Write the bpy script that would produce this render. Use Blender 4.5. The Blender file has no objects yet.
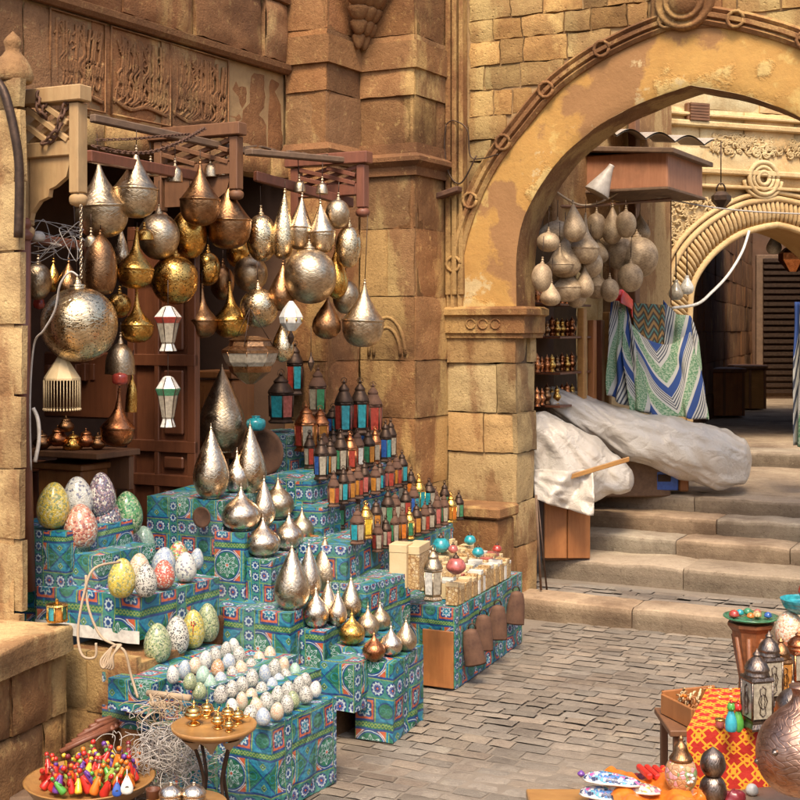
import bpy, math, random
import numpy as np
from mathutils import Vector, Matrix
from mathutils.geometry import tessellate_polygon
from mathutils import noise as MN
random.seed(7)
C = bpy.context.scene.collection
F, H, HY = 1300.0, 1.7, 330.0          # focal length in photo pixels, eye height, horizon row
def P(px, py, d): return Vector(((px-400)*d/F, d, H-(py-HY)*d/F))
def G(px, py, z=0.0): return P(px, py, (H-z)*F/(py-HY))      # the point of a level surface at height z
A1, A2 = math.radians(30), math.radians(26)
D1 = Vector((math.sin(A1), math.cos(A1), 0))      # along the left wall, away
D2 = Vector((math.cos(A2), -math.sin(A2), 0))     # along the gate wall, to the right
UP = Vector((0, 0, 1))
def R(a, b): return random.uniform(a, b)
def meet(px, p, u):                                # point of line p+u*t seen in column px
    k = (px-400)/F
    t = (k*p.y-p.x)/(u.x-k*u.y)
    return p+u*t
# ------------------------------------------------------------ objects
def tag(o, label=None, cat=None, group=None, kind=None):
    if label: o['label'] = label
    if cat: o['category'] = cat
    if group: o['group'] = group
    if kind: o['kind'] = kind
    return o
def empty(name, loc, label=None, cat=None, group=None, rz=0):
    o = bpy.data.objects.new(name, None); o.empty_display_size = .05
    C.objects.link(o); o.location = loc; o.rotation_euler = (0, 0, rz)
    return tag(o, label, cat, group)
class MB:
    def __init__(s): s.v = []; s.f = []; s.sm = []; s.mi = []; s.c = []; s.uv = None
    def add(s, vs, fs, smooth=False, mi=0, col=None):
        b = len(s.v); s.v.extend([tuple(x) for x in vs])
        for f in fs: s.f.append([i+b for i in f]); s.sm.append(smooth); s.mi.append(mi); s.c.append(col or (1, 1, 1))
        return b
    def box(s, c, dx, dy, dz, bev=0.0, mi=0, col=None):
        """box about centre c, dx dy dz full-extent vectors"""
        c = Vector(c); dx, dy, dz = Vector(dx)/2, Vector(dy)/2, Vector(dz)/2
        if bev <= 0:
            vs = [c+a*dx+b*dy+e*dz for e in (-1, 1) for b in (-1, 1) for a in (-1, 1)]
            s.add(vs, [(0, 2, 3, 1), (4, 5, 7, 6), (0, 1, 5, 4), (2, 6, 7, 3), (0, 4, 6, 2), (1, 3, 7, 5)], False, mi, col); return
        lx, ly, lz = dx.length, dy.length, dz.length
        bx, by, bz = 1-min(bev/lx, .49), 1-min(bev/ly, .49), 1-min(bev/lz, .49)
        vs = []; idx = {}
        for e in (-1, 1):
            for b in (-1, 1):
                for a in (-1, 1):
                    for k, q in enumerate(((1, by, bz), (bx, 1, bz), (bx, by, 1))):
                        idx[(a, b, e, k)] = len(vs); vs.append(c+a*q[0]*dx+b*q[1]*dy+e*q[2]*dz)
        fs = []
        for a in (-1, 1): fs.append([idx[(a, b, e, 0)] for b, e in ((-1, -1), (1, -1), (1, 1), (-1, 1))][::a])
        for b in (-1, 1): fs.append([idx[(a, b, e, 1)] for a, e in ((-1, -1), (-1, 1), (1, 1), (1, -1))][::b])
        for e in (-1, 1): fs.append([idx[(a, b, e, 2)] for a, b in ((-1, -1), (1, -1), (1, 1), (-1, 1))][::e])
        for a in (-1, 1):
            for b in (-1, 1): fs.append([idx[(a, b, -1, 0)], idx[(a, b, -1, 1)], idx[(a, b, 1, 1)], idx[(a, b, 1, 0)]])
        for a in (-1, 1):
            for e in (-1, 1): fs.append([idx[(a, -1, e, 0)], idx[(a, -1, e, 2)], idx[(a, 1, e, 2)], idx[(a, 1, e, 0)]])
        for b in (-1, 1):
            for e in (-1, 1): fs.append([idx[(-1, b, e, 1)], idx[(-1, b, e, 2)], idx[(1, b, e, 2)], idx[(1, b, e, 1)]])
        for a in (-1, 1):
            for b in (-1, 1):
                for e in (-1, 1): fs.append([idx[(a, b, e, k)] for k in range(3)])
        s.add(vs, fs, False, mi, col)
    def lathe(s, prof, seg=20, c=(0, 0, 0), mi=0, M=None, col=None, rib=0, ribd=0, sq=None, smooth=True):
        c = Vector(c); vs = []; n = len(prof)
        for r, z in prof:
            for k in range(seg):
                a = 2*math.pi*k/seg+(sq or 0)
                rr = r*(1+ribd*math.cos(rib*a)) if rib else r
                q = Vector((rr*math.cos(a), rr*math.sin(a), z))
                vs.append((M @ q if M else q)+c)
        fs = [(i*seg+k, i*seg+(k+1) % seg, (i+1)*seg+(k+1) % seg, (i+1)*seg+k) for i in range(n-1) for k in range(seg)]
        if prof[0][0] > 1e-5: fs.append(tuple(range(seg))[::-1])
        if prof[-1][0] > 1e-5: fs.append(tuple((n-1)*seg+k for k in range(seg)))
        s.add(vs, fs, smooth, mi, col)
    def tube(s, pts, r, seg=6, mi=0, col=None, cap=True):
        pts = [Vector(p) for p in pts]; n = len(pts)
        if n < 2: return
        t0 = (pts[1]-pts[0]).normalized()
        up = Vector((0, 0, 1)) if abs(t0.z) < .9 else Vector((1, 0, 0))
        a = t0.cross(up).normalized(); vs = []
        for i, p in enumerate(pts):
            t = (pts[min(i+1, n-1)]-pts[max(i-1, 0)]).normalized()
            a = (a-t*a.dot(t))
            a = a.normalized() if a.length > 1e-6 else t.orthogonal().normalized()
            b = t.cross(a); rr = r(i/(n-1)) if callable(r) else r
            for k in range(seg):
                w = 2*math.pi*k/seg; vs.append(p+(a*math.cos(w)+b*math.sin(w))*rr)
        fs = [(i*seg+k, i*seg+(k+1) % seg, (i+1)*seg+(k+1) % seg, (i+1)*seg+k) for i in range(n-1) for k in range(seg)]
        if cap: fs += [tuple(range(seg))[::-1], tuple((n-1)*seg+k for k in range(seg))]
        s.add(vs, fs, True, mi, col)
    def prism(s, poly, o, u, v, th, mi=0, col=None):
        """polygon (in u,v) extruded th along u x v ; front face lies at o"""
        o = Vector(o); w = u.cross(v).normalized()*th; n = len(poly)
        fr = [o+u*a+v*b for a, b in poly]; vs = fr+[p+w for p in fr]
        tris = tessellate_polygon([[Vector((a, b, 0)) for a, b in poly]])
        fs = [tuple(t) for t in tris]+[tuple(i+n for i in t)[::-1] for t in tris]
        fs += [(i, (i+1) % n, n+(i+1) % n, n+i) for i in range(n)]
        s.add(vs, fs, False, mi, col)
    def grid(s, fn, nu, nv, smooth=True, mi=0, col=None):
        vs = [fn(i/nu, j/nv) for j in range(nv+1) for i in range(nu+1)]
        w = nu+1
        fs = [(j*w+i, j*w+i+1, (j+1)*w+i+1, (j+1)*w+i) for j in range(nv) for i in range(nu)]
        s.add(vs, fs, smooth, mi, col)
    def build(s, name, m, parent=None, origin=None, local=False, fix=True):
        if parent is not None and not local: off = parent.location
        elif origin is not None: off = Vector(origin)
        else: off = Vector((0, 0, 0))
        me = bpy.data.meshes.new(name)
        me.from_pydata([(x-off[0], y-off[1], z-off[2]) for x, y, z in s.v], [], s.f)
        me.polygons.foreach_set('use_smooth', s.sm)
        me.polygons.foreach_set('material_index', s.mi)
        if True:
            ca = me.color_attributes.new('tint', 'FLOAT_COLOR', 'CORNER')
            buf = []
            for f, c in zip(s.f, s.c): buf += [c[0], c[1], c[2], 1.0]*len(f)
            ca.data.foreach_set('color', buf)
        if s.uv:
            ul = me.uv_layers.new(name='UVMap'); buf = []
            for f in s.f:
                for i in f: buf += s.uv[i]
            ul.data.foreach_set('uv', buf)
        for mm in (m if isinstance(m, (list, tuple)) else [m]): me.materials.append(mm)
        me.update()
        if fix and not s.uv:
            import bmesh
            bm = bmesh.new(); bm.from_mesh(me); bmesh.ops.recalc_face_normals(bm, faces=bm.faces); bm.to_mesh(me); bm.free()
        o = bpy.data.objects.new(name, me); C.objects.link(o)
        if parent is not None: o.parent = parent
        elif origin is not None: o.location = off
        return o
def spl(prof, k=4):
    """smooth a (r,z) profile; a point given twice stays a sharp edge"""
    out = []; n = len(prof)
    for i in range(n-1):
        p1, p2 = prof[i], prof[i+1]
        if p1 == p2: continue
        p0 = prof[i-1] if i > 0 else p1; p3 = prof[i+2] if i+2 < n else p2
        for j in range(k):
            t = j/k
            f = lambda a: .5*((2*p1[a])+(-p0[a]+p2[a])*t+(2*p0[a]-5*p1[a]+4*p2[a]-p3[a])*t*t+(-p0[a]+3*p1[a]-3*p2[a]+p3[a])*t**3)
            out.append((max(f(0), 0), f(1)))
    out.append(prof[-1]); return out
def smooth_path(pts, k=6):
    pts = [Vector(p) for p in pts]; out = []; n = len(pts)
    for i in range(n-1):
        p1, p2 = pts[i], pts[i+1]; p0 = pts[i-1] if i else p1; p3 = pts[i+2] if i+2 < n else p2
        for j in range(k):
            t = j/k
            out.append(.5*((2*p1)+(p2-p0)*t+(2*p0-5*p1+4*p2-p3)*t*t+(3*p1-p0-3*p2+p3)*t**3))
    out.append(pts[-1]); return out
def copy_tree(o, parent=None):
    c = o.copy(); C.objects.link(c)
    if parent is not None: c.parent = parent
    for ch in list(o.children): copy_tree(ch, c)
    return c
# ------------------------------------------------------------ node helpers
class E:
    nt = None
    def __init__(s, x): s.x = x
    @staticmethod
    def m(op, *a):
        n = E.nt.nodes.new('ShaderNodeMath'); n.operation = op
        for i, q in enumerate(a):
            if isinstance(q, E): E.nt.links.new(q.x, n.inputs[i])
            else: n.inputs[i].default_value = q
        return E(n.outputs[0])
    def __add__(s, o): return E.m('ADD', s, o)
    __radd__ = __add__
    def __sub__(s, o): return E.m('SUBTRACT', s, o)
    def __rsub__(s, o): return E.m('SUBTRACT', o, s)
    def __mul__(s, o): return E.m('MULTIPLY', s, o)
    __rmul__ = __mul__
    def __truediv__(s, o): return E.m('DIVIDE', s, o)
    def __lt__(s, o): return E.m('LESS_THAN', s, o)
    def __gt__(s, o): return E.m('GREATER_THAN', s, o)
    def mod(s, k): return E.m('FLOORED_MODULO', s, k)
    def abs(s): return E.m('ABSOLUTE', s)
def sn(x): return E.m('SINE', x)
def cs(x): return E.m('COSINE', x)
def hyp(a, b): return E.m('SQRT', a*a+b*b)
def at2(a, b): return E.m('ARCTAN2', a, b)
def mn(a, b): return E.m('MINIMUM', a, b)
def mx(a, b): return E.m('MAXIMUM', a, b)
def mixc(f, a, b, mode='MIX'):
    n = E.nt.nodes.new('ShaderNodeMix'); n.data_type = 'RGBA'; n.blend_type = mode
    for i, q in ((0, f), (6, a), (7, b)):
        if isinstance(q, E): q = q.x
        if isinstance(q, (tuple, list)): n.inputs[i].default_value = (*q, 1)
        elif isinstance(q, (int, float)): n.inputs[i].default_value = q
        else: E.nt.links.new(q, n.inputs[i])
    return n.outputs[2]
def nd(t, **kw):
    n = E.nt.nodes.new(t)
    for k, v in kw.items():
        if k in n.inputs: 
            if hasattr(v, 'node'): E.nt.links.new(v, n.inputs[k])
            elif isinstance(v, E): E.nt.links.new(v.x, n.inputs[k])
            else: n.inputs[k].default_value = v
        else: setattr(n, k, v)
    return n
def newmat(name):
    m = bpy.data.materials.new(name); m.use_nodes = True; E.nt = m.node_tree
    b = E.nt.nodes['Principled BSDF']; return m, b
def lk(a, b): E.nt.links.new(a.x if isinstance(a, E) else a, b)
def rng(x, a, b, c=0., d=1., smooth=False):
    n = E.nt.nodes.new('ShaderNodeMapRange'); n.clamp = True
    if smooth: n.interpolation_type = 'SMOOTHSTEP'
    lk(x, n.inputs[0])
    for i, q in enumerate((a, b, c, d)): n.inputs[i+1].default_value = q
    return n.outputs[0]
def coords(): return nd('ShaderNodeNewGeometry').outputs['Position']
def objc(): return nd('ShaderNodeTexCoord').outputs['Object']
def noise(vec, scale, det=4, rough=.6): return nd('ShaderNodeTexNoise', Vector=vec, Scale=scale, Detail=det, Roughness=rough).outputs[0]
def vor(vec, scale, feat='F1', out='Distance', rnd=1.):
    n = nd('ShaderNodeTexVoronoi', Vector=vec, Scale=scale, Randomness=rnd); n.feature = feat; return n.outputs[out]
def bump(bs, h, strength, dist):
    n = nd('ShaderNodeBump', Height=h, Strength=strength, Distance=dist); lk(n.outputs[0], bs.inputs['Normal']); return n
def simple(name, a, b=None, rough=.6, metal=0., scale=8., bs=.3, bd=.004, bscale=60., coat=0., tint=False, det=5, spec=None):
    m, p = newmat(name); v = objc(); b = b or tuple(x*.7 for x in a)
    c = mixc(rng(noise(v, scale, det), .3, .7), a, b)
    if tint: c = mixc(1., c, nd('ShaderNodeVertexColor', layer_name='tint').outputs[0], 'MULTIPLY')
    lk(c, p.inputs['Base Color']); p.inputs['Metallic'].default_value = metal
    lk(rng(noise(v, scale*2.3, 4), .2, .8, max(rough-.1, .05), min(rough+.12, 1)), p.inputs['Roughness'])
    if coat: p.inputs['Coat Weight'].default_value = coat; p.inputs['Coat Roughness'].default_value = .08
    if spec is not None: p.inputs['Specular IOR Level'].default_value = spec
    bump(p, noise(v, bscale, 4), bs, bd); return m
M = {}
def stone(name, a, b, yel, dark, patch=.55, pit=.5):
    """sandstone: brown with yellow worn patches, dark stains, pits; 'tint' varies from block to block"""
    m, p = newmat(name); v = coords()
    n1 = noise(v, 1.7, 6, .62); n2 = noise(v, 9, 6, .7); n3 = noise(v, 55, 5, .7)
    c = mixc(rng(n2, .3, .7), a, b)
    w = nd('ShaderNodeVectorMath', operation='MULTIPLY'); lk(v, w.inputs[0]); w.inputs[1].default_value = (1, 1, .35)
    n4 = noise(w.outputs[0], 2.6, 7, .65)
    c = mixc(rng(n4, patch, patch+.07, 0, .8), c, yel)
    c = mixc(rng(n1, .36, .5, .75, 0), c, dark)
    c = mixc(rng(n3, .25, .75, .35, 0), c, dark)
    sp_ = noise(v, 34, 8, .8); c = mixc(rng(sp_, .36, .44, .65, 0), c, dark); c = mixc(rng(noise(v, 21, 7, .75), .58, .66, 0, .5), c, yel)
    c = mixc(1., c, nd('ShaderNodeVertexColor', layer_name='tint').outputs[0], 'MULTIPLY')
    lk(c, p.inputs['Base Color']); p.inputs['Roughness'].default_value = .9; p.inputs['Specular IOR Level'].default_value = .25
    pits = rng(vor(v, 26), .0, .22, 0, 1)
    n5 = noise(v, 130, 3, .6)
    h = E(n2)*.55+E(n3)*.30+E(pits)*(.3*pit)+E(n1)*.6+E(n5)*.22
    bump(p, h, .8, .018)
    return m
M['stone'] = stone('sandstone', (.34, .175, .072), (.24, .112, .044), (.54, .35, .135), (.11, .05, .022), .505)
M['stone_light'] = stone('sandstone_pale', (.40, .23, .10), (.29, .15, .062), (.58, .40, .18), (.15, .075, .033), .48)
M['rubble'] = stone('rubble_stone', (.44, .27, .10), (.32, .175, .065), (.55, .38, .15), (.17, .09, .036), .52, 1.)
M['wall_brown'] = stone('sandstone_brown', (.32, .155, .066), (.235, .108, .045), (.50, .32, .13), (.12, .055, .026), .57)
M['far_stone'] = stone('limestone_far', (.66, .50, .27), (.58, .42, .22), (.72, .58, .33), (.44, .29, .13), .5)
M['mortar'] = simple('mortar', (.42, .27, .12), (.2, .11, .05), .95, scale=5, bs=.6)
M['mortar_dark'] = simple('mortar_dark', (.13, .075, .035), (.06, .035, .018), .95, scale=6, bs=.6)
def plaster():
    m, p = newmat('old_plaster'); v = coords()
    n1 = noise(v, 1.25, 3, .5); n2 = noise(v, 5, 7, .7); n3 = noise(v, 40, 5, .7)
    s = E(n1)*.8+E(n2)*.2
    c = mixc(rng(n2, .3, .7), (.57, .33, .095), (.46, .24, .068))
    c = mixc(rng(s, .54, .56), c, (.60, .42, .16))
    c = mixc(rng(s, .455, .43), c, (.33, .17, .07)); c = mixc(rng(noise(v, 2.1, 6, .7), .56, .60, 0, .6), c, (.64, .46, .16))
    c = mixc(rng(noise(v, 2.7, 6, .7), .40, .36, 0, .9), c, (.60, .46, .24))
    c = mixc(rng(n3, .3, .7, .3, 0), c, (.25, .13, .05))
    lk(c, p.inputs['Base Color']); p.inputs['Roughness'].default_value = .88; p.inputs['Specular IOR Level'].default_value = .25
    edge = rng(s, .53, .56, 0, 1)
    bump(p, E(edge)*.6+E(n2)*.7+E(n3)*.25, .7, .012); return m
M['plaster'] = plaster()
M['paver'] = stone('paving_stone', (.30, .25, .195), (.23, .19, .15), (.35, .29, .215), (.15, .115, .09), .58)
M['step'] = stone('step_stone', (.42, .32, .22), (.33, .245, .165), (.48, .38, .26), (.15, .10, .065), .54)
M['ground'] = simple('earth_joint', (.24, .195, .15), (.18, .145, .11), .95, scale=7, bs=.5)
def wood(name, a, b, rough=.55, gx=(1, 1, .12), sc=30):
    m, p = newmat(name); v = objc()
    w = nd('ShaderNodeVectorMath', operation='MULTIPLY'); lk(v, w.inputs[0]); w.inputs[1].default_value = gx
    g = noise(w.outputs[0], sc, 6, .7)
    c = mixc(rng(g, .3, .7), a, b); c = mixc(rng(noise(v, 6, 5), .35, .5, .45, 0), c, tuple(x*.5 for x in a))
    lk(c, p.inputs['Base Color']); p.inputs['Roughness'].default_value = rough
    bump(p, g, .5, .003); return m
M['wood_pale'] = wood('wood_pale_old', (.46, .30, .14), (.36, .21, .09), .7)
M['wood_red'] = wood('wood_dark_red', (.24, .085, .045), (.15, .052, .03), .5)
M['wood_canopy'] = wood('wood_canopy', (.46, .21, .11), (.34, .14, .07), .6)
M['wood_door'] = wood('wood_door', (.16, .055, .024), (.10, .033, .015), .4)
M['wood_brown'] = wood('wood_brown', (.22, .10, .045), (.14, .06, .028), .6)
M['wood_orange'] = wood('wood_orange', (.40, .16, .05), (.28, .10, .03), .5)
M['wood_carved'] = wood('wood_carved', (.33, .12, .045), (.16, .055, .022), .45, (1, 1, 1), 60)
M['wood_old'] = wood('wood_weathered', (.20, .12, .07), (.11, .065, .04), .8, (1, .2, 1))
M['wood_table'] = wood('wood_table', (.42, .22, .07), (.30, .14, .045), .35, (.3, 1, 1))
def metal(name, a, b, rough=.24, scale=90, bd=.0022, pierced=False, mott=14, band=True):
    m, p = newmat(name); v = objc()
    c = mixc(rng(noise(v, mott, 6, .7), .38, .62), a, b)
    d = vor(v, scale, 'F1'); d2 = vor(v, scale*.33, 'F1')
    sp = nd('ShaderNodeSeparateXYZ', Vector=v); z = E(sp.outputs[2]); th = at2(E(sp.outputs[0]), E(sp.outputs[1]))
    h = E(rng(d, 0, .6, 1, 0))*.6+E(noise(v, 14, 2))*.9
    if band:   # engraved arabesque
        g = sn(th*12+sn(z*130)*1.6)*sn(z*170+cs(th*8)*1.3)
        h = h+E(rng(g.abs(), .06, .3))*.8
        c = mixc(rng(g.abs(), .0, .16, .45, 0), c, tuple(x*.3 for x in b))
    if pierced:
        hole = rng(vor(v, scale*.8, 'F1', rnd=.55), .2, .26, 1, 0)
        c = mixc(hole, c, (.02, .014, .008)); 
    lk(c, p.inputs['Base Color']); p.inputs['Metallic'].default_value = 1
    lk(rng(noise(v, 25, 5), .3, .7, rough-.07, rough+.16), p.inputs['Roughness'])
    bump(p, h, .34, bd*.5); return m
M['silver'] = metal('engraved_silver', (.80, .65, .46), (.50, .37, .24), .24)
M['silver_p'] = metal('pierced_silver', (.84, .68, .44), (.58, .42, .24), .22, 110, .003, True)
M['silver_floor'] = metal('polished_silver', (.84, .71, .54), (.60, .46, .33), .24, 80)
M['silver_dull'] = metal('dull_silver', (.66, .52, .35), (.40, .29, .18), .32, 60, .003)
M['gold'] = metal('brass', (.80, .48, .13), (.52, .27, .06), .22, 70, .003)
M['gold_p'] = metal('pierced_brass', (.80, .50, .15), (.46, .24, .06), .2, 100, .003, True)
M['bronze'] = metal('bronze', (.42, .23, .11), (.24, .12, .055), .3, 80)
M['copper'] = metal('copper', (.62, .26, .11), (.34, .12, .05), .28, 80)
M['plainbrass'] = metal('plain_brass', (.82, .52, .18), (.62, .34, .09), .16, 30, .001, False, 8, False)
M['tan_metal'] = metal('dusty_brass', (.52, .38, .23), (.27, .18, .10), .5, 70, .003)
M['tan_metal'].node_tree.nodes['Principled BSDF'].inputs['Metallic'].default_value = .3
M['iron'] = simple('dark_iron', (.10, .06, .04), (.045, .028, .02), .5, metal=.7, scale=30)
M['rust'] = simple('rusty_iron', (.17, .085, .05), (.09, .045, .03), .8, metal=.3, scale=20)
M['rope'] = simple('rope', (.48, .36, .24), (.36, .25, .15), .9, bscale=200)
M['wire'] = simple('grey_wire', (.52, .47, .42), (.35, .31, .27), .45, scale=30)
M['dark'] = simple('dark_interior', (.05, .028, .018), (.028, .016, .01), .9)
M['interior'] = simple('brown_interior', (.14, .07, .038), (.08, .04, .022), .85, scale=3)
def glass(name, c, rough=.25):
    m, p = newmat(name); v = objc()
    c2 = mixc(rng(noise(v, 60, 3), .35, .65), c, tuple(x*.6 for x in c))
    lk(c2, p.inputs['Base Color']); p.inputs['Roughness'].default_value = rough
    p.inputs['Coat Weight'].default_value = .5
    bump(p, vor(v, 300), .3, .001); return m
for k, c in dict(teal=(.03, .34, .40), red=(.42, .055, .035), amber=(.55, .22, .04), clear=(.42, .36, .27), pink=(.50, .13, .11), green=(.06, .25, .12), white=(.72, .68, .6), orange=(.70, .20, .03), blue=(.04, .12, .40), yellow=(.75, .50, .05)).items():
    M['g_'+k] = glass('glass_'+k, c)
# ------------------------------------------------------------ printed cloth (appliqué tent fabric)
def khay():
    m, p = newmat('tentmaker_cloth')
    uv = nd('ShaderNodeUVMap').outputs[0]
    v0 = nd('ShaderNodeTexNoise', Vector=uv, Scale=5., Detail=2.)
    sp = nd('ShaderNodeSeparateXYZ', Vector=uv)
    wob = E(v0.outputs[0])*.012
    U = E(sp.outputs[0])+wob; V = E(sp.outputs[1])+wob
    GR, BL, TE, OR, WH, YG = (.012, .15, .085), (.008, .05, .20), (.010, .20, .32), (.52, .10, .04), (.44, .54, .56), (.22, .32, .08)
    LG, LV = (.035, .20, .17), (.20, .17, .36)
    v = V.mod(.36)
    def band(a, b): return (v > a)*(v < b)
    def over(c, f, n): return mixc(f, c, n)
    # ---- rosette row 0..0.08
    cx = U.mod(.07)-.035; cy = v-.042; r = hyp(cx, cy); th = at2(cy, cx)
    ros = over(LG, r < .031, BL); ros = over(ros, r < (cs(th*10)*.003+.0245), WH); ros = over(ros, r < .017, LV)
    ros = over(ros, r < (cs(th*8)*.003+.0125), BL); ros = over(ros, r < .005, OR)
    ros = over(ros, mx(v < .004, v > .079), YG)
    # ---- panel 0.085..0.235 : squares of .15
    u2 = U.mod(.30); cxa = u2-.075; cya = v-.16; ra = hyp(cxa, cya); ta = at2(cya, cxa)
    A = over(BL, (cxa.abs()+cya.abs()) > .098, OR)
    A = over(A, ((cxa.abs()+cya.abs())-.104).abs() < .0025, WH)
    A = over(A, ra < .069, WH); A = over(A, ra < .066, BL); A = over(A, ra < .060, GR)
    A = over(A, (ra-(cs(ta*8)*.012+.040)).abs() < .0022, WH)
    A = over(A, (ra-(cs(ta*8+3.14)*.010+.028)).abs() < .002, WH)
    A = over(A, (ra < .056)*((sn(ta*4)).abs() < .09), WH)
    A = over(A, ra < (cs(ta*8)*.004+.012), WH); A = over(A, ra < .006, OR)
    cxb = (u2-.225).abs(); cyb = (v-.16).abs()
    B = over(TE, cyb < cxb*.95-.004, GR); B = over(B, (cyb-cxb*.95).abs() < .0035, BL); B = over(B, (cyb-cxb*.95+.012).abs() < .0018, LG)
    dd = (cxb+(cyb-.045).abs()); B = over(B, dd < .016, YG); B = over(B, dd < .011, GR); B = over(B, dd < .004, WH)
    de = hyp(cxb-.05, cyb); B = over(B, (de-.017).abs() < .0018, TE)
    pan = over(A, u2 > .15, B)
    e = (U.mod(.15)-.075).abs(); pan = over(pan, e > .068, TE); pan = over(pan, (e-.0685).abs() < .0018, YG)
    pan = over(pan, mx(v < .092, v > .229), BL)
    # ---- chain border .235...265
    ch = over(GR, ((v-.25)-sn(U*210)*.0065).abs() < .0028, YG); ch = over(ch, ((v-.25)+sn(U*210)*.0065).abs() < .0028, YG)
    ch = over(ch, ((v-.25).abs()) > .0125, BL)
    # ---- stars .265...36
    u4 = U.mod(.19); cxc = u4-.0475; cyc = v-.3125; rc = hyp(cxc, cyc); tc = at2(cyc, cxc)
    S = over(BL, mx(cxc.abs(), cyc.abs()) < .040, OR)
    S = over(S, rc < (cs(tc*4+3.14)*.006+.034), BL); S = over(S, rc < (cs(tc*8)*.006+.026), WH); S = over(S, rc < (cs(tc*8)*.004+.018), TE); S = over(S, rc < .007, WH)
    cxd = (u4-.1425).abs(); T = over(TE, hyp(cxd, cyc) < .036, BL); T = over(T, hyp(cxd, cyc) < .031, GR)
    T = over(T, (hyp(cxd-.012, cyc)-.012).abs() < .002, LG)
    st = over(S, u4 > .095, T); e2 = (U.mod(.095)-.0475).abs(); st = over(st, e2 > .0445, YG)
    col = over(ros, v > .083, pan); col = over(col, v > .235, ch); col = over(col, v > .265, st)
    # strips running down at intervals
    us = U.mod(.36); vs2 = V.mod(.06)-.03; rs = hyp(us-.33, vs2); ts = at2(vs2, us-.33)
    strip = over(LG, rs < .024, BL); strip = over(strip, rs < (cs(ts*8)*.003+.018), WH); strip = over(strip, rs < .010, BL)
    strip = over(strip, (us-.33).abs() > .0265, YG)
    col = over(col, us > .30, strip)
    n = noise(uv, 300, 2); c = mixc(rng(n, .3, .7, .22, 0), col, (.04, .05, .05)); c = mixc(rng(noise(uv, 4, 4), .4, .7, 0, .22), c, (.34, .36, .30))
    lk(c, p.inputs['Base Color']); p.inputs['Roughness'].default_value = .62; p.inputs['Specular IOR Level'].default_value = .35
    bump(p, (E(noise(uv, 9, 3))-.5).abs()*2+E(noise(uv, 26, 3))*.4, .7, .016); return m
M['khay'] = khay()
def orangecloth():
    m, p = newmat('orange_lattice_cloth'); uv = nd('ShaderNodeUVMap').outputs[0]; sp = nd('ShaderNodeSeparateXYZ', Vector=uv)
    U, V = E(sp.outputs[0]), E(sp.outputs[1])
    a = (U+V+sn(V*50)*.006).mod(.088)-.044; b = (U-V+sn(U*44)*.006).mod(.088)-.044
    c = mixc(mn(a.abs(), b.abs()) < .0055, (.45, .02, .01), (.80, .34, .02))
    c = mixc(((mx(a.abs(), b.abs())) -.024).abs() < .0045, c, (.80, .34, .02))
    c = mixc((hyp(a, b)-.011).abs() < .003, c, (.80, .34, .02))
    lk(c, p.inputs['Base Color']); p.inputs['Roughness'].default_value = .75; bump(p, noise(uv, 20, 4), .5, .01); return m
M['orangecloth'] = orangecloth()
def stripes(name, mode=0):
    m, p = newmat(name); uv = nd('ShaderNodeUVMap').outputs[0]; sp = nd('ShaderNodeSeparateXYZ', Vector=uv)
    U, V = E(sp.outputs[0]), E(sp.outputs[1]); 
    w = ((U-.5).abs()*1.6+V) if mode == 0 else (U*.9+V*.35)
    t = w.mod(.62)
    WHc, BLc, GRc, BK = (.42, .40, .35), (.015, .045, .17), (.07, .18, .08), (.035, .04, .06)
    fine = (w.mod(.045) < .02)
    c = mixc(t < .13, mixc(rng(noise(uv, 45, 3), .44, .56), GRc, (.30, .36, .24)), BLc)
    c = mixc((t > .13)*(t < .30), c, mixc(fine, WHc, BK))
    c = mixc((t > .30)*(t < .35), c, WHc); c = mixc((t > .56)*(t < .62), c, WHc)
    lk(c, p.inputs['Base Color']); p.inputs['Roughness'].default_value = .8; return m
M['scarf'] = stripes('scarf_cloth'); M['scarf2'] = stripes('scarf_cloth_b', 1)
def chevron():
    m, p = newmat('zigzag_cloth'); uv = nd('ShaderNodeUVMap').outputs[0]; sp = nd('ShaderNodeSeparateXYZ', Vector=uv)
    U, V = E(sp.outputs[0]), E(sp.outputs[1]); w = (V+(U.mod(.3)-.15).abs()*.8).mod(.16)
    c = mixc(w < .05, (.09, .07, .05), (.38, .22, .08)); c = mixc((w > .09)*(w < .12), c, (.12, .26, .22))
    lk(c, p.inputs['Base Color']); p.inputs['Roughness'].default_value = .9; return m
M['chevron'] = chevron()
def plastic():
    m, p = newmat('milky_plastic'); v = objc()
    c = mixc(rng(noise(v, 3, 5), .40, .60), (.68, .62, .54), (.60, .53, .45))
    lk(c, p.inputs['Base Color']); p.inputs['Roughness'].default_value = .28; p.inputs['Specular IOR Level'].default_value = .6; p.inputs['Coat Weight'].default_value = .1; p.inputs['Coat Roughness'].default_value = .2
    p.inputs['Alpha'].default_value = .78
    w = nd('ShaderNodeMapping', Vector=v); w.inputs['Rotation'].default_value = (.3, .2, .5); w.inputs['Scale'].default_value = (1, 1, 1.3)
    n = nd('ShaderNodeTexNoise', Vector=w.outputs[0], Scale=5., Detail=4., Distortion=.8)
    r = E(n.outputs[0]); n2 = nd('ShaderNodeTexNoise', Vector=v, Scale=19., Detail=4., Distortion=2.)
    bump(p, (r-.5).abs()*2.2+(E(n2.outputs[0])-.5).abs()*.5, .5, .035); return m
M['plastic'] = plastic()
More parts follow.
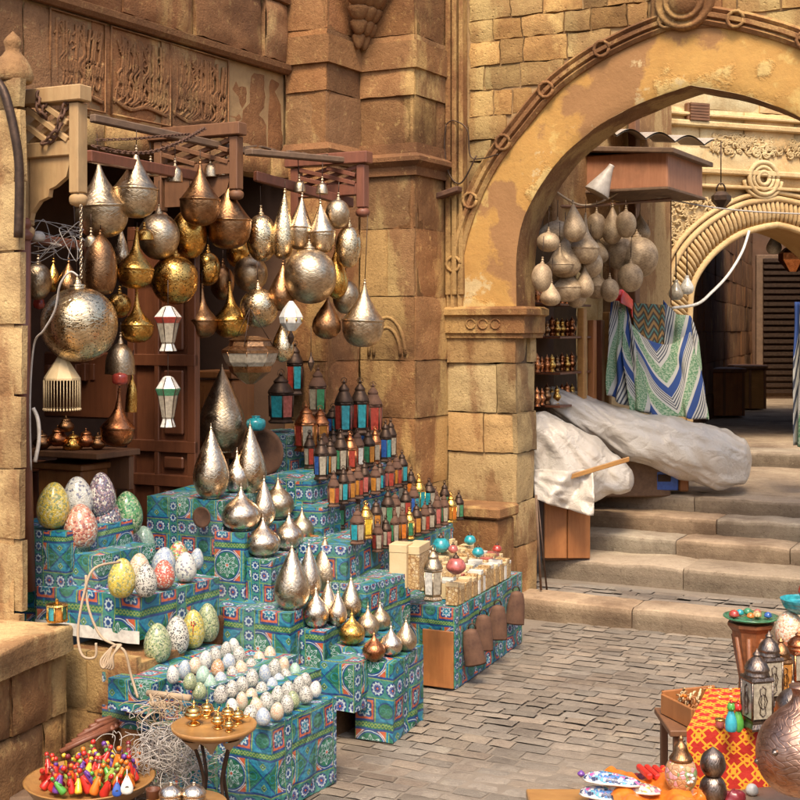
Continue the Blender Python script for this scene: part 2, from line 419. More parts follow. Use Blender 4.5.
def mosaic(name, pal, scale=10, grout=(.5, .47, .4)):
    m, p = newmat(name); v = objc()
    scale = scale/9.5; n = nd('ShaderNodeTexVoronoi', Vector=v, Scale=float(scale)); sp = nd('ShaderNodeSeparateColor', Color=n.outputs['Color'])
    r = nd('ShaderNodeValToRGB', Fac=sp.outputs[0]); cr = r.color_ramp; cr.interpolation = 'CONSTANT'
    cr.elements[0].color = (*pal[0], 1); cr.elements[1].position = 1/len(pal); cr.elements[1].color = (*pal[1], 1)
    for i in range(2, len(pal)): e = cr.elements.new(i/len(pal)); e.color = (*pal[i], 1)
    ed = vor(v, scale, 'DISTANCE_TO_EDGE')
    c = mixc(rng(ed, .02, .07, .8, 0), r.outputs[0], tuple(g*.5+q*.5 for g, q in zip(grout, pal[0])))
    lk(c, p.inputs['Base Color']); p.inputs['Roughness'].default_value = .3
    p.inputs['Coat Weight'].default_value = .7; p.inputs['Coat Roughness'].default_value = .12
    bump(p, rng(ed, .0, .12), .4, .02); return m
W_, K_ = (.66, .63, .54), (.035, .03, .035)
EGG = dict(
 yellow=mosaic('mosaic_yellow', [(.62, .45, .04), (.70, .54, .08), (.50, .38, .05), (.62, .55, .25), (.24, .28, .10)], 75),
 white=mosaic('mosaic_white', [W_, (.6, .6, .55), (.62, .58, .5), (.56, .56, .52), (.7, .68, .6), (.2, .2, .25)], 60, (.55, .54, .48)),
 mauve=mosaic('mosaic_mauve', [(.22, .13, .16), W_, (.10, .08, .10), (.40, .28, .30), (.14, .12, .22)], 85),
 pink=mosaic('mosaic_pink', [(.55, .16, .10), W_, (.60, .30, .20), (.30, .08, .06), (.55, .4, .28)], 80),
 navy=mosaic('mosaic_navy', [(.06, .07, .16), W_, (.10, .09, .12), (.30, .26, .28), (.05, .05, .08), (.4, .14, .12)], 80),
 green=mosaic('mosaic_green', [(.05, .26, .08), (.10, .36, .12), (.48, .54, .32), (.03, .15, .06), (.26, .42, .18)], 80),
 mint=mosaic('mosaic_mint', [(.32, .50, .38), (.40, .58, .46), (.28, .44, .34), (.5, .6, .5)], 60),
 purple=mosaic('mosaic_purple', [(.11, .06, .22), (.18, .12, .28), W_, (.06, .05, .12), (.3, .24, .36)], 80),
 speck=mosaic('mosaic_speckled', [W_, K_, (.6, .56, .48), K_, (.55, .5, .45), (.64, .6, .5)], 110),
 redspeck=mosaic('mosaic_red', [(.60, .07, .04), (.55, .10, .05), W_, (.42, .05, .04), (.6, .2, .1)], 85),
 blue=mosaic('mosaic_pale_blue', [(.36, .44, .52), W_, (.46, .52, .56), (.25, .30, .45)], 75),
 cream=mosaic('mosaic_cream', [(.62, .52, .34), W_, (.55, .40, .24), (.60, .24, .14), (.7, .62, .45)], 90),
 olive=mosaic('mosaic_olive', [(.28, .33, .15), (.16, .24, .10), (.48, .48, .28), (.40, .42, .2), (.07, .11, .06)], 95),
 orange=mosaic('mosaic_orange', [(.58, .25, .07), (.50, .18, .05), W_, (.40, .14, .05), (.6, .4, .2)], 100),
 multi=mosaic('mosaic_multi', [(.60, .50, .08), (.55, .08, .08), (.12, .35, .16), W_, (.55, .3, .1)], 60),
)
for k, sc in (('multi', 900), ('blue', 1000), ('cream', 900)): pass
EGG['embro_a'] = mosaic('embroidery_blue', [(.05, .16, .42), (.66, .64, .6), (.10, .36, .48), (.66, .64, .6), (.03, .04, .1), (.55, .1, .3)], 1000, (.5, .5, .5))
EGG['embro_b'] = mosaic('embroidery_gold', [(.66, .60, .45), (.55, .34, .08), (.2, .12, .1), (.62, .55, .4), (.5, .12, .2)], 1000, (.5, .42, .3))
EGG['urn'] = mosaic('painted_urn', [(.45, .24, .11), (.45, .24, .11), (.20, .30, .12), (.60, .30, .32), (.50, .34, .16)], 650, (.3, .15, .07))
def flat(name, c, rough=.4, coat=.3):
    m, p = newmat(name); v = objc(); lk(mixc(rng(noise(v, 40, 4), .35, .65), c, tuple(x*.7 for x in c)), p.inputs['Base Color'])
    p.inputs['Roughness'].default_value = rough; p.inputs['Coat Weight'].default_value = coat; return m
for k, c in dict(red=(.60, .03, .02), orange=(.75, .20, .02), yellow=(.75, .50, .04), green=(.10, .38, .06), cyan=(.05, .40, .50), white=(.75, .72, .65), purple=(.16, .05, .30), maroon=(.22, .02, .03), lime=(.35, .50, .10), brown=(.18, .09, .05), blue=(.03, .10, .42)).items():
    M['c_'+k] = flat('paint_'+k, c)
def inlay():
    m, p = newmat('inlaid_bone'); v = objc()
    c = mixc(rng(vor(v, 42), .15, .45), (.68, .56, .36), (.50, .34, .16)); c = mixc(rng(vor(v, 55, 'DISTANCE_TO_EDGE'), .05, .10, .85, 0), c, (.22, .10, .035)); c = mixc(rng(vor(v, 130), .12, .2, .8, 0), c, (.16, .08, .03))
    lk(c, p.inputs['Base Color']); p.inputs['Roughness'].default_value = .35; bump(p, vor(v, 90), .3, .001); return m
M['inlay'] = inlay()
M['ivory'] = simple('pale_wood', (.68, .52, .30), (.58, .42, .22), .45, scale=14)

# ------------------------------------------------------------ stone walls
def tintc(a=.82, b=1.12, warm=.085):
    g = R(a, b); w = R(-warm, warm); return (g*(1+w), g, g*(1-w))
def stone_face(mb, mo, p0, u, width, n, zs, wr, keep=None, rough=.006, gap=.006, out=.0, nu=4, nv=3, tr=(.8, 1.12), bulge=.008):
    """courses of separate rounded blocks; p0 = bottom-left, n = outward; zs course heights; wr=(min,max) block width"""
    z = 0.0
    for ci, h in enumerate(zs):
        x = -R(0, wr[0]*.6) if ci % 2 else 0.
        while x < width-1e-4:
            w = R(*wr); x0 = max(x, 0); x1 = min(x+w, width)
            if width-x1 < wr[0]*.35: x1 = width; w = x1-x
            x += w
            if x1-x0 < .015: continue
            if keep and not keep(x0, x1, z, z+h): continue
            s = R(-rough, rough)*1.6; tx, tz = R(-rough, rough), R(-rough, rough); sd = R(0, 100)
            tc = tintc(*tr)
            def fn(a, b, x0=x0, x1=x1, z=z, h=h, s=s, tx=tx, tz=tz, sd=sd):
                xx = x0+gap/2+(x1-x0-gap)*a; zz = z+gap/2+(h-gap)*b
                ed = 1 if (0 < a < 1 and 0 < b < 1) else 0
                q = p0+u*xx+UP*zz
                d = out+s+tx*(a-.5)*2+tz*(b-.5)*2+(bulge*ed)+MN.noise(q*9+Vector((sd, 0, 0)))*rough*1.5*(.4+ed)
                if not ed: d -= bulge*.8
                j = Vector((0, 0, 0)) if ed == 1 else u*MN.noise(q*17)*gap*1.2+UP*MN.noise(q*21+Vector((3, 1, sd)))*gap*1.2
                return q+n*d+j
            nn = max(2, min(9, int((x1-x0)/.07))); mm = max(2, min(7, int(h/.06)))
            mb.grid(fn, nn+2, mm+2, True, 0, tc)
            # block sides, sunk into the joint
            def rim(a, b): return fn(a, b)-n*.03
            cs_ = [(0, 0), (1, 0), (1, 1), (0, 1)]
            vs = [fn(a, b) for a, b in cs_]+[rim(a, b) for a, b in cs_]
            mb.add(vs, [(i, (i+1) % 4, 4+(i+1) % 4, 4+i) for i in range(4)], False, 0, tc)
        z += h
    if mo is not None:
        q = p0-n*.012
        mo.box(q+u*width/2+UP*z/2-n*.05, u*width, n*.1, UP*z)
def courses(total, hs):
    out = []; s = 0
    while s < total-.001:
        h = min(R(*hs), total-s)
        if total-s-h < hs[0]*.5: h = total-s
        out.append(h); s += h
    return out
def moulding(mb, pts, prof, z, n_out, col=None):
    """profile [(out, dz)] swept along plan points pts with outward normals per segment, mitred"""
    k = len(pts); offs = []
    for i in range(k):
        if i == 0: m = n_out[0]
        elif i == k-1: m = n_out[-1]
        else:
            a, b = n_out[i-1], n_out[i]; m = (a+b); m = m/max(m.dot(a), .25)
        offs.append(m)
    vs = []; L = len(prof)
    for i in range(k):
        for o, dz in prof: vs.append(Vector((pts[i].x, pts[i].y, 0))+offs[i]*o+UP*(z+dz))
    fs = [(i*L+j, i*L+j+1, (i+1)*L+j+1, (i+1)*L+j) for i in range(k-1) for j in range(L-1)]
    fs += [tuple(range(L)), tuple((k-1)*L+j for j in range(L))[::-1]]
    mb.add(vs, fs, False, 0, col)
# plan of the left building
Cc = P(518, 0, 7.8); Cc.z = 0
Ax = meet(449, Cc, -D2)                      # inner corner gate wall / pilaster
B2 = meet(415, Ax, -D1); B1 = meet(360, B2, -D2); Q2 = meet(327, B1, -D1); Q1 = meet(285, Q2, -D2)
W0 = meet(-60, Q1, -D1)                       # wall continues out of frame
N1 = Vector((D1.y, -D1.x, 0))                 # outward normal of the left wall (to the street)
N2 = Vector((D2.y, -D2.x, 0)); N2 = N2 if N2.y < 0 else -N2
print('PLAN', [tuple(round(c, 2) for c in q) for q in (Cc, Ax, B2, B1, Q2, Q1, W0)], meet(0, Q1, -D1), meet(200, Q1, -D1))
def wallpt(px, off=0.): return meet(px, Q1+N1*off, -D1)
TOP = 3.95
# ============================================================ SETTING : ground
def sheet(name, pts, z, m):
    mb = MB(); mb.add([(x, y, z) for x, y in pts], [tuple(range(len(pts)))]); return tag(mb.build(name, m, fix=False), kind='structure')
sheet('ground', [(-60, -60), (60, -60), (60, 60), (-60, 60)], -.0085, M['ground'])
KN = G(530, 618, 0); KF = G(735, 640, 0); KD = (KF-KN).normalized(); KB = Vector((-KD.y, KD.x, 0))   # kerb front edge and the direction behind it
STEP1 = G(545, 583, .12)
def pave(name, o, u, v, U0, U1, V0, V1, z, row, wid, inside=None, amp=.0015):
    """uneven paving: rows of separate worn stones"""
    mb = MB(); y = V0; r = 0
    while y < V1:
        h = R(*row); x = U0+R(0, wid[1])
        while x < U1:
            w = R(*wid); cx, cy = x+w/2, y+h/2; q = o+u*cx+v*cy
            if inside is None or inside(q):
                t = tintc(.72, 1.15, .04); dz = R(-amp, amp); a, b = R(-amp, amp), R(-amp, amp); g = .009; sd = R(0, 50)
                cj = [(R(-.006, .006), R(-.006, .006)) for _ in range(4)]
                def fn(i, j):
                    k = 0 if (0 < i < 1 and 0 < j < 1) else 1
                    jx = sum(cj[m][0]*ww for m, ww in enumerate(((1-i)*(1-j), i*(1-j), i*j, (1-i)*j)))
                    jy = sum(cj[m][1]*ww for m, ww in enumerate(((1-i)*(1-j), i*(1-j), i*j, (1-i)*j)))
                    p = o+u*(x+g/2+(w-g)*i+jx)+v*(y+g/2+(h-g)*j+jy)
                    wav = MN.noise(Vector((p.x*1.3, p.y*1.3, 0)))*.008
                    return Vector((p.x, p.y, z+wav+dz+a*(i-.5)+b*(j-.5)+MN.noise(Vector((p.x*22, p.y*22, sd)))*.003-k*.0035))
                mb.grid(fn, 4, 3, True, 0, t)
            x += w
        y += h; r += 1
    return tag(mb.build(name, M['paver'], fix=False), kind='structure')
def vis(q):
    if q.y < 3.2: return False
    px = 400+F*q.x/q.y; return -60 < px < 1150
S0 = G(347, 732, 0)
pave('cobbled_street', KN, KD, KB, -3.2, 3.2, -4.4, -.01, .0, (.070, .10), (.10, .175), lambda q: vis(q) and (q-S0).dot(Vector((D1.y, -D1.x, 0))) > -.06 or (vis(q) and q.y < 4.9 and (q-S0).dot(Vector((D1.y, -D1.x, 0))) > -1.6))
SD = 0.0
sd1 = (STEP1-KN).dot(KB)
pave('cobbled_landing', KN, KD, KB, -.6, 3.4, .24, sd1+.12, .10, (.085, .12), (.13, .24), None, .004)
qa = [KN+KD*U+KB*V for U, V in ((-.9, .02), (3.6, .02), (3.6, sd1+.5), (-.9, sd1+.5))]
sheet('landing_bed', [(q.x, q.y) for q in qa], .088, M['ground'])
# ------------------------------------------------------------ kerb and flight of steps
def slab_row(mb, a, b, back, z0, z1, dep, wid, bev=.018, sag=.01):
    u = (b-a).normalized(); L = (b-a).length; x = 0
    while x < L:
        w = min(R(*wid), L-x)
        if L-x-w < wid[0]*.3: w = L-x
        nx = max(3, int(w/.06)); tc = tintc(.85, 1.12); sd = R(0, 60); hh = z1-z0; off = R(-.006, .006)
        prof = [(0, 0), (.004, hh*.5), (0, hh-bev*1.2), (bev*.4, hh-bev*.35), (bev*1.3, hh), (dep*.5, hh-.003), (dep, hh)]
        def fn(i, j):
            k = int(round(j*(len(prof)-1))); o_, dz = prof[k]
            p = a+u*(x+.003+(w-.006)*i)
            n = MN.noise(Vector((p.x*5, p.y*5, sd+dz*6)))*.010+MN.noise(Vector((p.x*19, p.y*19, sd+dz*9)))*.006
            e = .012 if i in (0, 1) else 0
            q = p+back*(o_+off+(n if k < 5 else 0)+(e if k < 5 else 0)); return Vector((q.x, q.y, z0+dz+(n*.7 if 2 <= k else 0)-(e*.6 if k > 1 else 0)))
        f0 = len(mb.f); mb.grid(fn, nx, len(prof)-1, True, 0, tc)
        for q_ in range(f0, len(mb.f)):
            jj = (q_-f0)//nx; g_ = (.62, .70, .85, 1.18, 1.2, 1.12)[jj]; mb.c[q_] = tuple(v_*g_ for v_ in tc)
        for i in (0, 1):
            vs = [fn(i, j/(len(prof)-1)) for j in range(len(prof))]+[Vector(((a+u*(x+w*i)+back*dep).x, (a+u*(x+w*i)+back*dep).y, z0))]
            mb.add(vs, [tuple(range(len(vs)))], False, 0, tc)
        x += w
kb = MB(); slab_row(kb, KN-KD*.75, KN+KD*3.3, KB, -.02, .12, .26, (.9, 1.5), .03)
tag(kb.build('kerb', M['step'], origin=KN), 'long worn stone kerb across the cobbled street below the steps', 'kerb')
stair = empty('stone_steps', STEP1, 'flight of four worn stone steps climbing under the arch', 'steps')
zs = [.12, .225, .33, .435, .54]
yy = [572, 543.5, 520, 498]
fronts = [G(725, yy[i], zs[i+1]) for i in range(4)]
sl = [KD, KD, D2*.6+KD*.4, D2]
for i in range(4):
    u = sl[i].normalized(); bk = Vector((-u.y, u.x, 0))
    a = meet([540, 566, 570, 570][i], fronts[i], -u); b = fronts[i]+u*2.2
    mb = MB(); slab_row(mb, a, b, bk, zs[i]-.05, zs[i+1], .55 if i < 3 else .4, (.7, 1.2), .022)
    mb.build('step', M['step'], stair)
upper = G(725, 498, .54)
ul = meet(560, upper, -D2)
mb = MB(); o_ = ul+Vector((-D2.y, D2.x, 0))*.30; bk = Vector((-D2.y, D2.x, 0))
def fl(i, j): p = o_+D2*(i*3.6)+bk*(j*2.9); return Vector((p.x, p.y, .538+MN.noise(p*3)*.006))
mb.grid(fl, 30, 12, True, 0, (.95, .95, .95)); tag(mb.build('upper_landing', M['step'], fix=False), kind='structure')
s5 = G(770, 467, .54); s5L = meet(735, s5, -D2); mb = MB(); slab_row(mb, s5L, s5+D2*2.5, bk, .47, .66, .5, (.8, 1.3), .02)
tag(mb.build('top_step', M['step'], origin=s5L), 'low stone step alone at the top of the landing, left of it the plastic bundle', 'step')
qb = [s5L-D2*.02+bk*.3, s5+D2*3+bk*.3, Vector((14, 32, 0)), Vector((1, 32, 0))]
sheet('upper_street', [(q.x, q.y) for q in qb], .652, M['step'])
qc = [s5L-D2*.02+bk*.0, s5L-D2*.02+bk*6, s5L-D2*3+bk*6, s5L-D2*3]
sheet('side_landing', [(q.x, q.y) for q in qc], .545, M['step'])
# ============================================================ LEFT BUILDING
base = wallpt(150)
lw = empty('sandstone_building', (base.x, base.y, 0), 'brown sandstone building with carved inscription blocks above the lamp shop on the left', 'building')
Lw = (Q1-W0).length
OP0 = (meet(19, Q1, -D1)-W0).length            # shop opening starts
LZ = 2.72
mo = MB()
mb = MB(); stone_face(mb, mo, W0+UP*LZ, D1, Lw, N1, [.47], (.42, .5), None, .006, .016, -.006, tr=(.85, 1.12), bulge=.004); 
mb.build('inscription_course', M['wall_brown'], lw)
mb = MB(); stone_face(mb, mo, W0+UP*(LZ+.53), D1, Lw, N1, [.34, .36], (.5, .85), None, .010, .012, .03, tr=(.85, 1.1)); mb.build('upper_wall', M['wall_brown'], lw)
mb = MB(); stone_face(mb, mo, W0+UP*(LZ-.14), D1, Lw, N1, [.13], (.35, .6), None, .006, .01, .02, tr=(.95, 1.15)); mb.build('lintel', M['stone'], lw)
mb = MB(); moulding(mb, [W0, Q1], [(0, -.03), (.03, -.03), (.05, -.01), (.055, .02), (.03, .03), (0, .03)], LZ+.50, [N1], (.8, .8, .8)); mb.build('string_course', M['wall_brown'], lw)
mo.box(W0+D1*(Lw/2)-N1*.09+UP*(LZ+.55), D1*(Lw+.1), N1*.12, UP*1.3)
# yellow mortar between the inscription blocks
mo.build('mortar', M['mortar'], lw)
# carved inscription : raised interlaced strokes on the blocks
def inscription(pxa, pxb, z0, z1, seed, parent, off=.006, dense=1.):
    rs = random.Random(seed); a = wallpt(pxa); L = (wallpt(pxb)-a).length; mb = MB(); hh = z1-z0
    def pt(x, z, o=0.): return a+D1*x+UP*(z0+z)+N1*(off+o)
    def stroke(ps, r):
        q = smooth_path([Vector((x, z, 0)) for x, z in ps], 5)
        mb.tube([pt(min(max(v.x, 0), L), min(max(v.y, 0), hh)) for v in q], r, 5)
    x = .03
    while x < L-.03:
        k = rs.choice('ALKMW')
        if k == 'A': stroke([(x, hh*.96), (x+.004, hh*.55), (x, hh*.18)], .008); x += .032/dense
        elif k == 'L': stroke([(x, hh*.95), (x, hh*.3), (x+.02, hh*.12), (x+.06, hh*.16), (x+.07, hh*.3)], .008); x += .05/dense
        elif k == 'K': stroke([(x, hh*.9), (x+.05, hh*.62), (x+.005, hh*.45), (x+.065, hh*.25), (x, hh*.1)], .008); x += .06/dense
        elif k == 'M': stroke([(x, hh*.3), (x+.02, hh*.42), (x+.04, hh*.3), (x+.02, hh*.2), (x, hh*.3), (x-.02, hh*.08)], .007); stroke([(x+.05, hh*.93), (x+.03, hh*.5)], .008); x += .06/dense
        else: stroke([(x, hh*.5), (x+.015, hh*.35), (x+.03, hh*.5), (x+.045, hh*.35), (x+.07, hh*.55)], .007); stroke([(x+.02, hh*.8), (x+.05, hh*.86), (x+.04, hh*.7)], .006); x += .07/dense
    for _ in range(int(7*L/.4)):
        cx, cz = rs.uniform(.03, L-.03), rs.uniform(.1, .9)*hh; stroke([(cx-.02, cz), (cx, cz+.02), (cx+.02, cz), (cx, cz-.018)], .005)
    stroke([(0, hh*.14), (L*.3, hh*.05), (L*.6, hh*.12), (L, hh*.06)], .008)
    mb.build('carved_inscription', M['wall_brown'], parent)
for q_ in ((52, 103, 3), (113, 168, 5), (173, 226, 9)):
    for sd_ in (0, 1, 2): inscription(q_[0], q_[1], LZ+.05+.004*sd_, LZ+.44, q_[2]+sd_*20, lw, -.001, 1.5)
    a_, b_ = wallpt(q_[0]-2), wallpt(q_[1]+2); mb = MB(); mb.tube([Vector((c_.x, c_.y, z_))+N1*.002 for c_, z_ in ((a_, LZ+.03), (b_, LZ+.03), (b_, LZ+.46), (a_, LZ+.46), (a_, LZ+.03))], .007, 4); mb.build('panel_frame', M['wall_brown'], lw)
# the two pilasters stepping out to the gate wall
HS = [.42, .36, .40, .34, .38, .40, .36]
def tower_face(a, b, n, mo, part, m, z0=0., tot=TOP, out=0., wr=(.32, .5), tr=(.66, 1.25)):
    mb = MB(); u = (b-a).normalized(); L = (b-a).length
    hs = []; s = 0; i = 0
    while s < tot-z0: h = min(HS[i % 7], tot-z0-s); hs.append(h); s += h; i += 1
    stone_face(mb, mo, a+UP*z0, u, L, n, hs, wr, None, .005, .005, out, tr=tr, bulge=.0025); return mb.build(part, m, lw)
mo = MB()
tower_face(Q1, Q2, N2, mo, 'pilaster_front', M['stone'])
tower_face(Q2, B1, N1, mo, 'pilaster_side', M['wall_brown'])
tower_face(B1, B2, N2, mo, 'pilaster_front', M['stone'])
tower_face(B2, Ax, N1, mo, 'pilaster_side', M['stone'])
bkp = [q-Vector((.0, 0, 0)) for q in (Q1, Q2, B1, B2, Ax)]
for a, b, n in ((Q1, Q2, N2), (Q2, B1, N1), (B1, B2, N2), (B2, Ax, N1)): mo.box((a+b)/2-n*.09+UP*1.95, (b-a)*1.0, n*.12, UP*3.9)
mo.box(Q1+D1*.25-N2*.35+UP*1.95-D2*.2, D2*1.2, D1*.3, UP*3.9)
mo.build('mortar', M['stone'], lw)
def band(z, prof, pts, ns, nm='string_course', m='stone', t=(.95, .95, .95)):
    mb = MB(); moulding(mb, pts, prof, z, ns, t); return mb.build(nm, M[m], lw)
P5 = [Q1, Q2, B1, B2, Ax]; N5 = [N2, N1, N2, N1]
band(3.32, [(0, -.08), (.025, -.08), (.025, .08), (0, .08)], P5, N5)
band(2.68, [(0, -.07), (.02, -.07), (.02, -.02), (.06, .01), (.06, .035), (.02, .06), (.02, .12), (0, .12)], P5[2:], N5[2:], m='wall_brown')
band(2.74, [(0, -.06), (.015, -.06), (.04, 0), (.015, .04), (0, .04)], P5[:3], N5[:2], m='wall_brown')
band(.62, [(0, -.1), (.02, -.1), (.02, .1), (0, .1)], P5[2:], N5[2:])
# stalactite corbel
mb = MB(); cc = meet(357, B1+N1*.02, -D1)
for t_ in range(5):
    nn_ = 2+t_; rr = .035+.012*t_
    for k in range(nn_):
        q = cc+D1*((k-(nn_-1)/2)*.062)+N1*(.03+.03*t_*(1-abs(k-(nn_-1)/2)/nn_))+UP*(3.36+.075*t_)
        mb.lathe(spl([(0, 0), (rr*.5, .01), (rr, .05), (rr*1.1, .08), (rr*.6, .085), (0, .09)], 3), 8, q, col=(.9, .9, .9))
mb.build('stalactite_corbel', M['stone'], lw)
# relief arch carved low on the second pilaster
mb = MB(); ca = (B1+B2)/2+N2*.004
for rr in (.15, .11): mb.tube([ca+D2*(math.cos(a)*rr*.8)+UP*(1.55+math.sin(a)*rr*1.5) for a in [math.pi*k/14 for k in range(15)]], .012, 6, col=(.9, .9, .9))
mb.build('relief_carving', M['stone'], lw)
# stone bench between table and pilaster
bb = MB(); bq = G(497, 512, .55)
bq = P(497, 508, 7.45)
for k, (px, py) in enumerate([(0, 0)]):
    bb.box(bq-D2*.40+D1*.10+UP*(-.03), D2*.86, D1*.28, UP*.07, .012)
    for j in range(3): bb.box(bq-D2*(.14+.3*j)+D1*.10+UP*(-.38), D2*.296, D1*.24, UP*.62, .012, 0, tintc())
tag(bb.build('stone_bench', M['stone'], origin=(bq.x, bq.y, 0)), 'stone block bench against the pilaster behind the table of inlaid boxes', 'bench')
# ============================================================ GATE WALL with pointed arch
T = .30; BK2 = -N2
gate = empty('gate_wall', (Cc.x, Cc.y, 0), 'rubble stone gate wall with a yellow plastered pointed arch across the street', 'wall')
def onw(px, py): p = meet(px, Cc, D2); return ((p-Cc).dot(D2), H-(py-HY)*p.y/F)
inn = [onw(*q) for q in [(518, 308), (518, 262), (523, 225), (536, 196), (559, 162), (589, 134), (622, 113), (656, 98), (692, 86)]]
outr = [onw(*q) for q in [(457, 308), (459, 252), (474, 202), (494, 162), (521, 126), (552, 89), (588, 61), (629, 39), (660, 26), (692, 14)]]
sa = inn[-1][0]
def resamp(c, n):
    q = smooth_path([Vector((a, b, 0)) for a, b in c], 8); L = [0]
    for i in range(1, len(q)): L.append(L[-1]+(q[i]-q[i-1]).length)
    o = []
    for k in range(n+1):
        t = L[-1]*k/n; j = max(i for i in range(len(L)) if L[i] <= t+1e-9); j = min(j, len(q)-2)
        f = (t-L[j])/max(L[j+1]-L[j], 1e-9); v = q[j].lerp(q[j+1], f); o.append((v.x, v.y))
    return o
NI = 36
ci = resamp(inn, NI); co = resamp(outr, NI)
ci = ci+[(2*sa-a, b) for a, b in ci[::-1][1:]]; co = co+[(2*sa-a, b) for a, b in co[::-1][1:]]
def wp(s, z, o=0.): return Vector((Cc.x, Cc.y, 0))+D2*s+UP*z+N2*o
mb = MB(); n_ = len(ci)
def bandf(i, j):
    k = int(round(i*(n_-1))); a, b = ci[k], co[k]; s, z = a[0]+(b[0]-a[0])*j, a[1]+(b[1]-a[1])*j
    return wp(s, z, .035+MN.noise(Vector((s*3, z*3, 1)))*.012+MN.noise(Vector((s*11, z*11, 4)))*.005-(.012 if j == 0 else 0))
mb.grid(bandf, n_-1, 12, True)
mb.build('arch_plaster', M['plaster'], gate, fix=False)
mb = MB()
def soff(i, j):
    k = int(round(i*(n_-1))); a = ci[k]; return wp(a[0], a[1], .023-(T+.02)*j)+UP*(MN.noise(Vector((a[0]*6, a[1]*6, j*3)))*.008)
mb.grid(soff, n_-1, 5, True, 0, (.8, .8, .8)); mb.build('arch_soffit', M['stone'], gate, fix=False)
mb = MB()   # ribbed hood moulding along the outer curve
hp = [(-.055, .0), (-.055, .05), (-.035, .07), (-.018, .05), (-.01, .075), (.012, .075), (.02, .05), (.038, .07), (.055, .045), (.055, -.01)]
def hood(i, j):
    k = int(round(i*(n_-1))); a = co[max(k-1, 0)]; b = co[min(k+1, n_-1)]; c = co[k]
    t = Vector((b[0]-a[0], b[1]-a[1])).normalized(); nr = Vector((-t.y, t.x))
    o, h = hp[int(round(j*(len(hp)-1)))]
    return wp(c[0]+nr.x*o, c[1]+nr.y*o, h+.0+MN.noise(Vector((c[0]*9, c[1]*9, o*30)))*.006)
mb.grid(hood, n_-1, len(hp)-1, False, 0, (.95, .92, .9))
for k in range(4, n_-4, 6):    # interlaced knots on the moulding
    c = co[k]; mb.tube([wp(c[0]+math.cos(a)*.045, c[1]+math.sin(a)*.045, .07) for a in [2*math.pi*q/10 for q in range(11)]], .011, 5, col=(.95, .92, .9))
mb.build('hood_moulding', M['stone'], gate)
# masonry above
def inside_arch(s, z):
    if s < co[0][0] or s > co[-1][0]: return False
    for k in range(n_-1):
        a, b = co[k], co[k+1]
        if min(a[0], b[0]) <= s <= max(a[0], b[0]) and abs(b[0]-a[0]) > 1e-6:
            zz = a[1]+(b[1]-a[1])*(s-a[0])/(b[0]-a[0])
            if z < zz-.10: return True
    return False
sL = -(Ax-Cc).length; spr = inn[0][1]
mb = MB(); mo = MB()
def keep(x0, x1, z0, z1):
    for s in (x0, x1, (x0+x1)/2):
        for z in (z0, z1):
            if inside_arch(s+sL+.13, z+spr+.08): return False
    return True
stone_face(mb, None, wp(sL+.13, spr+.08), D2, 5.2, N2, courses(TOP-spr-.08, (.11, .17)), (.12, .30), keep, .006, .010, 0, tr=(.74, 1.15), bulge=.003)
mb.build('rubble_masonry', M['rubble'], gate)
# core of the wall : polygon with the arch left open
poly = [(sL, spr), (co[0][0], spr)]+[(a, b) for a, b in co[1:-1]]+[(co[-1][0], spr), (sL+5.3, spr), (sL+5.3, TOP), (sL, TOP)]
shr = [(a+(.05 if a < sa else -.05)*(1 if 0 < k < n_-1 else 1), b-.05) for k, (a, b) in enumerate(co)]
poly = [(sL, spr)]+[(shr[0][0], spr)]+shr[1:-1]+[(shr[-1][0], spr), (sL+5.3, spr), (sL+5.3, TOP), (sL, TOP)]
mb = MB(); mb.prism(poly, wp(0, 0, -.014), D2, UP, T-.03 if D2.cross(UP).dot(N2) < 0 else -(T-.03)); mb.build('wall_core', M['mortar'], gate)
# vertical ribbed strip beside the rubble
mb = MB()
for j, (o, w_) in enumerate(((.02, .035), (.065, .03), (.105, .03))): mb.box(wp(sL+o, (spr+TOP)/2+.04, .03+.012*(j == 1)), D2*w_, N2*.08, UP*(TOP-spr-.08), .006, 0, (.9, .88, .85))
mb.build('ribbed_strip', M['stone'], gate)
# pier
mb = MB(); hs = [.30, .26, .30, .24, .30, spr-.12-1.40-.06]
stone_face(mb, None, wp(sL, .02), D2, -sL, N2, [.38]+hs[1:]+[.0], (.3, .5), None, .007, .006, .03, tr=(.66, 1.25), bulge=.004)
stone_face(mb, None, wp(0, .02, .03), BK2, T+.03, D2, [.38]+hs[1:], (.3, .4), None, .007, .006, .0, tr=(.8, 1.1), bulge=.004)
stone_face(mb, None, wp(2*sa, .02), D2, 1.1, N2, [.38]+hs[1:]+[.0], (.3, .5), None, .007, .006, .04, tr=(.66, 1.25), bulge=.004)
mb.build('pier', M['stone_light'], gate)
mb = MB(); mb.box(wp(sL/2, spr/2, -T/2), D2*(-sL-.03), N2*(T-.02), UP*spr); mb.box(wp(2*sa+.55, spr/2, -T/2), D2*1.1, N2*(T+.06), UP*spr, .01); mb.build('pier_core', M['mortar_dark'], gate)
mb = MB(); moulding(mb, [wp(sL, 0), wp(0, 0), wp(0, 0, -T)], [(.02, -.13), (.05, -.13), (.05, -.10), (.065, -.10), (.065, -.0), (.09, .01), (.09, .045), (.06, .06), (0, .06)], spr-.05, [N2, D2], (.95, .92, .88))
for k in (-.28, -.20, -.12):
    mb.tube([wp(k+math.cos(a)*.03, spr-.095+math.sin(a)*.03, .067) for a in [2*math.pi*q/10 for q in range(11)]], .006, 5, col=(.9, .85, .8))
mb.build('impost', M['stone'], gate)
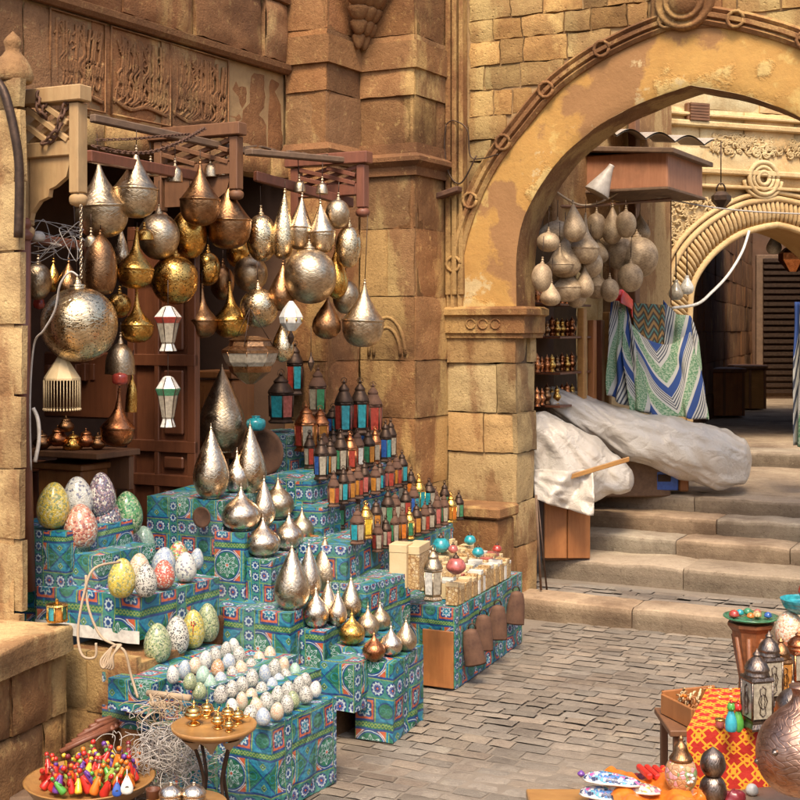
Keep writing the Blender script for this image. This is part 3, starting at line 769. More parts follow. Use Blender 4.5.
# boss above the crown
bc = onw(687, 3); mb = MB(); MX = Matrix((D2, UP, N2)).transposed()
mb.lathe(spl([(.16, 0), (.17, .06), (.17, .06), (.155, .09), (.12, .07), (.12, .07), (.11, .10), (.085, .09), (.085, .09), (.07, .11), (.03, .13), (0, .135)], 3), 28, wp(bc[0], bc[1]+.0, 0), M=MX, col=(.9, .86, .82))
mb.box(wp(bc[0], bc[1]+.02, .02), D2*.40, N2*.05, UP*.36, .01, 0, (.9, .86, .82)); mb.build('crown_boss', M['stone'], gate)
# hanging cable and lamp bracket by the strip
q0 = wp(sL+.02, 2.95, .09)
mb = MB(); mb.tube(smooth_path([q0, q0+UP*-.14+D2*-.01, q0+UP*-.30+D2*.02, q0+UP*-.36+D2*.1, q0+UP*-.2+D2*.2]), .005, 6); mb.tube(smooth_path([q0, q0+D2*.05+UP*.02, q0+D2*.14-UP*.04, q0+D2*.16-UP*.2, q0+D2*.24-UP*.22, q0+D2*.34-UP*.2]), .004, 6)
fx = empty('floodlight', q0-UP*.42, 'small dark floodlight with looping cable beside the ribbed stone strip', 'light fixture')
mb.build('cable', M['iron'], fx); mb = MB(); mb.box(q0-UP*.42+D2*.03+N2*.03, D2*.15+UP*.04, N2*.08, UP*.035, .006); mb.build('housing', M['rust'], fx)

# ============================================================ FAR BUILDING beyond the gate
FU = Vector((math.cos(math.radians(22)), math.sin(math.radians(22)), 0)); FN = Vector((FU.y, -FU.x, 0))
F0 = Vector((P(640, 0, 11).x, 11, 0))
def onf(px, py): p = meet(px, F0, FU); return ((p-F0).dot(FU), H-(py-HY)*p.y/F)
def fp(s, z, o=0.): return F0+FU*s+UP*z+FN*o
far = empty('limestone_building', (F0.x, F0.y, .65), 'pale limestone building with a cushioned pointed portal at the far end beyond the gate', 'building')
fi = [onf(*q) for q in [(688, 425), (688, 345), (688, 312), (692, 282), (710, 255), (735, 236), (758, 228), (775, 225)]]
fo = [onf(*q) for q in [(664, 425), (664, 345), (663, 302), (668, 268), (684, 240), (710, 217), (742, 201), (775, 196)]]
fsa = fi[-1][0]; ci2 = resamp(fi, 52); co2 = resamp(fo, 52)
ci2 += [(2*fsa-a, b) for a, b in ci2[::-1][1:]]; co2 += [(2*fsa-a, b) for a, b in co2[::-1][1:]]
def ins2(s, z, pad=.0):
    if s < co2[0][0]+pad or s > co2[-1][0]-pad: return False
    for k in range(len(co2)-1):
        a, b = co2[k], co2[k+1]
        if min(a[0], b[0]) <= s <= max(a[0], b[0]) and abs(b[0]-a[0]) > 1e-6 and z < a[1]+(b[1]-a[1])*(s-a[0])/(b[0]-a[0])-.05: return True
    return z < 1.5
FS0 = -1.6
mb = MB(); stone_face(mb, None, fp(FS0, .6), FU, 6, FN, courses(5.5, (.26, .34)), (.4, .7), lambda a, b, c, d: not any(ins2(s+FS0, z+.6) for s in (a, b, (a+b)/2) for z in (c, d)), .006, .008, 0, tr=(.9, 1.08))
mb.build('ashlar_wall', M['far_stone'], far)
mb = MB(); shr = [(a+(.04 if a < fsa else -.04), b-.04) for a, b in co2]
mb.prism([(FS0, .6), (shr[0][0], .6)]+shr[1:-1]+[(shr[-1][0], .6), (FS0+6, .6), (FS0+6, 6.2), (FS0, 6.2)], fp(0, 0, -.012), FU, UP, .4 if FU.cross(UP).dot(FN) < 0 else -.4); mb.build('wall_core', M['far_stone'], far)
mb = MB(); n2 = len(ci2)
for k in range(14, n2-14):     # cushion voussoirs : fat rounded ribs radiating from the opening
    for h_ in (0,):
        a, b = ci2[k], co2[k]; p_ = fp(a[0]+(b[0]-a[0])*.12, a[1]+(b[1]-a[1])*.12, .02); q_ = fp(a[0]+(b[0]-a[0])*.80, a[1]+(b[1]-a[1])*.80, .02)
        mb.tube([p_, p_.lerp(q_, .3)+FN*.02, p_.lerp(q_, .6)+FN*.02, q_], .019, 7, col=(.9, .85, .8))
mb.build('cushion_voussoirs', M['far_stone'], far)
for lo, nm, w_ in ((.0, 'portal_arch', .030), (.90, 'portal_arch', .028), (1.12, 'portal_arch', .022)):
    mb = MB(); mb.tube([fp(a[0]+(b[0]-a[0])*lo, a[1]+(b[1]-a[1])*lo, .025) for a, b in zip(ci2, co2)], w_, 8, col=(1.05, 1, .95)); mb.build(nm, M['far_stone'], far)
mb = MB()
def ringf(i, j):
    k = int(round(i*(n2-1))); a, b = ci2[k], co2[k]; return fp(a[0]+(b[0]-a[0])*j, a[1]+(b[1]-a[1])*j, .004)
mb.grid(ringf, n2-1, 1, False, 0, (.9, .85, .8))
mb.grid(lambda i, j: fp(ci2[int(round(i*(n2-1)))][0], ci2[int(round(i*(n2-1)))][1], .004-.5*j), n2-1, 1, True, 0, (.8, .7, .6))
mb.build('portal_ring', M['far_stone'], far, fix=False)
for py, hh in ((172, .05), (187, .03), (126, .05), (117, .03)):
    s_, z_ = onf(720, py); mb = MB(); mb.box(fp(1.4, z_, .03), FU*6, FN*.07, UP*hh, .01, 0, (1, .97, .93)); mb.build('string_course', M['far_stone'], far)
mb = MB(); kc = onf(760, 179)
for rr, th_ in ((.15, .022), (.105, .016), (.06, .02)): mb.tube([fp(kc[0]+math.cos(a)*rr, kc[1]+math.sin(a)*rr*.95, .05) for a in [2*math.pi*q/24 for q in range(25)]], th_, 7)
mb.tube([fp(kc[0]+math.cos(a)*.2, kc[1]-.02+math.sin(a)*.15, .04) for a in [math.pi*(1+q/14) for q in range(15)]], .018, 6)
mb.build('knot_medallion', M['far_stone'], far)
# carved frieze : low scrolling relief
def frieze(pa, pb, name, den):
    s0, z1 = onf(*pa); s1, z0 = onf(*pb); mb = MB(); rs = random.Random(4)
    for _ in range(den):
        s, z = rs.uniform(s0, s1), rs.uniform(z0+.02, z1-.02)
        if ins2(s, z-.02, 0): continue
        kx = math.hypot(s-kc[0], z-kc[1])
        if kx < .2: continue
        a0 = rs.uniform(0, 6); r_ = rs.uniform(.02, .045)
        mb.tube([fp(s+math.cos(a0+a)*r_*(1-a/7), z+math.sin(a0+a)*r_*(1-a/7), .012) for a in [q*.7 for q in range(7)]], .009, 4)
    mb.build(name, M['far_stone'], far)
frieze((712, 133), (800, 160), 'carved_frieze', 170); frieze((668, 192), (800, 250), 'carved_spandrel', 330)
vb = onf(684, 121); ve = onf(706, 105)
vt = MB(); vt.box(fp((vb[0]+ve[0])/2, (vb[1]+ve[1])/2, .03), FU*(ve[0]-vb[0]), FN*.06, UP*(ve[1]-vb[1]), .008)
for k in range(6): vt.box(fp((vb[0]+ve[0])/2, vb[1]+(ve[1]-vb[1])*(k+.5)/6, .07), FU*(ve[0]-vb[0])*.86, FN*.02, UP*.02)
vt.build('wooden_vent', M['wood_brown'], far)
# passage inside the portal
pl = fp(ci2[0][0]+.02, 0, -.4); pr = fp(ci2[-1][0]-.02, 0, -.4); pe = G(745, 398, .65)
pe.z = 0; dd = (pe-pl); mb = MB()
L_ = dd.length; u_ = dd.normalized()
nn_ = Vector((u_.y, -u_.x, 0))
stone_face(mb, None, pl+UP*.6, u_, L_+2, nn_, courses(3.3, (.3, .4)), (.5, .8), None, .004, .006, 0, tr=(.7, .95), bulge=.002); mb.build('passage_wall', M['wall_brown'], far)
mb = MB(); mb.box(pl+dd*.5+u_*1.1-nn_*.1+UP*2.2, u_*(L_+2), nn_*.16, UP*3.4); mb.box(pr+dd*.5+u_*1.1+nn_*.4+UP*2.2, u_*(L_+2), nn_*.3, UP*3.4)
mb.box((pl+pr)/2+dd*.12+u_*1.1+UP*3.6, u_*(L_*.45), nn_*4.2, UP*.2); mb.box((pl+pr)/2+dd*1.12+UP*2.2, u_*.2, nn_*4.2, UP*3.4); mb.build('passage_shell', M['interior'], far)
dr = empty('dark_door', pe+Vector((.2, -.3, .65)), 'tall dark slatted door at the end of the passage behind the portal', 'door')
mb = MB(); dc = G(788, 398, .65); dc = Vector((dc.x, pe.y-.25, .65))
mb.box(dc+UP*1.1+Vector((0, .06, 0)), (1.1, 0, 0), (0, .06, 0), (0, 0, 2.2), .01)
mb.build('leaf', M['wood_old'], dr); mb = MB()
for k in range(22): mb.box(dc+UP*(.12+k*.095), (.9, 0, 0), (0, .04, .012), (0, 0, .05))
mb.build('slats', M['iron'], dr)
for k, (px, w_, lb) in enumerate(((718, .5, 'low brown wooden chest nearest the portal, in front of the passage wall'), (744, .42, 'smaller weathered grey wooden chest behind the brown one in the passage'))):
    q = G(px, 416-k*7, .65); ch = empty('wooden_chest', q, lb, 'chest'); mb = MB()
    mb.box(q+UP*.28, Vector((w_, 0, 0)), (0, .6, 0), (0, 0, .52), .01); mb.build('chest_body', M['wood_orange' if k == 0 else 'wood_table'], ch)
    mb = MB(); mb.box(q+UP*.565, Vector((w_+.04, 0, 0)), (0, .64, 0), (0, 0, .05), .01); mb.build('lid', M['wood_brown'], ch)
    mb = MB()
    for s_ in (-1, 0, 1): mb.box(q+UP*.28+Vector((s_*w_*.46, -.306, 0)), (.03, 0, 0), (0, .012, 0), (0, 0, .52))
    mb.build('batten', M['wood_brown'], ch)
# hanging padlock-shaped lantern and the bulbs on wires in front of the far facade
def hang(px, py, d, name, lb, cat, sz, shape, m, chain=.3):
    q = P(px, py, d); o = empty(name, q, lb, cat); mb = MB(); shape(mb, q, sz); mb.build('body', m, o)
    mb = MB(); mb.tube([q+UP*sz, q+UP*(sz+chain)], .005, 5); mb.build('cord', M['iron'], o); return o
def bulb(mb, q, s): mb.lathe(spl([(0, -s), (s*.5, -s*.9), (s*.75, -s*.4), (s*.6, .1*s), (s*.25, s*.7), (s*.22, s)], 3), 14, q)
def box4(mb, q, s): mb.lathe([(s*.3, -s), (s*.9, -s*.3), (s*.9, .1*s), (s*.5, s*.45), (s*.2, s*.5)], 5, q, smooth=False); mb.tube([q+Vector((math.cos(a)*s*.4, 0, s*.5+math.sin(a)*s*.7)) for a in [math.pi*k/8 for k in range(9)]], s*.08, 5)
hang(721, 197, 10.2, 'hanging_lantern', 'small dark hexagonal lantern hanging in front of the far carved wall', 'lantern', .09, box4, M['iron'], .35)
hang(774, 244, 12.6, 'light_bulb', 'bare glass bulb hanging in the dark far passage mouth', 'bulb', .10, bulb, M['g_white'], .25)
hang(676, 290, 9.6, 'light_bulb', 'left bulb of the pair hanging by the left edge of the far portal', 'bulb', .075, bulb, M['g_clear'], .2)
hang(687, 285, 9.6, 'light_bulb', 'right brighter bulb of the pair hanging by the left edge of the far portal', 'bulb', .07, bulb, M['g_white'], .2)
hang(793, 255, 12.4, 'hanging_lantern', 'brown lantern hanging inside the far portal near the right edge', 'lantern', .16, box4, M['copper'], .25)
mb = MB(); pts = [P(749, 231, 10.4), P(742, 252, 10.3), P(728, 275, 10.2), P(712, 292, 10.1), P(697, 304, 10.0), P(672, 308, 9.9)]; mb.tube(smooth_path(pts), .012, 6)
tag(mb.build('white_cable', M['c_white'], origin=pts[0]), 'pale cable swooping down across the dark far portal', 'cable')
mb = MB(); mb.tube(smooth_path([P(655, 197, 9.4), P(710, 207, 9.6), P(760, 212, 9.8), P(830, 215, 10)]), .006, 5); tag(mb.build('white_cable', M['wire'], origin=P(655, 197, 9.4)), 'thin straight wire strung across the top of the far portal', 'cable')
# ============================================================ LAMP SHOP : recess behind the left wall
def wl(px, z=0., off=0.): q = wallpt(px, off); return Vector((q.x, q.y, z))
shop = empty('lamp_shop', wl(150, .5), 'dark timber lined lamp shop recess behind the hanging metal lamps', 'shop')
IN = -N1
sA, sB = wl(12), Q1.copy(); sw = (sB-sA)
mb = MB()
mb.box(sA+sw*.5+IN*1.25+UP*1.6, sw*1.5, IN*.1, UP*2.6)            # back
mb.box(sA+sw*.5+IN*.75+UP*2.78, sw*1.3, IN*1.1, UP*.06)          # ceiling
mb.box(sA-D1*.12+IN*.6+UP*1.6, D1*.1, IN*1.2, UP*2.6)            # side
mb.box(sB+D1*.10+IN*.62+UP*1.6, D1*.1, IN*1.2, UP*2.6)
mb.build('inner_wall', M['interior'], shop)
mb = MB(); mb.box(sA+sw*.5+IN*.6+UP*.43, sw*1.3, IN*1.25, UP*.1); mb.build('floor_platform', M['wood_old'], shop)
mb = MB()
for k in range(3): mb.box(wl(60)+IN*1.0+UP*(1.25+.35*k), D1*.9, IN*.35, UP*.03, .004)
mb.box(wl(64)+IN*.62+UP*1.02, D1*.62, IN*.4, UP*.05, .006); mb.box(wl(64)+IN*.64+UP*.78, D1*.6, IN*.34, UP*.42, .006)
mb.build('shelf', M['wood_door'], shop)
# door leaf, standing open towards the street
dq = P(130, 575, 6.6); dz0, dz1 = .52, 2.22
dn = empty('shop_door', (dq.x, dq.y, dz0), 'tall reddish brown panelled shop door standing open behind the lamps', 'door')
du = D2; dL = P(199, 300, 6.45).x-P(130, 300, 6.6).x
dL /= D2.x
def db(mb, a, b, z0, z1, o=0., th=.03, bev=.004): mb.box(Vector((dq.x, dq.y, 0))+du*(a+b)/2+N2*o+UP*(z0+z1)/2, du*(b-a), N2*th, UP*(z1-z0), bev)
mb = MB(); db(mb, 0, dL, dz0, dz1, -.01, .02)
for a, b in ((0, .045), (dL-.05, dL), (dL*.40, dL*.40+.03)): db(mb, a, b, dz0, dz1, .01, .03)
for z in (dz0+.05, .95, 1.12, 1.55, 1.98, dz1-.04): db(mb, 0, dL, z-.03, z+.03, .012, .03)
mb.build('leaf', M['wood_door'], dn)
for z0, z1 in ((.62, .90), (1.01, 1.07), (1.18, 1.50), (1.60, 1.95), (2.04, 2.14)):
    mb = MB(); db(mb, dL*.40+.055, dL-.075, z0, z1, .012, .02, .008); mb.build('panel', M['wood_door'], dn)
# orange timber box and frame at the right of the doorway
mb = MB(); q = P(224, 418, 7.1); mb.box(q, D2*.26, D1*.2, UP*.42, .01); mb.box(q+UP*.24, D2*.28, D1*.24, UP*.04, .006); mb.box(q-D2*.06-D1*.105, D2*.004, D1*.01, UP*.36)
tag(mb.build('wooden_cabinet', M['wood_orange'], origin=q-UP*.21), 'small orange brown wooden cabinet in the dark beside the open shop door', 'cabinet')
mb = MB(); q = P(78, 487, 6.3); mb.box(q, D2*.27, D1*.25, UP*.2, .01); mb.box(q+UP*.11, D2*.31, D1*.29, UP*.03, .006)
tag(mb.build('wooden_counter', M['wood_orange'], origin=q-UP*.1), 'low brown wooden counter in the dark behind the big mosaic eggs', 'counter')
# brass pots on the shelf
pots = [(42, 440, 9, 'bronze'), (58, 436, 10, 'copper'), (73, 442, 10, 'gold'), (86, 438, 9, 'copper'), (98, 441, 8, 'bronze'), (66, 424, 8, 'bronze'), (108, 436, 7, 'copper')]
desc = ['leftmost squat bronze pot on the dark shelf', 'second copper pot from the left on the dark shelf', 'round brass pot in the middle of the dark shelf', 'copper pot fourth from the left on the dark shelf', 'small bronze pot fifth from the left on the dark shelf', 'bronze pot stacked above the others on the dark shelf', 'rightmost small copper pot on the dark shelf']
for (px, py, r, mm), lb in zip(pots, desc):
    s = 6.2/F; q = P(px, py+r, 6.2); o = empty('brass_pot', q, lb, 'pot', 'pots on the shelf inside the lamp shop'); mb = MB(); R_ = r*s
    mb.lathe(spl([(R_*.5, 0), (R_*.95, R_*.4), (R_, R_*.8), (R_*.6, R_*1.3), (R_*.5, R_*1.4)], 4), 18, q); mb.build('body', M[mm], o)
    mb = MB(); mb.lathe(spl([(R_*.55, R_*1.4), (R_*.62, R_*1.5), (R_*.3, R_*1.75), (R_*.08, R_*1.85), (R_*.1, R_*2.0), (0, R_*2.1)], 3), 14, q); mb.build('lid', M[mm], o)
# plank under those pots
mb = MB(); q = P(80, 452, 6.25); mb.box(q, D2*.47, D1*.3, UP*.03, .004); mb.box(q-UP*.1+D1*.1, D2*.45, D1*.03, UP*.16, .004); tag(mb.build('wooden_shelf', M['wood_brown'], origin=q), 'dark plank shelf holding the row of brass pots inside the shop', 'shelf')
mb = MB(); mb.box(P(85, 385, 6.9), D2*.5, D1*.08, UP*.35, .01); 
for k in range(8): mb.box(P(50+k*9, 372, 6.84), D2*.03, D1*.05, UP*R(.05, .11), .004)
tag(mb.build('wooden_shelf', M['wood_door'], origin=P(85, 400, 6.9)), 'dark back shelf with small goods deep inside the shop', 'shelf')

# ------------------------------------------------------------ wooden lattice brackets and beams that carry the lamps
def bracket(pxL, pxR, yT, yB, d, name, lb, m, lat=True, apron=True, knobL=True):
    s = d/F; L = (pxR-pxL)*s/D2.x; z1 = H-(yT-HY)*s; z0 = H-(yB-HY)*s; hh = z1-z0
    o0 = P(pxL, 330, d); o0.z = 0; o = empty(name, (o0.x, o0.y, z1), lb, 'bracket', 'wooden lattice brackets over the lamp shop')
    def bx(mb, a, b, c, e, out=0., th=.06, bev=.004): mb.box(o0+D2*(a+b)/2+UP*(c+e)/2+N2*out, D2*(b-a), N2*th, UP*(e-c), bev)
    mb = MB(); bx(mb, -.02, L+.02, z1-.055, z1+.006, .01, .075); mb.build('top_rail', M[m], o)
    zm = z0+hh*(.50 if apron and hh > .5 else .40); mb = MB(); bx(mb, .05, L-.04, zm, zm+.06, 0, .055); mb.build('middle_rail', M[m], o)
    for a, zb in ((0, z0), (L-.055, z0+hh*.22)):
        mb = MB(); bx(mb, a+.006, a+.052, zb, z1-.06, 0, .06); mb.build('post', M[m], o)
        mb = MB(); mb.lathe(spl([(.012, -.05), (.033, -.04), (.036, -.015), (.02, 0), (.02, 0), (.03, .006)], 3), 12, o0+D2*(a+.03)+UP*zb); mb.build('turned_knob', M[m], o)
    # crossed lattice laths
    mb = MB(); x0, x1, c0, c1 = .06, L-.055, zm+.06, z1-.07; w = x1-x0; h = c1-c0
    def lath(ax, az, bx_, bz, out):
        a = o0+D2*(x0+ax*w)+UP*(c0+az*h)+N2*out; b = o0+D2*(x0+bx_*w)+UP*(c0+bz*h)+N2*out; t = (b-a); v = t.cross(N2).normalized()
        mb.box((a+b)/2, t, N2*.022, v*.022, .002)
    for q in ((0, .5, .5, 1), (0, 0, 1, 1), (.5, 0, 1, .5)): lath(*q, .0)
    for q in ((0, .5, .5, 0), (0, 1, 1, 0), (.5, 1, 1, .5)): lath(*q, .023)
    mb.build('lattice', M[m], o)
    if apron:
        zc = zm; pts = [(.06, zc), (L-.06, zc), (L-.06, zc-.03), (L-.075, zc-.08), (L-.13, zc-.115), (L-.16, zc-.125), (L-.165, zc-.155), (L-.21, zc-.17), (L-.25, zc-.215), (L-.262, zc-.25), (L-.285, zc-.262)]
        pts = [(max(a, .062), max(b, z0+.02)) for a, b in pts]+[(.062, z0+.02)]
        mb = MB(); mb.prism(pts, o0+N2*.012, D2, UP, .025 if D2.cross(UP).dot(N2) < 0 else -.025); mb.build('ogee_panel', M[m], o)
    return o0, L, z0, z1
dW = wallpt(20).y
bracket(20, 92, 94, 226, 5.2, 'lattice_bracket', 'pale sunlit wooden lattice bracket with ogee panel, nearest the pillar on the left', 'wood_pale')
bracket(156, 246, 131, 212, 6.55, 'lattice_bracket', 'brown wooden lattice bracket in the middle, above the bronze onion lamps', 'wood_brown', apron=True)
bracket(292, 368, 158, 226, 6.95, 'lattice_bracket', 'dark red brown lattice bracket at the right end, beside the pilaster', 'wood_red', apron=False)
def beam(a, b, w, h, m, lb, name='wooden_beam'):
    mb = MB(); u = (b-a); v = UP.cross(u).normalized(); n = 8
    mb.box((a+b)/2, u, v*w, UP.lerp(UP, 1)*h, .005); tag(mb.build(name, M[m], origin=a), lb, 'beam')
beam(P(88, 156, 5.35), P(205, 178, 6.45), .035, .05, 'wood_red', 'dark red beam between the pale bracket and the middle bracket')
beam(P(255, 176, 6.45), P(352, 203, 6.9), .035, .05, 'wood_red', 'dark red beam between the middle bracket and the right bracket')
beam(P(92, 118, 5.6), P(250, 152, 6.6), .035, .035, 'wood_old', 'weathered pole under the inscription stones, draped with chains')
beam(P(248, 152, 6.3), P(362, 162, 6.9), .06, .03, 'wood_old', 'splintered old plank lying over the right hand brackets')
beam(P(30, 238, 5.5), P(110, 250, 5.9), .04, .04, 'wood_red', 'short dark red rail behind the tangled wires on the left')
mb = MB()
for k in range(14):
    a = P(252+k*7+R(-3, 3), 149+k*.8+R(-3, 3), 6.4+k*.03); mb.box(a, D1*R(.05, .12)+UP*R(-.02, .02), D2*R(.01, .03), UP*.008, .001)
tag(mb.build('splintered_wood', M['wood_old'], origin=P(252, 149, 6.4)), 'heap of splinters and old laths lying on the plank above the right brackets', 'wood scraps')
q = P(24, 240, 5.15); mb = MB(); z1 = q.z; mb.tube([Vector((q.x, q.y, z1)), Vector((q.x, q.y, z1-.7)), P(29, 590, 5.25)], .027, 8)
mb.lathe(spl([(.03, 0), (.036, .02), (.02, .04), (.03, .06), (.02, .085), (0, .09)], 3), 12, q)
tag(mb.build('wooden_post', M['wood_red'], origin=P(29, 590, 5.25)), 'slim dark red wooden post with turned top beside the stone pillar', 'post')
# chains
def chainpath(mb, pts, link=.028, r=.0035):
    pts = smooth_path(pts, 8); L = [0]
    for i in range(1, len(pts)): L.append(L[-1]+(pts[i]-pts[i-1]).length)
    n = int(L[-1]/(link*.72)); j = 0
    for k in range(n):
        t = (k+.5)*L[-1]/n
        while j < len(L)-2 and L[j+1] < t: j += 1
        c = pts[j].lerp(pts[j+1], (t-L[j])/max(L[j+1]-L[j], 1e-6)); u = (pts[j+1]-pts[j]).normalized()
        a = u.orthogonal().normalized(); a = Matrix.Rotation(math.pi/2*(k % 2), 3, u) @ a
        mb.tube([c+u*math.cos(w)*link*.5+a*math.sin(w)*link*.30 for w in [2*math.pi*q/8 for q in range(9)]], r, 4)
def chain(pts, lb, link=.028, r=.0035, m='rust'):
    mb = MB(); chainpath(mb, pts, link, r); tag(mb.build('iron_chain', M[m], origin=pts[0], fix=False), lb, 'chain')
chain([P(40, 92, 5.1), P(38, 104, 5.08), P(44, 116, 5.1), P(46, 100, 5.1), P(50, 92, 5.1)], 'thick rusty chain bunched over the left end of the pale bracket', .04, .006)
chain([P(74, 90, 5.08), P(64, 110, 5.06), P(58, 128, 5.06), P(50, 140, 5.08), P(42, 143, 5.1)], 'thick rusty chain slung diagonally across the pale lattice', .04, .006)
chain([P(92, 146, 5.3), P(120, 152, 5.4), P(150, 152, 5.6), P(180, 142, 5.8), P(205, 128, 6.1)], 'rusty chain swagged above the two big silver onion lamps', .026)
chain([P(96, 140, 5.6), P(130, 139, 5.7), P(165, 136, 5.9), P(190, 134, 6.1)], 'thin upper chain hung straight behind the swagged chain', .02, .0025)
def wires(name, n, cx, cy, rx, ry, d, m, lb, cat, r=.002, seed=1):
    rs = random.Random(seed); mb = MB()
    for _ in range(n):
        p = [P(cx+rs.uniform(-rx, rx), cy+rs.uniform(-ry, ry), d+rs.uniform(-.1, .1)) for _ in range(5)]
        mb.tube(smooth_path(p, 7), r, 4, cap=False)
    tag(mb.build(name, M[m], origin=P(cx, cy, d), fix=False), lb, cat)
wires('wire_tangle', 9, 55, 240, 30, 22, 5.3, 'wire', 'tangle of thin bare wires hanging under the pale bracket', 'wires', .0016, 3)
mb = MB(); q = P(38, 237, 5.25); mb.lathe(spl([(0, -.02), (.025, -.015), (.03, .005), (.018, .02), (0, .025)], 3), 12, q); tag(mb.build('wire_spool', M['wire'], origin=q), 'small pale spool caught in the wires under the pale bracket', 'spool')

# ------------------------------------------------------------ lamps
PR = dict(
 onion=[(0, 0), (.38, .012), (.72, .075), (.93, .19), (1, .33), (1, .40), (1, .40), (1.03, .405), (1.03, .425), (1.03, .425), (.93, .455), (.68, .56), (.44, .68), (.25, .79), (.14, .88), (.07, .96), (.05, 1)],
 bottle=[(0, 0), (.45, .02), (.82, .10), (.98, .23), (1, .32), (1, .32), (1.03, .33), (1.03, .35), (1.03, .35), (.88, .42), (.5, .55), (.27, .67), (.16, .8), (.1, .92), (.07, 1)],
 tear=[(0, 0), (.30, .008), (.70, .08), (.94, .2), (1, .31), (.94, .44), (.76, .58), (.52, .72), (.28, .85), (.12, .95), (.04, 1)],
 slim=[(0, 0), (.35, .01), (.75, .07), (.97, .2), (1, .3), (.9, .44), (.68, .6), (.42, .76), (.2, .9), (.05, 1)],
 globe=[(0, 0), (.31, .018), (.59, .08), (.81, .18), (.95, .31), (1, .45), (.97, .58), (.85, .70), (.65, .80), (.42, .862), (.2, .89), (.2, .89), (.2, .93), (.12, .94), (.1, .985), (.05, 1)],
 bullet=[(.55, 0), (.8, .05), (.96, .2), (1, .4), (.9, .65), (.6, .85), (.25, .96), (.05, 1)],
 dome=[(1.0, 0), (1.0, .04), (.96, .3), (.86, .5), (.66, .66), (.4, .76), (.25, .80), (.2, .86), (.12, .93), (.05, 1)],
 squat=[(.42, 0), (.50, .02), (.82, .12), (1, .30), (.98, .44), (.80, .58), (.52, .69), (.28, .79), (.14, .90), (.04, 1)],
 floor=[(.42, 0), (.50, .015), (.80, .10), (.98, .23), (1, .33), (.90, .47), (.70, .61), (.45, .76), (.2, .91), (.04, 1)],
 conetop=[(0, .0), (.55, .03), (.86, .16), (1, .33), (1, .40), (1, .40), (1.04, .41), (1.04, .43), (1.04, .43), (.85, .52), (.55, .68), (.28, .84), (.08, .97), (.04, 1)],
)
GH = 'metal lamps hanging over the lamp shop'
def lamp(px, yt, yb, r, kind, m, fr, lb, hang=None, floor=False, d=None, seg=28, name=None, cm='iron', group=None):
    if d is None: d = min(wallpt(px).y, 7.0)-fr-.12
    s = d/F; Rr = r*s; Hh = (yb-yt)*s; q = P(px, yb, d)
    prof = spl([(a*Rr, b*Hh) for a, b in PR[kind]], 3)
    o = empty(name or ('pendant_lamp' if not floor else 'metal_lamp'), q, lb, 'lamp', group or (GH if not floor else 'silver lamps standing on the cloth covered stands'), R(0, 6))
    mb = MB(); mb.lathe(prof, seg); mb.build('shade', M[m], o, local=True)
    if floor:
        mb = MB(); mb.lathe([(Rr*.46, -.002), (Rr*.5, .004), (Rr*.46, .010)], 16); mb.build('foot_ring', M[m], o, local=True)
        mb = MB(); k = Hh; t = min(.006, Rr*.12); mb.lathe(spl([(t, k*.985), (t*1.2, k), (t*.5, k+t), (t*.3, k+t*3), (0, k+t*4)], 3), 8); mb.build('finial', M[m], o, local=True)
    else:
        o.rotation_euler[0] = R(-.05, .05); o.rotation_euler[1] = R(-.05, .05)
        mb = MB(); k = Hh; mb.lathe(spl([(.006, k*.98), (.009, k), (.004, k+.008), (.007, k+.016), (0, k+.02)], 3), 10); cap_ = mb.build('cap', M[m], o, local=True)
        hy = hang if hang is not None else max(yt-26, 175)
        up = (yt-hy)*s
        if up > .02:
            mb = MB(); mb.tube([(0, 0, k+.012), (0, 0, k+up*.5), (0, 0, k+up)], .0022, 5); mb.build('wire', M[cm], cap_, local=True)
    return o
L = lamp
# front big ones
L(103, 162, 238, 26.5, 'onion', 'silver_dull', .45, 'big dull silver onion lamp, foremost at the top left', 134)
L(135, 149, 218, 22.5, 'onion', 'silver_dull', .62, 'silver onion lamp hanging just right of the biggest dull silver one', 130)
L(159, 208, 260, 20.5, 'globe', 'silver_dull', .42, 'silver globe lamp between the silver onion lamp and the brass globe', 180)
L(189, 204, 259, 18, 'globe', 'gold', .40, 'brass globe lamp right of the silver globe, under the bronze onion lamp', 178)
L(200, 163, 226, 20, 'onion', 'bronze', .62, 'dark bronze onion lamp under the middle lattice bracket, upper left of two', 150)
L(229, 180, 249, 22.5, 'onion', 'bronze', .50, 'larger dark bronze onion lamp, lower right of two under the middle bracket', 160)
L(98, 234, 294, 18, 'bullet', 'bronze', .30, 'bullet shaped dark bronze lamp with net pattern behind the big pierced globe', 215, d=5.6)
L(134, 231, 289, 18.5, 'bottle', 'gold', .50, 'upper brass bottle lamp with long neck, above its twin', 222)
L(137, 293, 343, 16.5, 'bottle', 'gold', .46, 'lower brass bottle lamp with long neck, beside the big pierced globe', 286)
L(174, 250, 305, 23.5, 'globe', 'gold_p', .48, 'large shining brass globe lamp above the red and white lantern', 232)
L(207, 248, 286, 13, 'globe', 'gold_p', .30, 'small pierced brass globe lamp right of the large brass globe', 230)
L(81, 279, 362, 38, 'globe', 'silver_p', .72, 'largest pierced mirror bright globe lamp hanging low at the left', 205)
L(120, 336, 374, 15, 'dome', 'silver_dull', .38, 'small silver dome lamp with red glow beneath, right of the largest globe', 322)
L(117, 392, 447, 17, 'bottle', 'copper', .30, 'copper vase shaped lamp hanging low in front of the door', 375)
L(203, 287, 338, 14.5, 'bottle', 'bronze', .36, 'small bronze bottle lamp right of the red and white lantern', 270)
L(232, 285, 338, 18, 'bottle', 'gold', .34, 'brass bottle lamp with wide base left of the pierced silver globe', 262)
L(262, 209, 262, 15.5, 'globe', 'silver_p', .36, 'bright silver globe lamp left of the long teardrop lamp', 186)
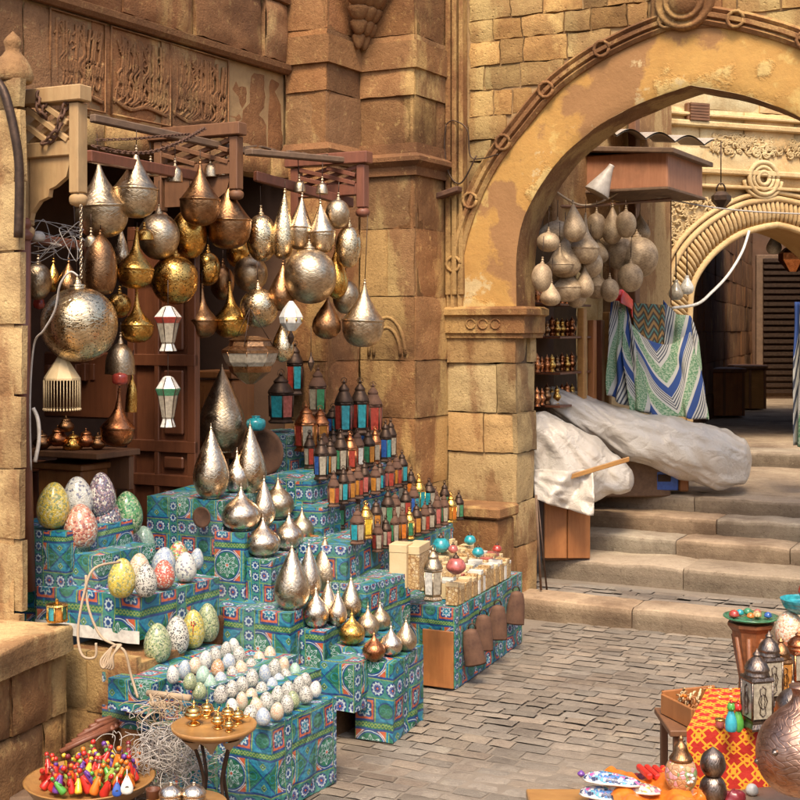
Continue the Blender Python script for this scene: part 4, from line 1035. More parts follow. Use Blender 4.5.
L(282, 192, 259, 11.5, 'slim', 'silver_p', .38, 'long slender silver teardrop lamp hanging from the right beam', 180)
L(299, 196, 250, 12.5, 'conetop', 'silver', .36, 'left one of two small silver cone topped lamps', 180)
L(323, 203, 253, 13.5, 'conetop', 'silver', .36, 'right one of two small silver cone topped lamps', 185)
L(337, 196, 229, 12.2, 'globe', 'silver_dull', .30, 'little silver globe lamp under the right lattice bracket', 182)
L(348, 221, 268, 13, 'globe', 'silver_p', .28, 'egg shaped pale silver lamp beneath the little silver globe', 214)
L(311, 243, 304, 26.5, 'globe', 'silver_dull', .44, 'large plain silver globe lamp in the centre of the right group', 235)
L(281, 264, 311, 13.5, 'tear', 'bronze', .42, 'bronze teardrop lamp against the left side of the large silver globe', 250)
L(260, 284, 328, 19, 'globe', 'silver_p', .44, 'round pierced silver globe lamp above the hexagonal glass lamp', 262)
L(337, 248, 299, 11.5, 'tear', 'gold', .22, 'brass lamp half hidden behind the large plain silver globe', 235)
L(250, 252, 292, 17, 'globe', 'silver_dull', .20, 'tarnished globe lamp half hidden between bronze and silver lamps', 240)
L(346, 276, 314, 13.5, 'globe', 'silver_dull', .16, 'dim silver globe lamp behind the widest bronze bottle lamp', 262)
L(362, 283, 347, 21, 'onion', 'silver_dull', .36, 'wide bronze silver teardrop lamp hanging furthest right by the pilaster', 215)
L(326, 298, 339, 14.5, 'tear', 'bronze', .40, 'dark bronze teardrop lamp below the large plain silver globe', 285)
L(283, 320, 362, 11, 'tear', 'silver_p', .34, 'long pale pierced teardrop lamp below the white enamel lamp', 306)
L(37, 259, 300, 14, 'globe', 'silver_dull', .10, 'dim silver globe lamp in the shade right beside the post', 246, d=5.7)
L(122, 228, 268, 8, 'slim', 'silver', .32, 'thin silver teardrop lamp squeezed between brass and bronze lamps', 215)
L(119, 290, 318, 12, 'globe', 'gold_p', .22, 'little pierced filigree ball lamp behind the lower brass bottle lamp', 270)
L(222, 262, 300, 12, 'globe', 'bronze', .12, 'shaded bronze globe lamp behind the brass bottle lamp', 250)
L(300, 252, 290, 12, 'globe', 'gold', .10, 'brass globe lamp in the shade left of the large silver globe', 240)
L(238, 236, 268, 12, 'globe', 'gold', .12, 'shaded brass globe lamp below the larger dark bronze onion lamp', 226)
L(68, 262, 300, 12, 'tear', 'bronze', .12, 'brown teardrop lamp in shade above the largest globe', 250, d=5.9)
L(52, 262, 292, 8, 'tear', 'gold', .12, 'small brass teardrop lamp in shade left of the largest globe', 250, d=5.95)
L(131, 372, 412, 6, 'bell' if 'bell' in PR else 'dome', 'gold', .26, 'slim brass bell pendant hanging beside the door edge', 350)
for k, (px, yt, yb, r, lb) in enumerate(((151, 160, 176, 8, 'leftmost little metal bell on the red beam'), (175, 162, 182, 8, 'second little metal bell on the red beam, a bit lower'), (211, 160, 177, 7, 'third little bell, left of the last one on the middle bracket'), (226, 158, 176, 8, 'rightmost little bell under the middle bracket'), (145, 226, 240, 9, 'tiny brass bell tucked against the silver globe'), (91, 232, 247, 7, 'tiny silver bell above the bullet shaped lamp'), (300, 178, 192, 6, 'left little bell hanging above the cone topped lamps'), (322, 180, 194, 6, 'right little bell hanging above the cone topped lamps'))):
    L(px, yt, yb, r, 'dome', 'silver_dull' if k != 4 else 'gold', .5 if k < 6 else .3, lb, yt-18, name='metal_bell', group='small bells between the hanging lamps')
# long chain of the biggest globe
chain([P(81, 205, 4.85), P(81, 278, 4.85)], 'bright fine chain carrying the largest pierced globe lamp', .016, .0018, 'silver')
# white flex looping beside the globe
mb = MB(); mb.tube(smooth_path([P(78, 276, 4.84), P(70, 272, 4.84), P(60, 285, 4.86), P(55, 310, 4.9), P(44, 330, 4.95), P(34, 345, 5.05), P(30, 400, 5.08), P(31, 470, 5.1)]), .004, 6)
tag(mb.build('electric_flex', M['wire'], origin=P(78, 276, 4.84)), 'pale electric flex looping from the largest globe to the red post', 'cable')
mb = MB(); mb.tube(smooth_path([P(33, 408, 5.1), P(38, 420, 5.1), P(39, 440, 5.1), P(35, 462, 5.1)]), .008, 6); tag(mb.build('bicycle_tube', M['wire'], origin=P(38, 430, 5.1)), 'pale hose hanging in a curve beside the post', 'hose')
# fringed lampshade
q = P(62, 380, 5.3); s = 5.3/F; o = empty('fringed_lamp', q, 'small white filigree cone lamp with a hanging bead fringe', 'lamp')
mb = MB(); mb.lathe([(18.5*s, 0), (18.5*s, 2*s), (4*s, 24*s), (1*s, 27*s), (.5*s, 27*s)], 8, smooth=False); mb.build('shade', M['ivory'], o, local=True)
mb = MB()
for k in range(36):
    a = 2*math.pi*k/36; x, y = math.cos(a)*18*s, math.sin(a)*18*s; mb.tube([(x, y, 0), (x, y, -28*s+R(-1, 1)*s)], .0015, 4); mb.lathe([(0, -.007), (.004, -.003), (.004, .002), (0, .006)], 6, (x, y, -29*s))
mb.build('bead_fringe', M['ivory'], o, local=True)
mb = MB(); mb.tube([(0, 0, 27*s), (0, 0, 75*s)], .002, 5); mb.build('wire', M['iron'], o, local=True)
# paper thin hexagonal glass lanterns
def hexlant(px, yt, yb, r, d, gm, lb):
    s = d/F; q = P(px, yb, d); h = (yb-yt)*s; r *= s; o = empty('glass_lantern', q, lb, 'lantern', 'small glass lanterns in front of the shop door', .3)
    mb = MB(); mb.lathe([(r*.62, 0), (r*.62, h*.01), (r*.42, h*.16)], 6, smooth=False); mb.build('base', M['g_white'], o, local=True)
    mb = MB(); mb.lathe([(r*.42, h*.16), (r*.50, h*.2), (r*.78, h*.62)], 6, smooth=False); mb.build('glass', M['g_clear'], o, local=True)
    mb = MB(); mb.lathe([(r*.79, h*.62), (r*1.0, h*.74), (r*1.0, h*.755)], 6, smooth=False); mb.build('collar', M[gm], o, local=True)
    mb = MB(); mb.lathe([(r*.98, h*.758), (r*.42, h*.97), (r*.2, h)], 6, smooth=False); mb.build('roof', M['g_white'], o, local=True)
    mb = MB()
    for k in range(6):
        a = math.pi/3*k; mb.tube([(math.cos(a)*r*w, math.sin(a)*r*w, h*z) for w, z in ((.63, 0), (.43, .16), (.8, .62), (1.0, .74), (.43, .97))], .0022, 4)
    mb.build('leading', M['iron'], o, local=True)
    mb = MB(); mb.tube([(0, 0, h), (0, 0, h+26*s)], .002, 5); mb.build('wire', M['iron'], o, local=True)
hexlant(168, 306, 351, 14, 5.4, 'g_red', 'small hexagonal glass lantern with a red band, hanging above the green one')
hexlant(168, 376, 427, 12.5, 5.4, 'g_green', 'small hexagonal glass lantern with a green band in front of the shop door')
mb = MB(); q = P(120, 379, 5.7); mb.lathe(spl([(0, -.03), (.03, -.02), (.035, 0), (.03, .02), (0, .03)], 3), 12, q); tag(mb.build('red_glass_lamp', M['g_red'], origin=q), 'red glass lamp glowing under the small silver dome lamp', 'lamp')
mb = MB(); q = P(39, 303, 5.8); mb.lathe(spl([(0, -.03), (.022, -.02), (.026, 0), (.012, .03), (0, .04)], 3), 12, q); tag(mb.build('red_glass_lamp', M['g_red'], origin=q), 'small red glass lamp below the dim globe beside the post', 'lamp')
# white enamelled star lamp
q = P(291, 331, 6.0); s = 6/F; o = empty('enamel_lamp', q, 'white enamel lamp with brass bosses between silver and bronze lamps', 'lamp')
mb = MB(); mb.lathe([(4*s, 0), (11*s, 8*s), (12*s, 14*s), (8*s, 22*s), (2*s, 30*s)], 6, smooth=False); mb.build('shade', M['c_white'], o, local=True)
for k in range(3):
    a = -1.9+k*.9; mb = MB(); mb.lathe([(0, -.004), (3*s, 0), (0, .006)], 10, (math.cos(a)*11*s, math.sin(a)*11*s, 11*s), M=Matrix.Rotation(math.pi/2, 3, 'Y')); mb.build('brass_boss', M['gold'], o, local=True)
# wide hexagonal glass lamp
q = P(250, 386, 6.0); o = empty('mosque_lamp', q, 'wide hexagonal glass and metal lamp with shallow bowl, lowest of the right group', 'lamp')
mb = MB(); mb.lathe([(4*s, 2*s), (10*s, 6*s), (20*s, 14*s), (22*s, 20*s)], 8, smooth=False); mb.build('bowl', M['bronze'], o, local=True)
mb = MB(); mb.lathe([(22*s, 20*s), (25*s, 24*s), (28*s, 33*s)], 8, smooth=False); mb.build('glass', M['g_clear'], o, local=True)
mb = MB(); mb.lathe([(28.5*s, 33*s), (28.5*s, 36*s), (22*s, 40*s), (20*s, 45*s), (22*s, 46*s), (8*s, 50*s)], 8, smooth=False)
for k in range(8):
    a = 2*math.pi*k/8; mb.tube([(math.cos(a)*22*s, math.sin(a)*22*s, 20*s), (math.cos(a)*28.3*s, math.sin(a)*28.3*s, 34*s)], .003, 4)
mb.build('rim', M['bronze'], o, local=True)
mb = MB()
for k in range(3):
    a = 2*math.pi*k/3+.4; mb.tube([(math.cos(a)*24*s, math.sin(a)*24*s, 40*s), (0, 0, 78*s)], .0022, 4)
mb.build('chains', M['iron'], o, local=True)
for px, y0, y1, lb in ((291, 328, 346, 'small dark diamond pendant below the white enamel lamp'), (311, 352, 372, 'lone dark diamond pendant right of the teal tower lantern'), (131, 392, 408, 'thin brass tassel hanging by the door edge')):
    q = P(px, y1, 6.1); h = (y1-y0)*s; mb = MB(); mb.lathe([(0, 0), (.012, h*.3), (.016, h*.5), (.005, h*.8), (.003, h)], 6, q, smooth=False); mb.tube([q+UP*h, q+UP*(h+.12)], .0015, 4); tag(mb.build('pendant', M['iron'], origin=q), lb, 'pendant')
# ============================================================ stone bench, pillar, shop steps on the left
def tread(pxy, pz, z0, z1, back, fwd, name='step'):
    a = G(pxy[0], pxy[1], z1)
    return a
sst = empty('shop_steps', G(347, 732, 0), 'brown stone steps between the stalls leading up to the lamp shop', 'steps')
NS = D2
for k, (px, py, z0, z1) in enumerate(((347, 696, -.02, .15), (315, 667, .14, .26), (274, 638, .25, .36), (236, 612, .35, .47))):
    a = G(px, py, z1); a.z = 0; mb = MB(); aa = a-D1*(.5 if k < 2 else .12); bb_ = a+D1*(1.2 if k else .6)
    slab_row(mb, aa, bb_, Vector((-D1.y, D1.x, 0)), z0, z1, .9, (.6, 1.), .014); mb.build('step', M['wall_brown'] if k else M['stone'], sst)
bench = empty('stone_ledge', G(60, 640, .5), 'sandstone ledge with broad coping stone in the lower left corner', 'ledge')
b0 = G(77, 623, .60); b1 = G(0, 653, .60); bu = (b1-b0).normalized(); bn = Vector((-bu.y, bu.x, 0))
if bn.x < 0: bn = -bn
mb = MB(); mb_in = -bn
cf = [b0+bu*1.6-UP*0, b0]
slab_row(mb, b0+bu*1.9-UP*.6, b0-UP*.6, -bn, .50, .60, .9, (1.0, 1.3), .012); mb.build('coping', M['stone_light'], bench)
mb = MB(); stone_face(mb, None, b0+bu*1.9-bn*.05-UP*.6, -bu, 1.9, bn, [.26, .24], (.18, .3), None, .008, .008, 0, tr=(.8, 1.15)); mb.box(b0+bu*.95-bn*.5-UP*.36, bu*1.86, bn*.82, UP*.46)
mb.box(b0-bn*.3-UP*.345, -bu*.01, bn*.5, UP*.49, 0, 0, (.8, .8, .8)); mb.build('ledge_face', M['stone'], bench)
mb = MB(); sfp = Vector((b0.x, b0.y, 0))+D1*.10-D2*.24; stone_face(mb, None, sfp, D2, .44, N2, [.24, .23], (.2, .34), None, .006, .006, 0, tr=(.75, 1.05)); mb.box(sfp+D2*.22+UP*.22-N2*.16, D2*.42, N2*.3, UP*.44); mb.build('side_face', M['stone'], bench)
pil = empty('stone_pillar', P(10, 610, 5.1), 'pale sandstone block pillar at the left edge beside the red post', 'pillar')
pq = P(20, 612, 4.95); pq.z = 0
rv = Vector((pq.x, pq.y, 0)).normalized()
mb = MB(); stone_face(mb, None, pq-D2*.8+UP*.4, D2, .8, N2, [.22, .28, .27, .28, .27, .28, .27, .28, .12], (.8, .9), None, .006, .006, 0, tr=(.8, 1.18)); mb.box(pq-D2*.42+UP*1.5+rv*.13, D2*.78, rv*.24, UP*2.3); mb.build('pillar_blocks', M['stone_light'], pil)
mb = MB(); mb.lathe(spl([(.07, 0), (.08, .03), (.06, .08), (.03, .12), (.035, .16), (0, .2)], 3), 14, pq-D2*.09+UP*2.66-N2*.06); mb.build('pillar_cap', M['stone_light'], pil)
mb = MB(); mb.tube(smooth_path([pq-D2*.1+UP*2.66+N2*.03, pq-D2*.04+UP*2.60+N2*.04, pq-D2*.0+UP*2.45+N2*.03, pq+D2*.015+UP*2.3+N2*.02, pq+D2*.01+UP*2.05+N2*.02]), .018, 7); tag(mb.build('thick_cable', M['iron'], origin=pq+UP*2.05), 'thick dark cable running down the corner of the left pillar', 'cable')

# ============================================================ cloth covered stands
def cloth_box(px, py, z1, z0, wl_, wr_, lb, uo=None, m='khay', dl=None, dr_=None, top=None, name='cloth_covered_box', C0=None):
    """near upper corner seen at (px,py); extends wl_ to the left along the gate direction and wr_ back along the street"""
    c = C0 if C0 is not None else G(px, py, z1); c = Vector((c.x, c.y, 0)); u = (dl or -D2); v = (dr_ or D1); uo = uo if uo is not None else (R(0, 3), R(0, 3))
    mb = MB(); mb.uv = []; sd = R(0, 99); us_ = R(.85, 1.3)
    def addg(o, a, la, b, lb_, nrm, U0, V0, up):
        na, nb = max(4, int(la/.035)), max(4, int(lb_/.035)); base = len(mb.v)
        def fn(i, j):
            p = o+a*la*i+b*lb_*j; e = min(i, 1-i, j, 1-j); k = min(1, e*10)*(1.5+.8*math.sin(p.z*70+sd+MN.noise(p*6)*5)*(0 if up else 1))
            n = MN.noise(p*7+Vector((sd, 0, 0)))*.007+MN.noise(p*19+Vector((sd, 4, 0)))*.003
            low = (1-j)**3*.012 if not up else 0
            return p+nrm*(n*k+low*math.sin((i*la)*40+sd)*k)+Vector((0, 0, MN.noise(p*5+Vector((0, sd, 0)))*.006))
        mb.grid(fn, na, nb, True)
        for j in range(nb+1):
            for i in range(na+1): mb.uv.append(((U0+la*i/na)*us_, (V0+lb_*j/nb)*us_))
    h = z1-z0
    nf = Vector((u.y, -u.x, 0)); nf = nf if nf.dot(v) < 0 else -nf
    ns = Vector((v.y, -v.x, 0)); ns = ns if ns.dot(u) < 0 else -ns
    addg(c+u*wl_+UP*z0, -u, wl_, UP, h, nf, uo[0], uo[1], False)
    addg(c+UP*z0, v, wr_, UP, h, ns, uo[0]+wl_, uo[1], False)
    addg(c+u*wl_+UP*z1, -u, wl_, v, wr_, UP, uo[0], uo[1]+h, True)
    addg(c+u*wl_+v*wr_+UP*z0, -v, wr_, UP, h, -ns, uo[0]-wr_, uo[1], False)
    o = mb.build(name, M[m], origin=(c.x, c.y, z0)); return tag(o, lb, 'covered box', 'boxes draped in blue green printed cloth')
CB = cloth_box
# egg stand
eg1 = (66, 532, .885)
CB(66, 532, .885, .50, .40, .40, 'highest cloth covered box at the far left under the big yellow egg')
CB(98, 556, .79, .50, .46, .35, 'second cloth covered box of the egg stand under the large pink egg')
CB(140, 598, .655, .49, .52, .50, 'wide cloth covered box with white hem under the middle row of mosaic eggs', uo=(0., .175))
CB(133, 694, .41, .30, .2, .55, 'low cloth covered box hanging below the white hem, beside the rope', C0=G(152, 684, .41)+Vector((0, 0, 0)))
CB(218, 684, .40, .2, .50, .55, 'low cloth covered box carrying the back rows of little eggs', C0=G(212, 688, .40))
CB(245, 700, .36, .0, .40, .50, 'cloth covered box under the middle rows of little eggs')
CB(271, 726, .32, .0, .36, .42, 'nearest cloth covered box in front, with rosettes, under the front rows of little eggs', uo=(.12, 0.))
# white hem of the wide box
c = G(140, 598, .655); mb = MB()
mb.grid(lambda i, j: Vector((c.x, c.y, 0))-D2*(.52*(1-i))+N2*(.008+.004*math.sin(i*30))+UP*(.475+.05*j), 30, 3); tag(mb.build('cloth_hem', M['c_white'], origin=c), 'plain white hem of cloth below the wide egg box', 'cloth')
# silver lamp stands : strips running back, descending to the right
SD_ = Vector((.36, .93, 0)).normalized()
def strip(Ln, Y, z, z0, w, l, lb, uo): CB(0, 0, z, z0, w, l, lb, C0=Vector((Ln+.36*(Y-5.95), Y, z)), dr_=SD_, uo=uo)
strip(-.755, 5.84, .933, .48, .42, .75, 'tall cloth covered box with dark discs under the big silver teardrop lamps', (.13, .02))
strip(-.610, 5.74, .80, .44, .16, .7, 'narrow cloth covered strip under the first squat silver lamps', (.0, .30))
strip(-.475, 5.70, .69, .38, .16, .65, 'narrow cloth covered strip one tier lower, under three squat silver lamps', (.20, .1))
strip(-.285, 5.46, .505, .20, .40, .6, 'cloth covered box with a large green medallion under three tall silver teardrops', (.13, .37))
strip(-.160, 5.50, .42, .14, .16, .5, 'cloth covered strip under the little silver lamps left of the front box', (.3, .0))
CB(393, 664, .328, .0, .175, .36, 'front cloth covered box on the cobbles under the smallest silver lamps', uo=(.0, .19), dr_=(G(424, 719, 0)-G(393, 744, 0)).normalized())
CB(0, 0, .33, .14, .16, .34, 'side half of the front box resting on the brown step', C0=G(354, 668, .33)+Vector((0, .03, 0)), uo=(.5, .02))
strip(.0, 5.50, .348, .14, .15, .4, 'lowest cloth covered strip joining the front box, under the squat yellowish lamp', (.1, .0))
# lantern stand : tiers descending to the right
rows = [(1.12, (296, 433), (373, 431)), (.96, (316, 481), (394, 461)), (.85, (327, 507), (404, 486)), (.72, (350, 546), (430, 508)), (.64, (369, 552), (458, 522))]
tl = ['topmost', 'second', 'third', 'fourth', 'lowest']
for k, (z, a, b) in enumerate(rows):
    pa, pb = G(*a, z), G(*b, z)
    if k == 0: pa = P(296, 433, 7.1); pb = pa+D1*.6; pa.z = pb.z = z
    v = (pb-pa).normalized(); v = Vector((v.x, v.y, 0)).normalized()
    CB(0, 0, z, z-.42 if k < 3 else .3, .34 if k else .4, (pb-pa).length*.98, tl[k]+' cloth covered tier of the lantern stand, descending beside the pilaster', C0=pa-v*.05, dr_=v, uo=(.3+.1*k, .0))
CB(0, 0, 1.13, .7, .32, .4, 'cloth covered block with a dark round tray, behind the lanterns and teardrop lamps', C0=P(292, 432, 7.0), uo=(.0, .28))
CB(0, 0, .56, .2, .42, .4, 'cloth covered block with red star squares between silver lamps and inlaid boxes', C0=G(366, 548+38, .56), uo=(.0, .265))
# table with the inlaid boxes
tdir = (G(523, 640, 0)-G(456, 688, 0)).normalized(); tC = G(456, 609, .38)
CB(0, 0, .38, .0, .45, 1.02, 'long cloth covered table on the cobbles bearing the inlaid boxes', C0=tC, dr_=tdir, uo=(.15, .235))
mb = MB(); mb.box(Vector((tC.x, tC.y, .14))-D2*.085+N2*.018, D2*.16, N2*.012, UP*.27, .003); tag(mb.build('plywood_board', M['wood_orange'], origin=(tC.x, tC.y, 0)), 'bare orange plywood board leaning on the end of the long table', 'board')
mb = MB(); q = P(306, 542, 6.2); mb.box(q, D2*.13, N2*.02, UP*.07, .003); tag(mb.build('wooden_block', M['wood_orange'], origin=q), 'small orange wood block between the silver lamps and the lowest lanterns', 'block')
# dark round trays leaning on the stands
for px, py, r, d, lb in ((203, 517, 10.5, 5.83, 'small dark round metal disc hanging on the tall cloth covered box'), (264, 452, 24, 6.85, 'large dark round tray leaning behind the silver teardrop lamps')):
    q = P(px, py, d); s = d/F; MX2 = Matrix((D2, UP, N2)).transposed(); mb = MB(); mb.lathe([(0, 0), (r*s*.8, .002), (r*s, .008), (r*s, .014), (r*s*.8, .008), (0, .006)], 28, q, M=MX2); tag(mb.build('metal_tray', M['rust'], origin=q), lb, 'tray')
# ------------------------------------------------------------ standing silver lamps
FL = [(222, 368, 452, 23.5, 'floor', 'silver_dull', 1.06, 'largest dusky teardrop lamp standing highest at the back of the silver group'),
 (211, 428, 498, 18, 'floor', 'silver', .935, 'tall engraved silver teardrop lamp, leftmost of the silver group'),
 (250, 425, 492, 16.5, 'floor', 'silver', .935, 'tall engraved silver teardrop lamp right of the small onion one'),
 (237, 452, 493, 13, 'squat', 'silver_floor', .935, 'small silver onion lamp squeezed between two tall teardrops'),
 (241, 488, 530, 19.5, 'squat', 'silver_floor', .803, 'squat wide silver onion lamp on the second tier, furthest left'),
 (264, 480, 526, 11.5, 'floor', 'silver_floor', .803, 'slender silver teardrop lamp between two squat onion lamps'),
 (278, 479, 518, 16, 'squat', 'silver_dull', .803, 'duller squat silver lamp behind the slender teardrop'),
 (263, 519, 556, 17.5, 'squat', 'silver_floor', .692, 'squat silver onion lamp leading the third tier'),
 (289, 514, 549, 14.5, 'squat', 'silver_floor', .692, 'squat silver onion lamp in the middle of the third tier'),
 (302, 509, 541, 12, 'squat', 'silver_dull', .692, 'ribbed silver onion lamp last on the third tier'),
 (292, 547, 609, 18, 'floor', 'silver', .505, 'large engraved teardrop lamp in front of the green medallion cloth'),
 (309, 545, 601, 12.5, 'floor', 'silver_floor', .505, 'narrow bright teardrop lamp between two wider ones'),
 (325, 538, 592, 14.5, 'floor', 'silver_dull', .505, 'smooth pale teardrop lamp behind the narrow bright one'),
 (316, 589, 627, 13, 'squat', 'silver_floor', .42, 'little silver onion lamp first in the row below the large teardrop'),
 (328, 582, 622, 11, 'floor', 'silver_floor', .42, 'little pointed silver lamp behind the first onion lamp in the row'),
 (338, 592, 625, 9.5, 'floor', 'silver_floor', .42, 'little narrow silver lamp third along the row'),
 (351, 579, 617, 11.5, 'floor', 'silver', .42, 'taller little silver lamp at the end of the row'),
 (352, 614, 644, 13, 'squat', 'gold', .35, 'squat yellowish silver lamp at the left of the two small rows'),
 (368, 607, 636, 11.5, 'squat', 'silver_dull', .35, 'squat silver lamp in the middle of the back small row'),
 (380, 603, 630, 10.5, 'squat', 'silver_dull', .35, 'squat silver lamp at the right of the back small row'),
 (374, 634, 660, 11.5, 'squat', 'copper', .332, 'brownish little onion lamp nearest the corner of the front box'),
 (391, 627, 655, 11.5, 'squat', 'silver_floor', .332, 'little bright onion lamp in the middle of the front box edge'),
 (406, 621, 650, 11, 'floor', 'silver_dull', .332, 'little onion lamp at the far end of the front box edge')]
for px, yt, yb, r, kd, m, z, lb in FL:
    d = (H-z)*F/(yb-HY); L(px, yt, yb, r, kd, m, 0, lb, floor=True, d=d, seg=24)
# ------------------------------------------------------------ eggs
EP = [(0, 0), (.38, .02), (.72, .10), (.93, .25), (1, .42), (.93, .60), (.76, .76), (.50, .90), (.25, .975), (0, 1)]
EM = {}
def egg(px, yt, yb, r, m, z, lb, d=None, group='mosaic eggs standing on the egg stand', name='mosaic_egg', pos=None, seg=20, tilt=.08):
    if pos is None: d = d or (H-z)*F/(yb-HY); q = P(px, yb, d); s = d/F; rr, hh = r*s, (yb-yt)*s
    else: q = Vector(pos); rr, hh = r, yb
    key = (seg, m)
    if key not in EM:
        mb = MB(); mb.lathe([(a, b*2.7) for a, b in spl(EP, 3)], seg); o = mb.build(name, EGG[m], origin=(0, 0, 0)); EM[key] = o.data
    else: o = bpy.data.objects.new(name, EM[key]); C.objects.link(o)
    o.location = q; o.scale = (rr, rr, hh/2.7); o.rotation_euler = (R(-tilt, tilt), R(-tilt, tilt), R(0, 6)); tag(o, lb, 'egg', group); return o
# object coordinates are in mesh units, so the mosaics are scaled to the unit egg
BE = [(52, 482, 529, 16.5, 'yellow', .885, 'big yellow mosaic egg at the far left of the top tier'), (79, 476, 520, 15.5, 'white', .90, 'big white mosaic egg at the back behind the yellow one'),
 (103, 472, 518, 14, 'mauve', .90, 'mauve mosaic egg furthest back between the white and green ones'), (81, 504, 549, 17, 'pink', .80, 'large pink and red mosaic egg in front on the second tier'),
 (106, 498, 541, 15, 'navy', .80, 'dark blue and white mosaic egg between the pink and green ones'), (129, 491, 535, 15, 'green', .80, 'large green mosaic egg at the right of the top group'),
 (112, 535, 573, 14.5, 'white', .66, 'plain white spotted egg leading the middle group'), (131, 531, 562, 12, 'mauve', .66, 'dark mauve egg behind the plain white spotted egg'), (143, 526, 559, 12, 'mint', .66, 'smooth mint green egg at the back of the middle group'),
 (157, 522, 553, 11, 'purple', .66, 'deep purple mosaic egg at the back of the middle group'), (121, 558, 598, 14, 'yellow', .657, 'golden yellow egg at the front corner of the wide box'), (139, 553, 583, 11, 'cream', .657, 'cream and red flecked egg behind the white speckled one'),
 (146, 563, 597, 11.5, 'speck', .657, 'white egg with dark and red specks next to the golden one'), (163, 547, 577, 12, 'blue', .657, 'pale blue striped egg above the red one'), (164, 560, 589, 11, 'redspeck', .657, 'bright red egg with white specks'),
 (178, 541, 566, 10, 'multi', .657, 'red and yellow striped egg behind the white one at the right'), (186, 552, 582, 11, 'white', .657, 'white dotted egg at the right end of the middle group'), (196, 548, 570, 7, 'blue', .657, 'small blue egg half hidden at the right end of the middle group'),
 (158, 623, 663, 14, 'olive', .41, 'olive green mosaic egg leading the lower row of four'), (177, 616, 655, 12.5, 'speck', .41, 'black and white speckled egg second in the lower row of four'), (193, 609, 648, 12, 'yellow', .41, 'yellow egg with a painted red flower, third in the lower row'), (208, 603, 642, 11.5, 'olive', .41, 'pale green speckled egg last in the lower row of four')]
for e in BE: egg(*e)
# painted flower on the yellow egg
q = P(193, 628, (H-.41)*F/318-.052); mb = MB(); mb.tube([q+UP*-.03, q+UP*.012], .0018, 5)
for k in range(5): a = 2*math.pi*k/5; mb.lathe([(0, -.004), (.004, 0), (0, .004)], 6, q+Vector((math.cos(a)*.008, 0, .018+math.sin(a)*.008)))
tag(mb.build('painted_flower', M['c_red'], origin=q), 'little red flower painted on the yellow egg', 'decoration')
ordw = ['first', 'second', 'third', 'fourth', 'fifth', 'sixth', 'seventh', 'eighth', 'ninth', 'tenth', 'eleventh', 'twelfth', 'thirteenth', 'fourteenth', 'fifteenth', 'sixteenth', 'seventeenth', 'eighteenth', 'nineteenth', 'twentieth']
cols = ['speck', 'cream', 'mint', 'blue', 'white', 'speck', 'olive', 'speck', 'cream', 'orange', 'white']
cn = dict(speck='black speckled white', cream='cream and brown flecked', mint='pale mint green', blue='pale blue flecked', white='plain white', olive='olive green flecked', orange='orange brown speckled', redspeck='red flecked')
def rowegg(a, b, z, n, what, r=.0255, h=.068, skip=0):
    pa, pb = G(*a, z), G(*b, z)
    for k in range(n):
        t = k/(n-1); q = pa.lerp(pb, t)+D2*R(-.008, .008)+D1*R(-.006, .006); q.z = z+.001; m = random.choice(cols)
        egg(0, 0, h*R(.9, 1.08), r*R(.9, 1.08), m, z, 'little %s egg, %s from near end of %s' % (cn[m], ordw[k], what), pos=q, group='little mosaic eggs in rows', seg=14, tilt=.15)
rowegg((172, 684), (234, 655), .402, 7, 'back left row')
rowegg((190, 690), (240, 664), .402, 5, 'second back row')
rowegg((200, 700), (270, 664), .364, 8, 'third row')
rowegg((218, 704), (284, 673), .364, 7, 'fourth row')
rowegg((232, 716), (296, 680), .324, 8, 'fifth row')
rowegg((248, 723), (305, 690), .324, 7, 'sixth row')
rowegg((265, 726), (316, 698), .324, 6, 'frontmost row')
